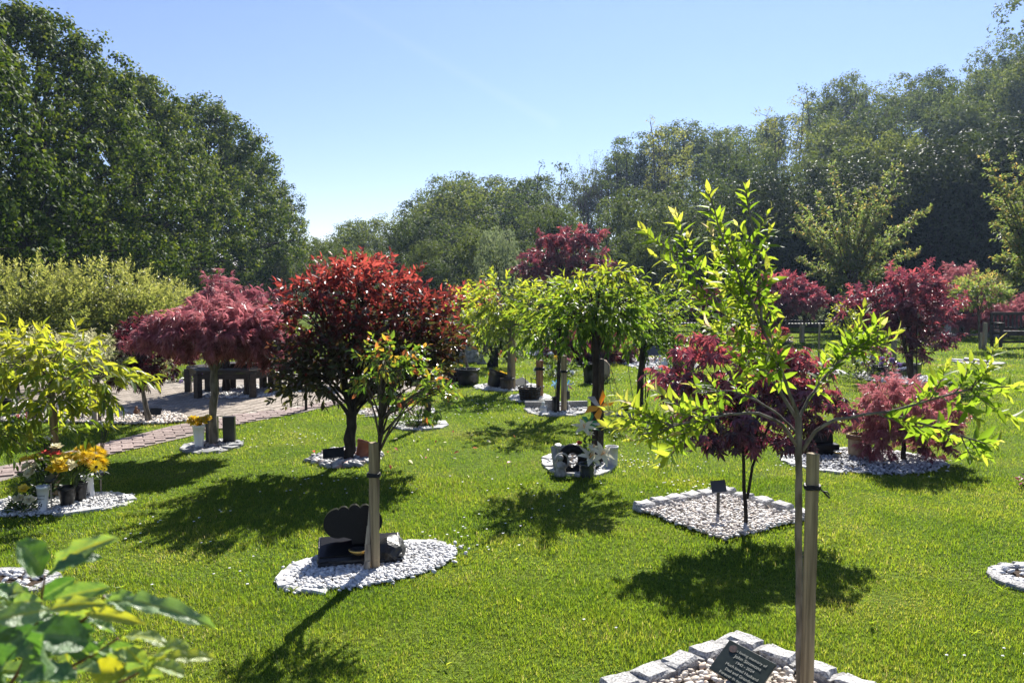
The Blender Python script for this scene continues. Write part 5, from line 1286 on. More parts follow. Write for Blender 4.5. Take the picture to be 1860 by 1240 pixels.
# ---- the weeping cherry at the left edge with its bed of flowers
b = gp(104, 905); D = b.y
bed('bed of white pebbles at the left crowded with vases and yellow flowers', (gp(92, 918).x, gp(92, 918).y), .56, .33, R(14), stones=20, size=(.16, .08, .03), kind='stone_white', npeb=2000, psize=(.008, .015), pmat='peb_white', sub=1, top=.026, arc=(-80, 200))
stake('pale timber stake behind the yellow flowers on the left', b, (905 - 735) / F * D, .05, R(30), tie=(905 - 806) / F * D, tie_tail=.035)
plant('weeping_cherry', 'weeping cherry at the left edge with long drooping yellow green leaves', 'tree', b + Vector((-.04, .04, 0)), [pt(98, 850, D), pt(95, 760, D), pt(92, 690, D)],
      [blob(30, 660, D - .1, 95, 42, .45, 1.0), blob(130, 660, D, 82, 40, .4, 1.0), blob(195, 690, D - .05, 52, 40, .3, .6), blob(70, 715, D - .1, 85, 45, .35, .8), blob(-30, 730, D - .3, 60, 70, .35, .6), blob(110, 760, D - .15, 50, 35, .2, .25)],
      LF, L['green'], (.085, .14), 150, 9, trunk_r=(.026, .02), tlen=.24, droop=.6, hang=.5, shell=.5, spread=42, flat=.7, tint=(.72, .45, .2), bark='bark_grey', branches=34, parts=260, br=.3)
plant('weeping_cherry', 'low cherry branch with serrated green leaves hanging in at the left edge', 'tree', gp(-60, 905), [pt(-40, 800, D - .3), pt(-20, 790, D - .3)], [blob(10, 815, D - .4, 55, 45, .15, 1), blob(-15, 770, D - .4, 40, 40, .15, .6)],
      LF, L['green'], (.08, .12), 20, 8, trunk_r=(.02, .012), tlen=.2, droop=.7, hang=.4, tint=(.55, .3, .2), branches=12, parts=60)
def lettered_vase(label, px, py, h, r0, r1, tx, vertical, lean):
    bb = gp(px, py); root, rot = vase(label, bb, h, r0, r1, 'white_plastic', group='white conical flower vases', lean=lean)
    for k, (t_, zz, s_) in enumerate(tx):
        r = r0 + (r1 - r0) * zz / h + .0012
        me = text_mesh(t_, s_, MT['ink'])
        # wrap the print round the cone
        V = np.array([v_.co[:] for v_ in me.vertices])
        if vertical: V = np.stack([V[:, 1], -V[:, 0], V[:, 2]], 1)
        an = V[:, 0] / r; rr = r0 + (r1 - r0) * (zz + V[:, 1]) / h + .0012 + V[:, 2]
        W_ = np.stack([rr * np.sin(an), -rr * np.cos(an), zz + V[:, 1]], 1) @ np.array(rot).T
        for v_, w_ in zip(me.vertices, W_): v_.co = w_
        o = bpy.data.objects.new('lettering', me); COL.objects.link(o); o.parent = root
    g = G(); zz = h * (.22 if vertical else .32); r = r0 + (r1 - r0) * zz / h
    for k in range(7):
        a = k * .9; q = np.array([.013 * math.cos(a) * (k % 3 + 1) / 2, -(r + .0008), zz + .013 * math.sin(a) * (k % 3 + 1) / 2]); q[1] = -math.sqrt(max(1e-6, (r + .0014) ** 2 - q[0] ** 2))
        g.ico(q @ np.array(rot).T, (.0055, .0012, .0055), 1)
    o = bpy.data.objects.new('rose_print', g.mesh('rose_print', MT['ink'])); COL.objects.link(o); o.parent = root
    return bb
v1 = lettered_vase('white flower vase printed with a rose, left of the black pots', 78, 932, .20, .026, .040, [('In Loving', .135, .017), ('Memory', .112, .017), ('of', .09, .014)], False, (0, R(2)))
v2 = lettered_vase('white flower vase with writing running down it, right of the black pots', 166, 905, .185, .024, .042, [('Memories', .115, .022)], True, (0, R(-9)))
p1, _ = vase('black plastic flower pot standing in front of the yellow chrysanthemums', gp(122, 921), .155, .038, .056, 'black_plastic', 'flower_pot', 'pot', group='black flower pots on the left bed', rim=.16)
p2, _ = vase('black plastic flower pot behind the front pot on the left bed', gp(146, 912), .155, .036, .050, 'black_plastic', 'flower_pot', 'pot', group='black flower pots on the left bed', rim=.16)
clump('dark bushy pot plant with pale blooms at the left end of the flower bed', gp(45, 930), (.13, .1, .13), 170, [], size=(.03, .05))
mm = gp(45, 930); flowers('pale orange open blooms at the left end of the flower bed', mm + Vector((0, -.02, .08)), [(pt(x, y, mm.y - .11), .042, 'rose', 'cream_petal' if k else 'yellow') for k, (x, y) in enumerate(((43, 888), (33, 905), (52, 908)))], leaf_n=6)
mm = gp(122, 918); flowers('large bunch of golden chrysanthemums in the black pots on the left bed', mm + Vector((.03, .02, .15)), [(pt(x, y, 5.72 + d), .052, 'mum', 'yellow') for x, y, d in ((150, 822, 0), (165, 818, .05), (178, 830, 0), (140, 832, -.05), (156, 836, -.08), (170, 843, -.08), (185, 822, .08), (160, 812, .1), (130, 826, .05), (175, 815, .1), (145, 815, .12), (122, 835, 0), (165, 828, -.06), (186, 840, 0), (134, 842, -.06), (152, 826, -.1))], leaf_n=44, spread=.14)
mm = gp(166, 905); flowers('single sunflower like bloom leaning out below the chrysanthemums', mm + Vector((.02, 0, .16)), [(pt(175, 848, 5.6), .05, 'daisy', 'yellow'), (pt(190, 852, 5.6), .022, 'daisy', 'yellow')], leaf_n=16)
mm = gp(90, 925); flowers('pale yellow roses in the middle of the left flower bed', mm + Vector((0, .03, .17)), [(pt(x, y, 5.62 + d), .058, 'rose', m__) for x, y, d, m__ in ((104, 838, 0, 'yellow'), (98, 850, -.06, 'yellow'), (125, 846, -.05, 'cream_petal'), (112, 852, -.1, 'yellow'), (118, 832, .05, 'yellow'), (102, 814, .1, 'cream_petal'), (108, 842, -.1, 'yellow'))], leaf_n=26, spread=.14)
mm = gp(60, 930); flowers('cream and yellow roses over the white rose printed vase', mm + Vector((.05, 0, .22)), [(pt(x, y, 5.6 + d), .055, 'rose', m__) for x, y, d, m__ in ((62, 834, 0, 'yellow'), (50, 848, -.05, 'cream_petal'), (56, 858, -.1, 'cream_petal'), (70, 844, .0, 'cream_petal'), (46, 836, .05, 'yellow'), (62, 850, -.05, 'cream_petal'), (82, 826, .08, 'red_petal'), (102, 828, .1, 'red_petal'))], leaf_n=30, spread=.14)
clump('dark leafy foliage below the cream roses on the left bed', gp(70, 925) + Vector((0, .03, .1)), (.14, .1, .14), 120, [], size=(.04, .07), lw=.5)
def bud_sticks(label, px, py, tops, rad, bm_, ball_m):
    bb = gp(px, py); root = thing('bud_sticks', label, 'decoration', bb, 'bundles of white tipped black sticks')
    for (x, y) in tops:
        q = pt(x, y, bb.y + rs.uniform(-.05, .05)); g = G(); g.tube(bez((bb.x, bb.y, 0.0), (bb.x + (q.x - bb.x) * .15, bb.y, q.z * .6), tuple(q), 7), .0026, 5); s_ = obj('stick', g, MT[bm_], root)
        g = G(); g.ico(tuple(q), (rad, rad, rad * .9), 2); obj('bud', g, MT[ball_m], s_, True, origin=world_loc(root))
bud_sticks('bundle of thin black sticks with white tips standing over the left flower bed', 90, 912, [(62, 800), (80, 795), (90, 797), (86, 793), (79, 801), (93, 792), (84, 799), (72, 798)], .011, 'black_plastic', 'pale_bud')
bud_sticks('short bundle of white tipped dark sticks by the path right of the cherry', 181, 880, [(186, 770), (190, 768), (194, 769), (198, 770), (202, 772), (188, 773), (196, 772)], .009, 'black_plastic', 'white_plastic')
def solar(label, px, py, h, r, material='steel', tilt=.3):
    bb = gp(px, py); root = thing('solar_light', label, 'garden light', bb, 'small solar lights on sticks')
    g = G(); g.tube([(bb.x, bb.y, -.02), (bb.x, bb.y, h)], .005, 6); obj('pole', g, MT['timber_grey' if material == 'black_plastic' else 'steel'], root)
    g = G(); g.lathe([(.001, -.012), (r, -.012), (r, .004), (r * .9, .010), (.001, .012)], (bb.x, bb.y, h), 18, 0, rotx(tilt)); obj('lamp_head', g, MT[material], root)
    g = G(); g.lathe([(.001, .013), (r * .8, .012)], (bb.x, bb.y, h), 12, 0, rotx(tilt)); obj('panel', g, MT['plate_metal'], root)
solar('flat disc solar light on a thin stick in front of the left flower bed', 94, 932, .25, .04, 'black_plastic', .5)
solar('small round solar light beside the angel at the lily bed', 1013, 852, .21, .03)
solar('dark solar light leaning behind the right end of the left flower bed', 184, 898, .17, .04, 'black_plastic', .2)
bed('curved end of a pale stone ring just inside the left edge', (gp(15, 1062).x - .1, gp(15, 1062).y), .36, .22, 0, stones=20, size=(.10, .07, .05), kind='granite', npeb=160, psize=(.014, .02), pmat='peb_white', top=.035)
bed('curved pale stone ring cut off by the right edge', (gp(1905, 1055).x, gp(1905, 1055).y), .30, .24, 0, stones=18, size=(.10, .07, .05), kind='granite', npeb=160, psize=(.014, .02), pmat='peb_white', top=.04)

# ------------------------------------------------------------------ the middle of the lawn
def cherry(label, px, py, path, blobs, twigs, leaf=(.075, .115), tr=(.04, .03), parts=0, bark='bark_dark', tint=(.42, .5, .2), stems=1, per=9, group='round headed weeping cherries on the lawn', drp=.6, hang=.4):
    b = gp(px, py); D = b.y
    return plant('weeping_cherry', label, 'tree', b, [pt(x, y, D) for x, y in path], [blob(x, y, D + d, rx, ry, rd, w) for x, y, d, rx, ry, rd, w in blobs], LF, L['green'], leaf, twigs, per, trunk_r=tr, tlen=.22, droop=drp, hang=hang,
                 shell=.42, spread=40, flat=.7, tint=tint, bark=bark, branches=34, parts=parts, group=group, br=.2, stems=stems)
# the lily bed and its cherry
bedpx('pebble and stone bed at the cherry trunk crowded with white lilies', 985, 1116, 822, 866, stones=16, size=(.17, .10, .04), kind='stone_white', npeb=260, psize=(.014, .024), pmat='peb_white', top=.035)
cherry('broad weeping cherry on a stout dark trunk rising from the lily bed', 1082, 838, [(1083, 760), (1083, 680), (1082, 600)],
       [(1085, 555, 0, 68, 42, .45, 1.1), (1040, 575, -.1, 38, 42, .3, .6), (1128, 570, .1, 44, 44, .35, .7), (1070, 520, .1, 55, 16, .3, .4), (1125, 495, .1, 26, 12, .15, .2)], 215, (.075, .115), (.042, .036), parts=160, tint=(.38, .75, .22))  # strong height gain in tint: sunlit yellow top put into leaf colour
b = gp(1091, 842); stake('dark stake strapped to the lily bed cherry trunk with a white band', b, .95, .042, .2, 'timber_dark')
g = G(); an = np.linspace(0, 6.283, 17); q = pt(1086, 768, b.y); g.lathe([(.062, -.012), (.064, 0), (.062, .012)], tuple(q), 18); solo('tree_tie', g, MT['white_plastic'], 'white band strapped round the lily bed cherry trunk and stake', 'strap', q)
bb = gp(1040, 860); g = G()
an = np.linspace(0, 2 * math.pi, 25)
g.tube([(bb.x + .0 + .085 * math.cos(a), bb.y + .01, .12 + .10 * math.sin(a)) for a in an], .042, 10, cap=False); solo('memorial_stone', g, MT['black_granite'], 'black ring shaped memorial stone on the lily bed', 'memorial stone', bb, smooth=True)
g = G(); bb = gp(1016, 850); g.cbox((bb.x, bb.y, .10), (.13, .04, .20), .006, rotz(.3) @ rotx(-.4)); solo('memorial_stone', g, MT['slate'], 'tilted grey slate tablet behind the seated angel on the lily bed', 'memorial stone', bb)
angel('weathered seated angel figurine with a wreath at the front of the lily bed', gp(1018, 864), .19, .4, 'statue_grey', halo=True)
vase('smoked glass bowl vase holding the lilies', gp(1066, 866), .12, .055, .075, 'glass_grey'); vase('pale stone pot at the right of the lily bed trunk', gp(1111, 846), .18, .05, .056, 'statue')
mm = gp(1066, 866); flowers('white lilies in the glass bowl in front of the cherry trunk', mm + Vector((0, 0, .11)), [(pt(1071, 832, mm.y - .06), .125, 'lily', 'cream_petal'), (pt(1092, 826, mm.y - .04), .12, 'lily', 'cream_petal'), (pt(1078, 814, mm.y), .075, 'lily', 'cream_petal'), (pt(1099, 828, mm.y + .05), .06, 'lily', 'cream_petal')], leaf_n=18)
flowers('tall cream lily leaning left of the cherry trunk', mm + Vector((.02, .1, .1)), [(pt(1061, 778, mm.y), .11, 'lily', 'cream_petal'), (pt(1072, 788, mm.y), .04, 'lily', 'cream_petal'), (pt(1052, 805, mm.y - .05), .03, 'rose', 'red_petal')], leaf_n=22)
def pinwheel(label, px, py, base_y, r, ms, D=None, n=6):
    bb = gp(px, base_y); q = pt(px, py, bb.y); root = thing('pinwheel', label, 'pinwheel', bb, 'garden pinwheels')
    g = G(); g.tube([tuple(bb), tuple(q)], .004, 6); obj('stick', g, MT['black_plastic'], root)
    for k in range(n):
        a = k * 6.283 / n; d = np.array([math.cos(a), 0, math.sin(a)]); e = np.array([math.cos(a + .8), -.12, math.sin(a + .8)]); w = G(); c = np.array(q)
        V = [c + np.array([0, -.012, 0]), c + d * r * .75 + np.array([0, .01, 0]), c + (d + e) * r * .62 + np.array([0, -.025, 0]), c + e * r * .4 + np.array([0, -.03, 0])]
        w.add(V, [[0, 1, 2, 3]]); w.add([v + np.array([0, .003, 0]) for v in V], [[3, 2, 1, 0]]); obj('blade', w, MT[ms[k % len(ms)]], root)
pinwheel('orange and cream pinwheel flower fixed at the lily bed cherry trunk', 1090, 737, 850, .13, ['orange', 'orange', 'stone_white']); pinwheel('green pinwheel half behind the lily bed cherry trunk', 1072, 768, 845, .09, ['green'])
# trees with stakes behind
cherry('pale green weeping cherry on a grey stake behind the yellow pot', 926, 706, [(927, 660), (927, 610), (928, 590)], [(915, 540, 0, 55, 35, .5, 1), (890, 565, 0, 32, 35, .35, .5), (950, 570, -.1, 45, 52, .4, .8), (930, 600, -.1, 40, 34, .35, .4)], 170, (.09, .14), (.045, .04), tint=(.62, .35, .2), bark='bark_grey')
stake('tall grey brown stake of the weeping cherry by the yellow flower pot', gp(931, 706), .95, .075, .3, 'timber')
cherry('weeping cherry on a split trunk and wooden stake by the white angels', 1013, 750, [(1014, 700), (1016, 640), (1016, 600)], [(1010, 555, 0, 62, 52, .5, 1), (985, 590, 0, 45, 52, .4, .7), (1040, 580, 0, 36, 50, .4, .5)], 170, (.08, .12), (.026, .024), tint=(.4, .6, .2))
stake('pale wooden stake with dark ties behind the white angels', gp(1024, 748), .72, .06, .3, 'timber', tie=.52)
cherry('dark crowned weeping cherry held by guy wires right of the lily bed', 1163, 740, [(1163, 690), (1166, 655), (1172, 620)], [(1170, 575, 0, 82, 58, .5, 1.2), (1215, 590, 0, 55, 55, .4, .7), (1140, 600, -.1, 45, 40, .4, .5), (1180, 630, -.2, 35, 20, .3, .2)], 270, (.07, .1), (.05, .042), tint=(.28, .55, .18))
for k, (x0, y0, x1, y1, lab) in enumerate(((1104, 655, 1113, 742, 'left thin guy wire of the dark crowned cherry'), (1106, 655, 1132, 742, 'second thin guy wire from the left of the dark crowned cherry'), (1137, 640, 1152, 735, 'thin guy wire just left of the dark cherry trunk'))):
    g = G(); e = gp(x1, y1); s_ = pt(x0, y0, e.y + .6); g.tube([tuple(e), tuple(s_ * .5 + e * .5 + Vector((0, 0, -.02))), tuple(s_)], .004, 5); solo('guy_wire', g, MT['wire'], lab, 'wire', e, 'guy wires')
for k, (x0, y0, x1, y1, lab) in enumerate(((1172, 742, 1173, 670, 'thin dark cane close beside the dark cherry trunk'), (1173, 744, 1183, 665, 'thin dark cane leaning right of the dark cherry trunk'))):
    e = gp(x0, y0); g = G(); g.tube([tuple(e), tuple(pt(x1, y1, e.y))], .008, 6); solo('garden_cane', g, MT['bark_dark'], lab, 'cane', e, 'garden canes')
b = gp(1145, 756); root = thing('memorial_stone', 'small black gabled stone with a pale pebble base near the guy wires', 'memorial stone', b)
g = G(); g.prism([(-.14, 0), (.14, 0), (.14, .06), (.0, .16), (-.14, .06)], (1, 0, 0), (0, .2, .98), .10, (b.x, b.y + .05, .02)); obj('stone', g, MT['black_granite'], root)
g = G(); g.ico((b.x - .06, b.y - .06, .03), (.13, .09, .05), 2, 0, .05); obj('base_rock', g, MT['stone_white'], root)
clump('low dark leafy plant around the small gabled stone', b + Vector((.05, -.1, 0)), (.2, .12, .1), 80, [], size=(.04, .08))
# small dark green round tree with black stone
b = gp(900, 667); D = b.y
plant('round_tree', 'small dark green round headed tree beside a black stone far down the lawn', 'tree', b, [pt(900, 640, D), pt(900, 620, D)], [blob(902, 605, D, 40, 36, .5, 1)], LG, L['wood_mid'], (.06, .11), 150, 12, trunk_r=(.04, .03), tlen=.2, up=.2, shell=.4, tint=(.35, .3, .2), bark='bark_dark', stems=2)
g = G(); q = gp(894, 668); g.prism([(-.10, 0), (.12, 0), (.12, .42), (.04, .36), (-.10, .08)], (1, 0, 0), (0, .1, .99), .08, tuple(q)); solo('memorial_stone', g, MT['black_granite'], 'black pointed stone at the foot of the small round tree', 'memorial stone', q)
g = G(); q = gp(874, 661); g.prism([(-.10, 0), (.12, 0), (.05, .12), (.0, .32), (-.04, .12)], (1, 0, 0), (0, .1, .99), .05, tuple(q)); solo('figurine', g, MT['slate'], 'small grey pointed ornament on the grass left of the round tree', 'ornament', q)
# the yellow flower pot bed
bedpx('bed of pale slabs with the round black pot of yellow flowers', 862, 986, 697, 711, stones=14, size=(.24, .16, .04), kind='stone_white', npeb=160, psize=(.02, .035), pmat='peb_white', top=.035)
vase('round black bowl pot tipped toward the yellow flowers', gp(896, 705) + Vector((0, 0, .02)), .26, .10, .15, 'black_plastic', 'flower_pot', 'pot', lean=(R(-8), R(20)))
mm = gp(905, 703); flowers('ball of bright yellow flowers in the round black pot', mm + Vector((0, -.05, .12)), [(mm + Vector((rs.uniform(-.13, .16), rs.uniform(-.14, 0), rs.uniform(.12, .27))), .06, 'ball', 'yellow') for _ in range(15)], leaf_n=8)
vase('small dark wooden bucket at the stake beside the yellow flowers', gp(921, 708), .19, .10, .10, 'bark', 'bucket', 'bucket', band='timber_dark'); plaque('black plaque lying tilted at the right of the yellow flower bed', gp(946, 705), .10, .22, .16, .3, R(55), 'plate', roll=R(-25))
# wire basket bed
bedpx('small pale stone bed with a dark wire basket', 925, 1002, 716, 731, stones=10, size=(.2, .12, .05), kind='stone_white', npeb=120, psize=(.02, .03), pmat='peb_white', top=.04)
def wire_basket(label, px, py, r, h):
    bb = gp(px, py); root = thing('wire_basket', label, 'basket', bb)
    for z in np.linspace(.01, h, 6):
        g = G(); an = np.linspace(0, 6.283, 21); rr = r * (.8 + .2 * z / h); g.tube([(bb.x + rr * math.cos(a), bb.y + rr * math.sin(a), z) for a in an], .006, 5, cap=False); obj('hoop', g, MT['wire'], root)
    for k in range(18):
        a = k * 6.283 / 18; g = G(); g.tube([(bb.x + r * .8 * math.cos(a), bb.y + r * .8 * math.sin(a), .01), (bb.x + r * math.cos(a), bb.y + r * math.sin(a), h)], .005, 4); obj('wire', g, MT['wire'], root)
    g = G(); g.lathe([(.001, 0), (r * .75, 0), (r * .9, h * .9), (.001, h * .85)], tuple(bb), 14); obj('liner', g, MT['soil'], root)
    g = G(); g.tube([(bb.x - .06, bb.y, h), (bb.x - .06, bb.y, h + .16)], .006, 5); g.tube([(bb.x + .02, bb.y, h), (bb.x + .02, bb.y, h + .13)], .006, 5); obj('handle', g, MT['wire'], root, kind='stuff')
wire_basket('dark wire basket planter on the small stone bed', 962, 728, .16, .20)
stake('rust coloured timber stake behind the wire basket', gp(980, 722), .54, .085, .3, 'rust', tie=.42)
# angel bed
bedpx('oval white pebble bed with white angels and a wooden stake', 953, 1068, 733, 757, stones=24, size=(.15, .07, .05), kind='granite', npeb=420, psize=(.012, .022), pmat='peb_white', top=.04)
angel('white winged angel figurine kneeling at the left of the oval bed', gp(987, 752), .17, -.3, 'statue'); angel('small white lying angel figurine behind the wooden stake', gp(1031, 746), .13, .6, 'statue')
g = G(); q = gp(999, 748); g.cbox((q.x, q.y, .08), (.14, .10, .16), .008); solo('memorial_stone', g, MT['granite_grey'], 'grey granite block beside the kneeling white angel', 'memorial stone', q)
vase('tall black tube vase beside the grey granite block', gp(1008, 750), .21, .034, .036, 'black_plastic')
g = G(); q = gp(980, 743); g.cbox((q.x - .03, q.y + .05, .05), (.32, .05, .09), .006); solo('stone_kerb', g, MT['granite_grey'], 'long low grey stone behind the kneeling angel', 'stone', q); g = G(); q = gp(1048, 741); g.cbox((q.x, q.y, .05), (.28, .05, .09), .006, rotz(.2)); solo('stone_kerb', g, MT['granite_grey'], 'long low grey stone at the right end of the angel bed', 'stone', q)
pinwheel('pale blue pinwheel left of the wooden stake over the angel bed', 1009, 697, 748, .06, ['blue']); pinwheel('pale blue and pink pinwheel right of the wooden stake over the angel bed', 1031, 699, 747, .075, ['blue', 'blue', 'pink'])
q = gp(1028, 747); plaque('small black framed plaque hanging by the wooden stake of the angel bed', q, .21, .10, .11, 0, R(5), 'plate')
# flower heap behind
for (x, y, rx, rz_, hs, lab) in ((1005, 686, .33, .42, [('blue_petal', 10), ('yellow', 2)], 'dark flowering shrub with blue white flowers behind the wooden stakes'), (1030, 680, .22, .3, [('pink_petal', 4)], 'dark leafy plant right of the blue white flowers')):
    clump(lab, gp(x, y), (rx, .25, rz_), 260, hs, size=(.05, .09), hr=.06)
b = gp(1092, 668); D = b.y + 1.2
plant('laceleaf_maple', 'dark purple laceleaf mound behind the lily bed cherry trunk', 'tree', (pt(1078, 690, D).x, D, 0), [pt(1078, 660, D), pt(1076, 640, D)], [blob(1045, 632, D, 42, 30, .5, .8), blob(1100, 635, D, 45, 32, .5, 1), blob(1075, 615, D, 40, 22, .5, .7), blob(1075, 655, D, 36, 22, .4, .5)],
      LACE, L['lace_dark'], (.10, .17), 260, 9, trunk_r=(.05, .04), tlen=.25, droop=.9, hang=.7, shell=.3, tint=(.5, .5, .2), bark='bark_dark', branches=16)
vase('tall black flower pot on the grass left of the lily bed cherry trunk', gp(1069, 696), .34, .075, .10, 'black_plastic', 'flower_pot', 'pot')
g = G(); q = gp(1092, 694); g.ico((q.x, q.y, .2), (.16, .05, .2), 2); solo('memorial_stone', g, MT['barrel'], 'rounded brown stone right of the lily bed cherry trunk', 'memorial stone', q, smooth=True); clump('low orange leaved plant beside the rounded brown stone', gp(1104, 694), (.14, .12, .17), 60, [('red_petal', 3)], 'spring', size=(.04, .08))
# pale bed with plaques and planter, middle right
bedpx('long bed of white pebbles with two plaques and a brown planter', 1128, 1268, 651, 673, stones=0, npeb=900, psize=(.02, .04), pmat='peb_white', soil='joint')
plaque('left grey plaque tilted on the long white pebble bed', gp(1147, 660), .30, .26, .22, .3, R(30), 'plate_metal', roll=R(-14)); plaque('square grey plaque in the middle of the long white pebble bed', gp(1190, 660), .28, .36, .26, 0, R(35), 'plate_metal')
v, _ = vase('wide brown tub planter at the right of the long white pebble bed', gp(1241, 671), .33, .20, .24, 'brown_pot', 'planter', 'planter'); clump('dark plant with white flowers in the middle of the long pebble bed', gp(1215, 668), (.26, .2, .36), 180, [('blue_petal', 9)], size=(.05, .09), hr=.05)
angel('white figurine kneeling at the front of the long white pebble bed', gp(1207, 671), .24, 0, 'white_plastic'); clump('spindly brown plant standing behind the square grey plaque', gp(1192, 658), (.2, .15, .5), 70, [('cream_petal', 4)], 'lace_dark', size=(.05, .09))
for (x0, y0, x1, y1, lab) in ((1227, 655, 1222, 595, 'left thin dark cane behind the brown tub planter'), (1233, 655, 1230, 600, 'right thin dark cane behind the brown tub planter')):
    e = gp(x0, y0); g = G(); g.tube([tuple(e), tuple(pt(x1, y1, e.y))], .018, 6); solo('garden_cane', g, MT['bark_dark'], lab, 'cane', e, 'garden canes')
# plaza end: pots, canes
v, _ = vase('black pot with a leaning bare stem at the end of the plaza', gp(850, 698), .26, .17, .19, 'black_plastic', 'flower_pot', 'pot', n=18); e = gp(850, 694); g = G()
g.tube([tuple(e + Vector((0, 0, .2))), tuple(pt(845, 650, e.y)), tuple(pt(836, 610, e.y))], [.03, .022, .012], 6); g.tube([tuple(e + Vector((.03, 0, .2))), tuple(pt(841, 650, e.y)), tuple(pt(838, 615, e.y))], [.02, .016, .01], 6); solo('bare_stem', g, MT['bark_grey'], 'bare twin stem leaning out of the black pot at the end of the plaza', 'stem', e)
wire_basket('brown wicker like basket with orange plants at the end of the plaza', 826, 697, .20, .24); clump('orange flowered plant in the wicker like basket', gp(824, 697) + Vector((0, 0, .2)), (.18, .15, .14), 60, [('yellow', 5)], 'spring', size=(.04, .08))
for (x, y, y1, lab) in ((806, 680, 640, 'left dark post at the far end of the plaza'), (812, 678, 640, 'second dark post at the far end of the plaza'), (827, 661, 632, 'short dark post left of the black mound stone'), (851, 655, 600, 'tall grey post with a yellow green tree far down the lawn')):
    e = gp(x, y); stake(lab, e, (y - y1) / F * e.y, .075, .3, 'timber_dark' if y > 656 else 'timber_grey', group='posts at the far end of the plaza')
g = G(); q = gp(841, 657); g.ico((q.x, q.y, .08), (.36, .2, .34), 2); solo('memorial_stone', g, MT['slate'], 'dark dome shaped stone left of the tall grey post', 'memorial stone', q, smooth=True); vase('pale grey bucket between the dark posts at the plaza end', gp(814, 662), .3, .16, .18, 'slate', 'bucket', 'bucket'); clump('red flowers in the pale grey bucket', gp(812, 662) + Vector((0, 0, .25)), (.25, .2, .2), 60, [('red_petal', 8)], hr=.07, size=(.06, .1))
b = gp(850, 655); D = b.y
plant('yellow_green_tree', 'yellow green small tree on the tall grey post right of the photinia', 'tree', b + Vector((.05, .1, 0)), [pt(852, 620, D), pt(852, 600, D)], [blob(845, 570, D, 45, 40, .6, 1), blob(870, 590, D, 30, 25, .5, .5), blob(830, 600, D, 30, 25, .4, .4)], LFW, L['green'], (.10, .16), 90, 9, trunk_r=(.03, .025), tlen=.3, droop=.5, hang=.3, tint=(.75, .2, .15), branches=14)
b = gp(866, 634); D = b.y
plant('pieris_tree', 'far red and white tipped small tree right of the photinia', 'tree', b, [pt(866, 600, D), pt(864, 580, D)], [blob(862, 555, D, 40, 22, .6, 1), blob(845, 545, D, 20, 14, .4, .4)], LFW, L['photinia'], (.12, .2), 70, 8, trunk_r=(.05, .04), tlen=.3, tint=(.85, .3, .2), branches=14)
clump('heap of dark pots and leaves at the foot of the far red tipped tree', gp(866, 628), (.5, .3, .3), 120, [], size=(.08, .14))
clump('small grave plant with pink petals beside the pale cherry stake', gp(920, 657), (.3, .2, .32), 120, [('red_petal', 6), ('green', 0)], size=(.06, .1), hr=.06); clump('teal leaved plant right of the pale cherry stake', gp(940, 652), (.25, .2, .36), 140, [], 'wood_pale', size=(.06, .1))
# dark stake and shrub right of the photinia, with pale beds
b = gp(778, 772); D = b.y
stake('tall dark stake right of the photinia standing by a dark shrub', b, (772 - 640) / F * D, .06, .3, 'timber_dark'); clump('dark spiky shrub at the foot of the tall dark stake', gp(757, 774), (.27, .2, .2), 340, [], size=(.05, .1), lw=.18)
bedpx('pale flat slabs round the foot of the tall dark stake', 716, 812, 764, 782, stones=9, size=(.22, .13, .03), kind='stone_white', npeb=0, top=.03); bedpx('pale pebble bed behind the rose between photinia and dark stake', 650, 790, 738, 760, stones=10, size=(.24, .13, .03), kind='slate', npeb=500, psize=(.015, .03), pmat='peb_buff', top=.03)
b = gp(556, 746); stake('thin dark stake seen left of the photinia trunk at the plaza edge', b, (746 - 690) / F * b.y, .035, .3, 'timber_dark')
# ------------------------------------------------------------------ the far right: benches, maples, cherries
q = gp(1478, 613); bench('dark slatted bench under the big spring green cherry', q + Vector((0, .3, 0)), R(6), 1.75); q = gp(1872, 632); bench('dark slatted bench cut off by the right edge', q + Vector((0, .2, 0)), R(-4), 1.5)
q = gp(1232, 612); bench('dark timber bench behind the dark crowned cherry', q + Vector((0, .3, 0)), R(4), 1.9); q = gp(1308, 606); bench('dark timber bench half hidden behind the sapling branches', q + Vector((0, .3, 0)), R(-10), 1.5)
def maple(label, px, py, path, bl, twigs, leaf=PALM5, material='maple', size=(.11, .18), tr=(.06, .05), tint=(.5, .5, .2), group='red and purple maples on the lawn', name='maple_tree', **k):
    b = gp(px, py); D = b.y
    kw = dict(tlen=.3, droop=.35, hang=.25, shell=.45, bark='bark_dark', branches=24, flatten=.3); kw.update(k)
    return plant(name, label, 'tree', b, [pt(x, y, D) for x, y in path], [blob(x, y, D + d, rx, ry, rd, w) for x, y, d, rx, ry, rd, w in bl], leaf, L[material], size, twigs, 9, trunk_r=tr, tint=tint, group=group, **kw)
maple('tall crimson maple with tiered branches in front of the dark wood', 1030, 622, [(1030, 580), (1028, 530), (1030, 500)], [(985, 488, 0, 48, 16, .8, .8), (1060, 475, 0, 48, 22, .8, .9), (1010, 462, .2, 60, 14, .8, .9), (1040, 432, 0, 42, 16, .7, .8), (995, 432, 0, 24, 10, .5, .3), (1025, 492, -.3, 60, 14, .7, .6), (1070, 430, .2, 22, 14, .5, .3)], 210, size=(.12, .19), tint=(.5, .35, .2), up=.05, tlen=.22, flatten=.6)
maple('purple maple left of the dark slatted bench', 1424, 622, [(1424, 590), (1420, 560)], [(1432, 540, 0, 52, 24, .9, 1), (1400, 555, 0, 36, 24, .7, .6), (1478, 548, 0, 30, 12, .6, .5), (1420, 520, .2, 34, 14, .6, .4), (1392, 585, -.1, 24, 14, .5, .25)], 170, size=(.13, .2), tint=(.4, .5, .2))
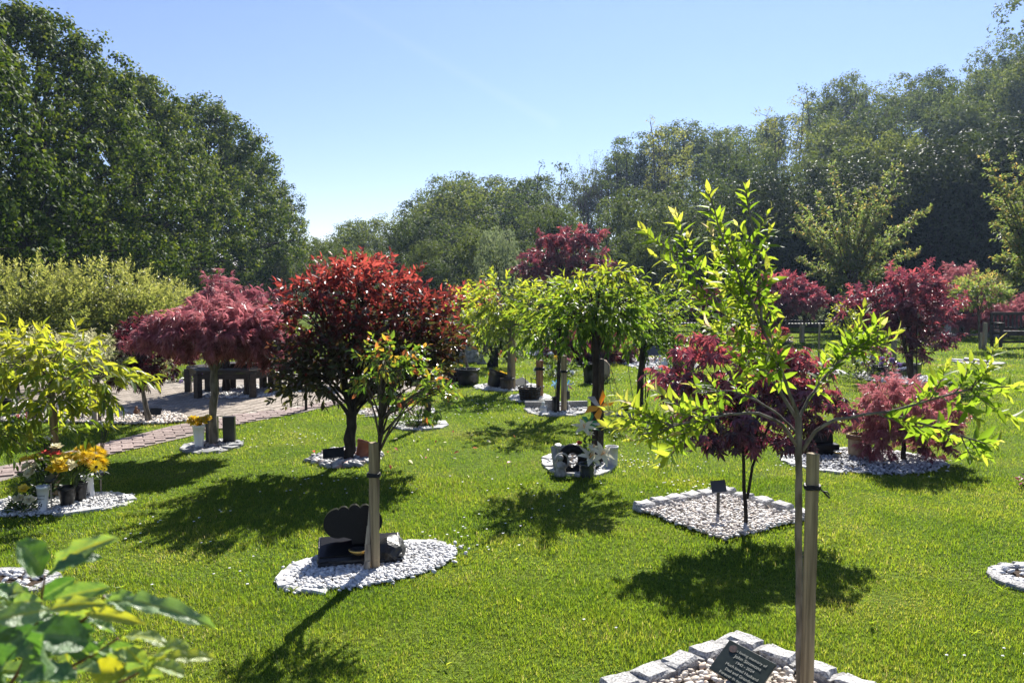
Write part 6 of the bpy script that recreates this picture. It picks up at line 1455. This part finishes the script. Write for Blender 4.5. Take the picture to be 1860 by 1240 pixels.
maple('dark purple maple beside the hanging bird feeder', 1655, 690, [(1655, 650), (1652, 600), (1650, 570)], [(1640, 545, 0, 62, 30, .6, 1), (1690, 575, 0, 38, 40, .5, .8), (1600, 570, 0, 45, 38, .5, .7), (1650, 515, 0, 45, 18, .5, .6), (1670, 615, 0, 45, 20, .45, .4), (1560, 550, .3, 32, 22, .4, .3), (1625, 640, -.1, 60, 14, .4, .25)], 240, size=(.09, .14), tr=(.045, .035), tint=(.4, .55, .2), stems=3)
maple('low spreading rose pink laceleaf maple at the far right', 1830, 612, [(1828, 596), (1820, 585)], [(1800, 578, 0, 60, 16, .9, 1), (1850, 565, 0, 55, 20, .9, 1), (1750, 575, .2, 50, 14, .8, .7), (1700, 570, .3, 30, 12, .6, .4)], 300, LACE, 'lace', (.14, .22), tint=(.75, .3, .15), droop=.8)
maple('pinkish standard maple with a square trunk base at the far right', 1748, 612, [(1745, 590), (1742, 560)], [(1740, 535, 0, 52, 22, .9, 1), (1745, 505, 0, 24, 14, .5, .4)], 170, LACE, 'lace', (.13, .2), tint=(.7, .3, .2))
b = gp(1782, 634); D = b.y
plant('variegated_tree', 'pale pink and green standard tree on twin grey stakes at the far right', 'tree', b, [pt(1778, 600, D), pt(1778, 570, D)], [blob(1780, 530, D, 42, 26, .6, 1)], LG, L['spring'], (.08, .14), 170, 12, trunk_r=(.03, .025), tlen=.25, tint=(.6, .4, .25), branches=16)
stake('right one of the twin grey stakes at the far right', gp(1788, 634), .68, .08, .3, 'timber_grey'); stake('left one of the twin grey stakes at the far right', gp(1780, 634), .42, .06, .3, 'timber_grey')
b = gp(1840, 604); D = b.y + 4
plant('golden_shrub', 'rounded cream yellow shrub at the right edge in front of the wood', 'shrub', (b.x * D / b.y, D, 0), [(b.x * D / b.y, D, .4), (b.x * D / b.y, D, .8)], [blob(1840, 530, D, 52, 26, .9, 1)], LG, L['cream'], (.10, .18), 260, 12, trunk_r=(.05, .04), tlen=.35, up=.4, shell=.3, tint=(.5, .4, .2), branches=16)
b = gp(1460, 620); D = b.y
plant('variegated_tree', 'small olive grey standard tree in front of the dark slatted bench', 'tree', b, [pt(1460, 600, D), pt(1460, 585, D)], [blob(1468, 565, D, 20, 22, .4, 1), blob(1450, 558, D, 9, 14, .3, .3), blob(1485, 556, D, 12, 10, .3, .3)], LG, L['wood_pale'], (.07, .12), 90, 12, trunk_r=(.025, .02), tlen=.2, up=.6, tint=(.6, .4, .2), branches=14)
stake('short timber stake of the olive grey standard tree before the bench', gp(1456, 622), .5, .10, .3, 'timber_grey'); stake('thin pale cane right of the bench front', gp(1487, 650), .75, .035, .3, 'timber_grey'); stake('brown timber post left of the dark flower heap on the right', gp(1550, 660), .68, .06, .3, 'timber'); stake('grey timber post behind the pink white flower heap', gp(1623, 655), .6, .09, .3, 'timber_grey')
stake('thick dark post left of the half hidden bench', gp(1297, 612), 1.0, .16, .3, 'timber_dark'); maple('small purple maple at the thick dark post', 1290, 612, [(1290, 590), (1290, 575)], [(1285, 560, 0, 22, 32, .5, 1)], 70, LACE, 'lace_dark', (.12, .2), tr=(.03, .03))
def spring_cherry(label, px, py, top, tips, twn, D=None):
    b = gp(px, py); D = b.y; root = thing('cherry_tree', label, 'tree', b, 'ascending spring cherries'); g = G()
    tr = smooth_path([tuple(b), tuple(pt(px, py - 40, D)), tuple(pt(px - 2, top, D))], 8, .02); g.tube(tr, np.linspace(.10, .06, 8), 8)
    P, A, N, S, T = [], [], [], [], []
    for (x, y) in tips:
        e = np.array(pt(x, y, D + rs.uniform(-.9, .9))); st = tr[rs.randint(4, 8)]; Bq = bez(st, st * .55 + e * .45 + np.array([(st[0] - e[0]) * .12, 0, .25]), e, 12); g.tube(Bq, np.linspace(.035, .006, 12), 5)
        k = twn; u = rs.uniform(.22, 1, k); p = np.stack([np.interp(u, np.linspace(0, 1, 12), Bq[:, c]) for c in range(3)], 1)
        d = nrm(e - st); TDs = nrm(rs.normal(size=(k, 3)) * np.array([1, 1, .7]) + d * .7 + np.array([0, 0, .15])); tl = rs.uniform(.2, .75, k) * (1.3 - u)
        for i in range(0, k, 3): g.tube([p[i], p[i] + TDs[i] * tl[i]], [.006, .003], 3, cap=False)
        a = twig_leaves(p, TDs, tl, 8, 60, .35, .8, (.09, .15)); P.append(a[0]); A.append(a[1]); N.append(a[2]); S.append(a[3]); T.append(.48 + .3 * (np.repeat(u, 8) - .6) + rs.normal(size=len(a[4])) * .22)
    obj('trunk', g, MT['bark'], root, True); leaves(root, LFW, *[np.concatenate(v_) for v_ in (P, A, N, S, T)], L['spring'])
tips1 = [(1440, 420), (1448, 365), (1480, 350), (1470, 400), (1510, 295), (1525, 350), (1560, 345), (1585, 340), (1622, 298), (1640, 300), (1600, 400), (1630, 350), (1700, 370), (1660, 400), (1640, 440), (1670, 455), (1450, 470), (1490, 450), (1520, 420), (1560, 430), (1600, 460), (1630, 490), (1470, 500), (1500, 520), (1570, 500), (1540, 400), (1610, 520), (1445, 395), (1535, 480), (1580, 380), (1560, 550), (1520, 560), (1600, 550)]
spring_cherry('big spring green cherry with ascending branches behind the dark slatted bench', 1548, 604, 500, tips1, 54)
tips2 = [(1790, 285), (1800, 315), (1840, 275), (1870, 300), (1795, 355), (1800, 405), (1830, 340), (1850, 400), (1810, 470), (1840, 440), (1820, 510), (1860, 480), (1890, 350), (1900, 420), (1930, 300), (1860, 330), (1880, 250), (1940, 450), (1900, 500), (1830, 380)]
spring_cherry('spring green cherry cut off by the right edge', 1885, 622, 500, tips2, 50)
# bird feeder
b = gp(1665, 692); root = thing('bird_feeder', 'clear tube bird feeder on a thin pole beside the purple maple', 'bird feeder', b); D = b.y
g = G(); g.tube([tuple(b), tuple(pt(1665, 620, D)), tuple(pt(1666, 548, D)), tuple(pt(1668, 545, D))], .012, 6); obj('pole', g, MT['wire'], root)
g = G(); q = pt(1664, 582, D); h_ = .27; g.lathe([(.001, 0), (.045, 0), (.045, h_), (.001, h_)], tuple(q), 18, rot=roty(.1)); obj('tube', g, MT['feeder'], root, True)
g = G(); g.lathe([(.001, .26), (.06, .26), (.05, .31), (.001, .34)], tuple(q), 18, rot=roty(.1)); obj('lid', g, MT['black_plastic'], root, True); g = G(); g.lathe([(.001, -.03), (.05, -.03), (.075, -.01), (.05, .0), (.001, .0)], tuple(q), 18, rot=roty(.1)); obj('tray', g, MT['black_plastic'], root, True)
# grave plants around it
bedpx('white pebble bed under the purple maple and bird feeder', 1560, 1708, 677, 700, stones=0, npeb=700, psize=(.02, .035), pmat='peb_white', soil='joint')
clump('dark heap of pink and white flowers left of the purple maple', gp(1590, 672), (.36, .25, .44), 240, [('pink_petal', 9), ('blue_petal', 6), ('red_petal', 3)], size=(.06, .1), hr=.06); clump('dark purple round headed flowers left of the bird feeder', gp(1615, 682), (.22, .2, .36), 150, [('violet', 6)], 'lace_dark', size=(.05, .09), hr=.06)
clump('small blue and white flowers at the foot of the purple maple', gp(1643, 686), (.2, .15, .16), 60, [('blue_petal', 7)], hr=.05); clump('small red leaved plant in front of the dark purple flowers', gp(1618, 690), (.17, .15, .2), 90, [], 'lace', size=(.05, .09), lw=.2)
vase('black planter box under the pink white flower heap', gp(1594, 684), .2, .18, .2, 'plate', 'planter', 'planter', n=4); vase('dark planter box behind the small blue white flowers', gp(1652, 682), .22, .2, .22, 'plate', 'planter', 'planter', n=4)
b = gp(1720, 618); g = G(); g.cbox((b.x, b.y, .35), (.14, .14, .7), .01); g.cbox((b.x - .1, b.y - .2, .1), (.5, .4, .2), .01); solo('stone_pillar', g, MT['granite_grey'], 'grey square pillar on a low plinth left of the pinkish standard maple', 'pillar', b)
g = G(); b = gp(1708, 617); g.cbox((b.x, b.y, .16), (.36, .05, .26), .01, rotz(.2) @ rotx(-.4)); solo('memorial_stone', g, MT['plate_metal'], 'grey tilted tablet beside the grey square pillar', 'memorial stone', b); clump('low dark grave plants left of the grey square pillar', gp(1690, 622), (.55, .3, .3), 140, [], 'lace_dark', size=(.07, .12))
bedpx('scattered white slabs on the grass right of the bird feeder', 1735, 1812, 653, 663, stones=9, size=(.34, .2, .04), kind='stone_white', npeb=0, top=.04)
bedpx('pale slab ring round the pinkish standard maple', 1725, 1770, 603, 612, stones=9, size=(.3, .2, .06), kind='granite_grey', npeb=0, top=.05); g = G(); q = gp(1744, 609); g.cbox((q.x - .1, q.y - .1, .15), (.5, .4, .3), .02); solo('stone_block', g, MT['granite_grey'], 'square grey block at the foot of the pinkish standard maple', 'stone', q)
vase('wide grey tub under the far right laceleaf maple', gp(1806, 612), .22, .3, .36, 'slate', 'planter', 'planter')
vase('dark blue tub of red flowers in front of the bench on the right', gp(1420, 642), .3, .2, .24, 'plate', 'planter', 'planter'); clump('red and black flowers in the dark tub before the bench', gp(1420, 642) + Vector((0, 0, .28)), (.24, .2, .3), 90, [('red_petal', 8)], 'lace_dark', hr=.08, size=(.06, .1))
plaque('small dark plaque on a stem left of the dark slatted bench', gp(1382, 612), .35, .3, .2, 0, R(20), 'plate'); clump('low green bush under the right sapling branches', gp(1560, 690), (.4, .3, .3), 160, [], 'wood_mid', size=(.06, .1))
bedpx('pale slab bed behind the red maple sapling leaves', 1205, 1320, 698, 716, stones=12, size=(.26, .14, .04), kind='stone_white', npeb=150, psize=(.02, .03), pmat='peb_white', top=.04); clump('white flowered plant left of the red maple sapling', gp(1240, 706), (.16, .12, .14), 60, [('cream_petal', 5)], hr=.05)
clump('green bush between the canes and the red maple sapling', gp(1262, 640), (.4, .3, .5), 200, [], 'green', size=(.07, .12)); clump('sparse red leaved shrub cut off by the right edge', gp(1868, 885), (.09, .08, .14), 26, [], 'lace', size=(.04, .07))

# more small standards and beds receding over the lawn
for px, py, cy, rx, ry, n, tt, lab in ((985, 642, 585, 26, 22, 60, .55, 'small pale green standard tree far behind the angel bed'), (1120, 640, 590, 24, 20, 60, .5, 'small pale green standard tree far behind the lily bed cherry'), (1205, 632, 585, 24, 20, 55, .6, 'small yellow green standard tree far behind the dark crowned cherry'),
                                 (1345, 652, 590, 26, 26, 70, .7, 'yellow green standard tree behind the sapling branches'), (1530, 640, 580, 22, 20, 55, .6, 'small green standard tree right of the dark slatted bench'), (880, 640, 585, 20, 22, 50, .7, 'small yellow standard tree far down the lawn left of the pale cherry')):
    cherry(lab, px, py, [(px, py - 25), (px, cy)], [(px, cy, 0, rx, ry, rx / 70, 1)], n, (.09, .15), (.035, .03), tint=(tt, .3, .2), group='small standards far down the lawn')
    stake('short stake of the ' + lab.split(' far')[0].split(' behind')[0].split(' right of')[0] + {985: ' behind the angels', 1120: ' behind the lilies', 1205: ' behind the dark cherry', 1345: ' behind the sapling', 1530: ' by the bench', 880: ' down the lawn'}[px], gp(px + 4, py + 1), .5, .07, .3, 'timber_grey')
for x0, x1, y0, y1, lab in ((1045, 1110, 636, 645, 'far pale bed left of the long white pebble bed'), (1180, 1250, 626, 634, 'far pale bed behind the long white pebble bed'), (1330, 1400, 648, 658, 'pale bed under the yellow green standard behind the sapling'), (1440, 1530, 668, 682, 'pale bed between the sapling and the bench'), (955, 1015, 638, 646, 'far pale bed behind the blue white flowers')):
    bedpx(lab, x0, x1, y0, y1, stones=10, size=(.28, .14, .05), kind='stone_white', npeb=160, psize=(.02, .035), pmat='peb_white', top=.04)
for px, py, hs, lab in ((1375, 655, [('pink_petal', 6)], 'pink flowers on the pale bed behind the sapling'), (1480, 676, [('cream_petal', 6)], 'cream flowers on the pale bed between sapling and bench'), (1068, 641, [('red_petal', 5)], 'red flowers on the far pale bed behind the lilies'), (1215, 630, [('yellow', 5)], 'yellow flowers on the far pale bed behind the dark cherry')):
    clump(lab, gp(px, py), (.25, .2, .28), 80, hs, size=(.06, .1), hr=.06)

# ------------------------------------------------------------------ thick leaved plant hanging in at the bottom left
def near_plant():
    c = pt(-60, 1330, .85); root = thing('leafy_shrub', 'out of focus shrub with thick rounded green leaves at the bottom left corner', 'shrub', (c.x, c.y, 0))
    spec = [(80, 1044, 40, 984, 52, .0, .25), (84, 1042, 172, 971, 34, .02, .55), (84, 1044, 184, 1005, 34, -.02, .12), (74, 1086, 132, 1052, 30, .05, .12), (98, 1086, 190, 1066, 30, .03, .38), (62, 1102, -8, 1058, 32, .04, .2), (78, 1092, 20, 1092, 26, .0, .5), (92, 1106, -6, 1122, 36, -.03, .5),
            (78, 1108, 172, 1086, 24, .0, .72), (150, 1112, 240, 1120, 20, -.01, .95), (186, 1078, 242, 1116, 24, .02, .42), (188, 1086, 372, 1108, 30, .0, .52), (100, 1116, -10, 1146, 34, .0, .3), (44, 1152, 164, 1160, 62, -.03, .15), (100, 1214, 62, 1158, 72, -.06, .18), (-14, 1196, 54, 1140, 52, -.02, .08),
            (152, 1186, 248, 1180, 22, .02, .55), (212, 1158, 300, 1149, 26, .02, .72), (272, 1208, 316, 1152, 36, .01, .68), (284, 1196, 392, 1188, 22, .0, .8), (276, 1206, 338, 1222, 26, -.02, .7), (268, 1222, 234, 1176, 28, .0, .62), (162, 1214, 222, 1220, 40, -.02, 1.0), (246, 1232, 292, 1222, 26, -.01, .6),
            (30, 1244, 134, 1222, 56, -.06, .12), (10, 1250, -4, 1180, 50, -.07, .1), (120, 1240, 160, 1190, 34, -.02, .45), (70, 1130, 150, 1136, 28, .03, .2), (140, 1190, 130, 1150, 30, .03, .3), (-10, 1090, 40, 1070, 30, .05, .62), (60, 1180, 20, 1130, 40, .02, .35), (200, 1250, 232, 1204, 24, .0, .5), (110, 1160, 180, 1196, 30, .04, .22), (0, 1160, 70, 1178, 36, .03, .4), (20, 1120, 90, 1138, 30, .05, .15), (150, 1140, 200, 1110, 24, .05, .25), (90, 1200, 30, 1230, 40, -.01, .2)]
    nx_, ny_ = 9, 17; cache = {}
    def lm(tb, wr, bend, v):
        key = (round(tb, 1), round(wr, 1), bend, v)
        if key in cache: return cache[key]
        q = np.random.RandomState(v * 7 + 3); f1, f2, cup = q.uniform(14, 24), q.uniform(0, 6), q.uniform(.25, .55)
        g = G(); V, Fc, ti = [], [], []
        for j in range(ny_):
            y = j / (ny_ - 1); hw = wr * .5 * (math.sin(math.pi * y ** 1.15) ** .6 if 0 < y < 1 else 0.0) + .004
            for i in range(nx_):
                x = (i / (nx_ - 1) * 2 - 1); ax = abs(x); vein = math.sin((y - ax * .28) * 44)
                V.append([x * hw * (1 + .05 * math.sin(y * f1 + f2 + x)), y + .02 * ax * math.sin(y * 9), ax * hw * cup - bend * (y - .3) ** 2 + .035 * ax * ax * math.sin(y * f1 + f2 * x) + .006 * vein * (1 - ax) * (ax > .1)])
                ti.append(tb + (.28 if i == nx_ // 2 else 0) + .05 * vein * (ax > .1) + q.normal() * .035)
        for j in range(ny_ - 1):
            for i in range(nx_ - 1): a = j * nx_ + i; Fc.append([a, a + 1, a + nx_ + 1, a + nx_])
        g.add(V, Fc, 0, np.clip(np.array(ti), 0, 1))
        cache[key] = g.mesh('leaf', L['rhodo'], smooth=True); return cache[key]
    stem = G(); org = np.array([c.x, c.y, 0])
    for _ in range(26):
        x0, y0 = rs.uniform(-30, 190), rs.uniform(1085, 1240); an = rs.uniform(-.5, 3.4); l0 = rs.uniform(45, 80); spec.append((x0, y0, x0 + l0 * math.cos(an), y0 - l0 * math.sin(an) * .6, rs.uniform(18, 30), rs.uniform(.04, .14), rs.choice([.15, .35, .55, .65])))
    for (bx, by, tx, ty, w, dz, tint) in spec:  # tint also paints light: lit leaves get a paler green
        D = .86 + dz * 1.3; a = np.array(pt(bx, by, D)); b_ = np.array(pt(tx, ty, D + rs.uniform(-.05, .03))); ln = np.linalg.norm(b_ - a)
        wr = w * mpx(D) / ln * 1.15; A = (b_ - a) / ln; N = nrm(np.array([rs.normal() * .45, -.6 + rs.normal() * .35, .7])); X = nrm(np.cross(A, N)); N = np.cross(X, A)
        o = bpy.data.objects.new('leaf', lm(min(1, tint * .8 + .2), min(1.1, wr), .45 if ln > .07 else .25, rs.randint(4))); COL.objects.link(o); o.parent = root
        m = np.eye(4); m[:3, 0], m[:3, 1], m[:3, 2], m[:3, 3] = X * ln, A * ln, N * ln, a - org; o.matrix_local = Matrix(m.tolist())
    for l in ([(-60, 1330), (20, 1250), (62, 1170), (72, 1110), (82, 1044)], [(62, 1170), (130, 1140), (172, 1112), (190, 1082)], [(20, 1250), (120, 1215), (180, 1185), (214, 1158)], [(20, 1290), (150, 1262), (240, 1235), (282, 1200)], [(72, 1120), (30, 1105)], [(120, 1215), (160, 1216)]):
        Q = smooth_path([tuple(pt(x, y, .88)) for x, y in l], 10); stem.tube(Q, np.linspace(.0028, .0012, 10), 6)
    stem.tube(smooth_path([(c.x, c.y, 0), tuple(pt(-60, 1330, .88))], 6), .006, 6)
    obj('stem', stem, MT['stemred'], root, True)
MT['stemred'] = mat('reddish_stem', (0.16, 0.07, 0.035), 0.6, 0.3)
near_plant()
# faint vapour trail high in the sky
cm, ct, cp = nodes('vapour'); ct.nodes.clear()
co = ct.nodes.new('ShaderNodeOutputMaterial'); cv = ct.nodes.new('ShaderNodeVolumePrincipled'); cv.inputs['Density'].default_value = 0.00024; cv.inputs['Anisotropy'].default_value = 0.6; ct.links.new(cv.outputs[0], co.inputs['Volume'])
g = G(); q0, q1 = ray(470, -70) * 5200, ray(1010, 228) * 6400
g.tube([tuple(q0 + (q1 - q0) * t) for t in np.linspace(0, 1, 16)], np.linspace(26, 48, 16), 12); solo('vapour_trail', g, cm, 'faint straight vapour trail across the blue sky', 'vapour trail', q0)

# ------------------------------------------------------------------ added blue haze volume standing in for the lens flare veil
FLARE_HAZE = 0.0004
hm = bpy.data.materials.new('flare_haze_volume'); hm.use_nodes = True; hn = hm.node_tree; hn.nodes.clear()
ho = hn.nodes.new('ShaderNodeOutputMaterial'); hv = hn.nodes.new('ShaderNodeVolumePrincipled')
hv.inputs['Color'].default_value = (0.50, 0.68, 1.0, 1.0); hv.inputs['Density'].default_value = FLARE_HAZE; hv.inputs['Anisotropy'].default_value = 0.5
hn.links.new(hv.outputs[0], ho.inputs['Volume'])
g = G(); g.box((15, 57, 24), (275, 170, 51)); obj('flare_haze', g, hm, kind='stuff')

# ------------------------------------------------------------------ grass blades, daisies, fallen petals
def masked(P):
    ok = np.ones(len(P), bool)
    for h in HOLES:
        if h[0] == 'p': ok &= ~inpoly(P, h[1])
        else:
            _, cx, cy, rx, ry, ro = h; X, Y = P[:, 0] - cx, P[:, 1] - cy; c, s_ = math.cos(ro), math.sin(ro)
            ok &= ((X * c + Y * s_) / rx) ** 2 + ((-X * s_ + Y * c) / ry) ** 2 > 1
    return ok
def field(y0, y1, dens, side=.68, extra=.7):
    n = int(((side * (y0 + y1)) + 2 * extra) * (y1 - y0) * dens); Y = np.sqrt(rs.uniform(y0 ** 2, y1 ** 2, n)); X = rs.uniform(-1, 1, n) * (side * Y + extra)
    P = np.stack([X, Y], 1); return P[masked(P)]
def vnoise(P, s_, seed):
    q = np.random.RandomState(seed); a = q.uniform(0, 6.28, 8); f = q.normal(size=(8, 2)) * s_
    return np.sin(P @ f.T + a).sum(1) / 4
g = G()
def blades(P, hgt, wid, segs):
    n = len(P); an = rs.uniform(0, 6.283, n); ln = rs.uniform(.15, .95, n); clumpy = 1 + .28 * vnoise(P, 9.0, 3) + .18 * vnoise(P, 2.2, 5)
    h = hgt * rs.uniform(.5, 1.2, n) * np.clip(clumpy, .45, 1.7); w = wid * rs.uniform(.7, 1.3, n)
    D = np.stack([np.cos(an), np.sin(an)], 1); Xv = np.stack([-D[:, 1], D[:, 0]], 1) * w[:, None] * .5
    tint = np.clip(.34 + .16 * rs.normal(size=n) + .10 * vnoise(P, 5.0, 11) + (rs.rand(n) < .06) * .4, 0, 1)
    z0 = np.full(n, -.004)
    def pts_(f, side): return np.column_stack([P + D * (h * ln * f ** 1.6)[:, None] + side * Xv, z0 + h * np.sqrt(np.clip(1 - (ln * .55) ** 2, .2, 1)) * f])
    if segs == 1:
        V = np.stack([pts_(0, -1.), pts_(0, 1.), pts_(1., 0.)], 1); Fc = np.array([[0, 1, 2]])
    else:
        V = np.stack([pts_(0, -1.), pts_(0, 1.), pts_(.5, .8), pts_(.5, -.8), pts_(1., 0.)], 1); Fc = None
    k = V.shape[1]
    if segs == 1: g.add(V.reshape(-1, 3), (np.arange(n) * 3)[:, None] + np.array([[0, 1, 2]]), 0, np.repeat(tint, 3))
    else:
        g.add(V.reshape(-1, 3), (np.arange(n) * 5)[:, None] + np.array([[0, 1, 2, 3]]), 0, np.repeat(tint, 5))
        g.I.append(((np.arange(n) * 5)[:, None] + np.array([[3, 2, 4]]) + g.n - n * 5).ravel()); g.S.append(np.full(n, 3)); g.MI.append(np.zeros(n, int))
blades(field(2.3, 4.2, 17000), .028, .0032, 2)
blades(field(4.2, 6.5, 9000), .028, .0042, 2)
blades(field(6.5, 10, 4000), .030, .006, 1)
blades(field(10, 16, 1300), .038, .011, 1)
blades(field(16, 32, 320), .042, .021, 1)
o = obj('grass', g, MT['grass']); tag(o, 'mown lawn grass covering the garden between the beds', 'grass', kind='stuff')
# taller broad leaved weeds in the front lawn
g = G(); P = field(3.0, 4.6, 5)
for p in P[:22]:
    k = rs.randint(4, 8); a = rs.uniform(0, 6.28, k); A = np.stack([np.cos(a), np.sin(a), rs.uniform(.5, 1.1, k)], 1); scatter(g, T_leaf(.24), np.repeat([[p[0], p[1], .015]], k, 0), A, np.array([0, 0, 1.]) + rs.normal(size=(k, 3)) * .3, rs.uniform(.025, .05, k), rs.uniform(.45, .8, k))
tag(obj('weeds', g, L['lime']), 'small broad leaved weeds in the front lawn', 'weeds', kind='stuff')
# daisies in loose drifts
g = G(); dr = []
for (x, y, n, s_) in ((520, 800, 40, .5), (480, 770, 40, .7), (760, 760, 60, .9), (1170, 840, 60, .5), (1230, 890, 40, .3), (960, 905, 40, .6), (880, 970, 26, .5), (1130, 800, 30, .6), (1210, 800, 40, .6), (1000, 690, 60, 1.4), (870, 740, 50, 1.0), (1600, 740, 60, 1.2), (1750, 680, 90, 2.0), (1500, 640, 80, 2.5), (1150, 690, 80, 1.6), (950, 650, 80, 2.5), (1450, 850, 14, .4), (1700, 860, 10, .5), (330, 960, 20, .5), (560, 880, 24, .4), (1800, 1200, 8, .3), (1060, 1140, 6, .3), (700, 900, 10, .4), (420, 1040, 8, .4)):
    c = gp(x, y); dr.append(np.array([c.x, c.y]) + rs.normal(size=(n, 2)) * s_ * .5)
dr = np.concatenate(dr); dr = dr[masked(dr)]; dr = dr[rs.rand(len(dr)) < .62]
for p in dr:
    r = .0045 + .002 * rs.rand() + .00042 * p[1]; z = rs.uniform(.022, .038)
    g.tube([(p[0], p[1], 0), (p[0], p[1], z)], .0012, 3, 1, cap=False); an = np.arange(8) * .785; zz = np.where(np.arange(8) % 2, .002, 0)
    g.add(np.vstack([np.stack([p[0] + r * np.cos(an), p[1] + r * np.sin(an), z + zz], 1), [[p[0], p[1], z + .003]]]), [[i, (i + 1) % 8, 8] for i in range(8)], 0)
tag(obj('daisies', g, [MT['white_petal'], MT['stemgreen']] if 'white_petal' in MT else [mat('white_petal', (.72, .72, .70), .6, .2), MT['stemgreen']]), 'small white daisies dotted over the lawn', 'daisies', kind='stuff')
# fallen leaves under the photinia and rose
lv = T_leaf(.5, .1, .2); me = {}
for mk in ('red_petal', 'cream_petal'):
    gg = G(); gg.add(lv[0], lv[1], 0, .6); me[mk] = gg.mesh('fallen_leaf', L[mk])
for (x, y, mk) in ([(x, y, 'red_petal') for x, y in ((706, 852), (714, 822), (790, 808), (833, 824), (862, 822), (921, 851), (700, 826), (775, 835), (570, 822), (820, 790), (940, 800), (1120, 845))] + [(x, y, 'cream_petal') for x, y in ((726, 803), (748, 802), (760, 801), (810, 812), (768, 838), (776, 820), (880, 808), (830, 840), (525, 828), (690, 838), (860, 795), (845, 870), (1128, 860), (738, 845), (905, 835))]):
    o = bpy.data.objects.new('fallen_leaf', me[mk]); COL.objects.link(o); q = gp(x + rs.uniform(-4, 4), y + rs.uniform(-3, 3)); o.location = (q.x, q.y, .035); s_ = rs.uniform(.035, .06); o.scale = (s_, s_, s_); o.rotation_euler = (rs.normal() * .5, rs.normal() * .5, rs.uniform(0, 6))
    tag(o, 'fallen red leaf lying on the lawn near the photinia and rose' if mk == 'red_petal' else 'pale fallen petal lying on the lawn near the photinia and rose', 'leaf', 'fallen red leaves on the lawn' if mk == 'red_petal' else 'pale fallen petals on the lawn')
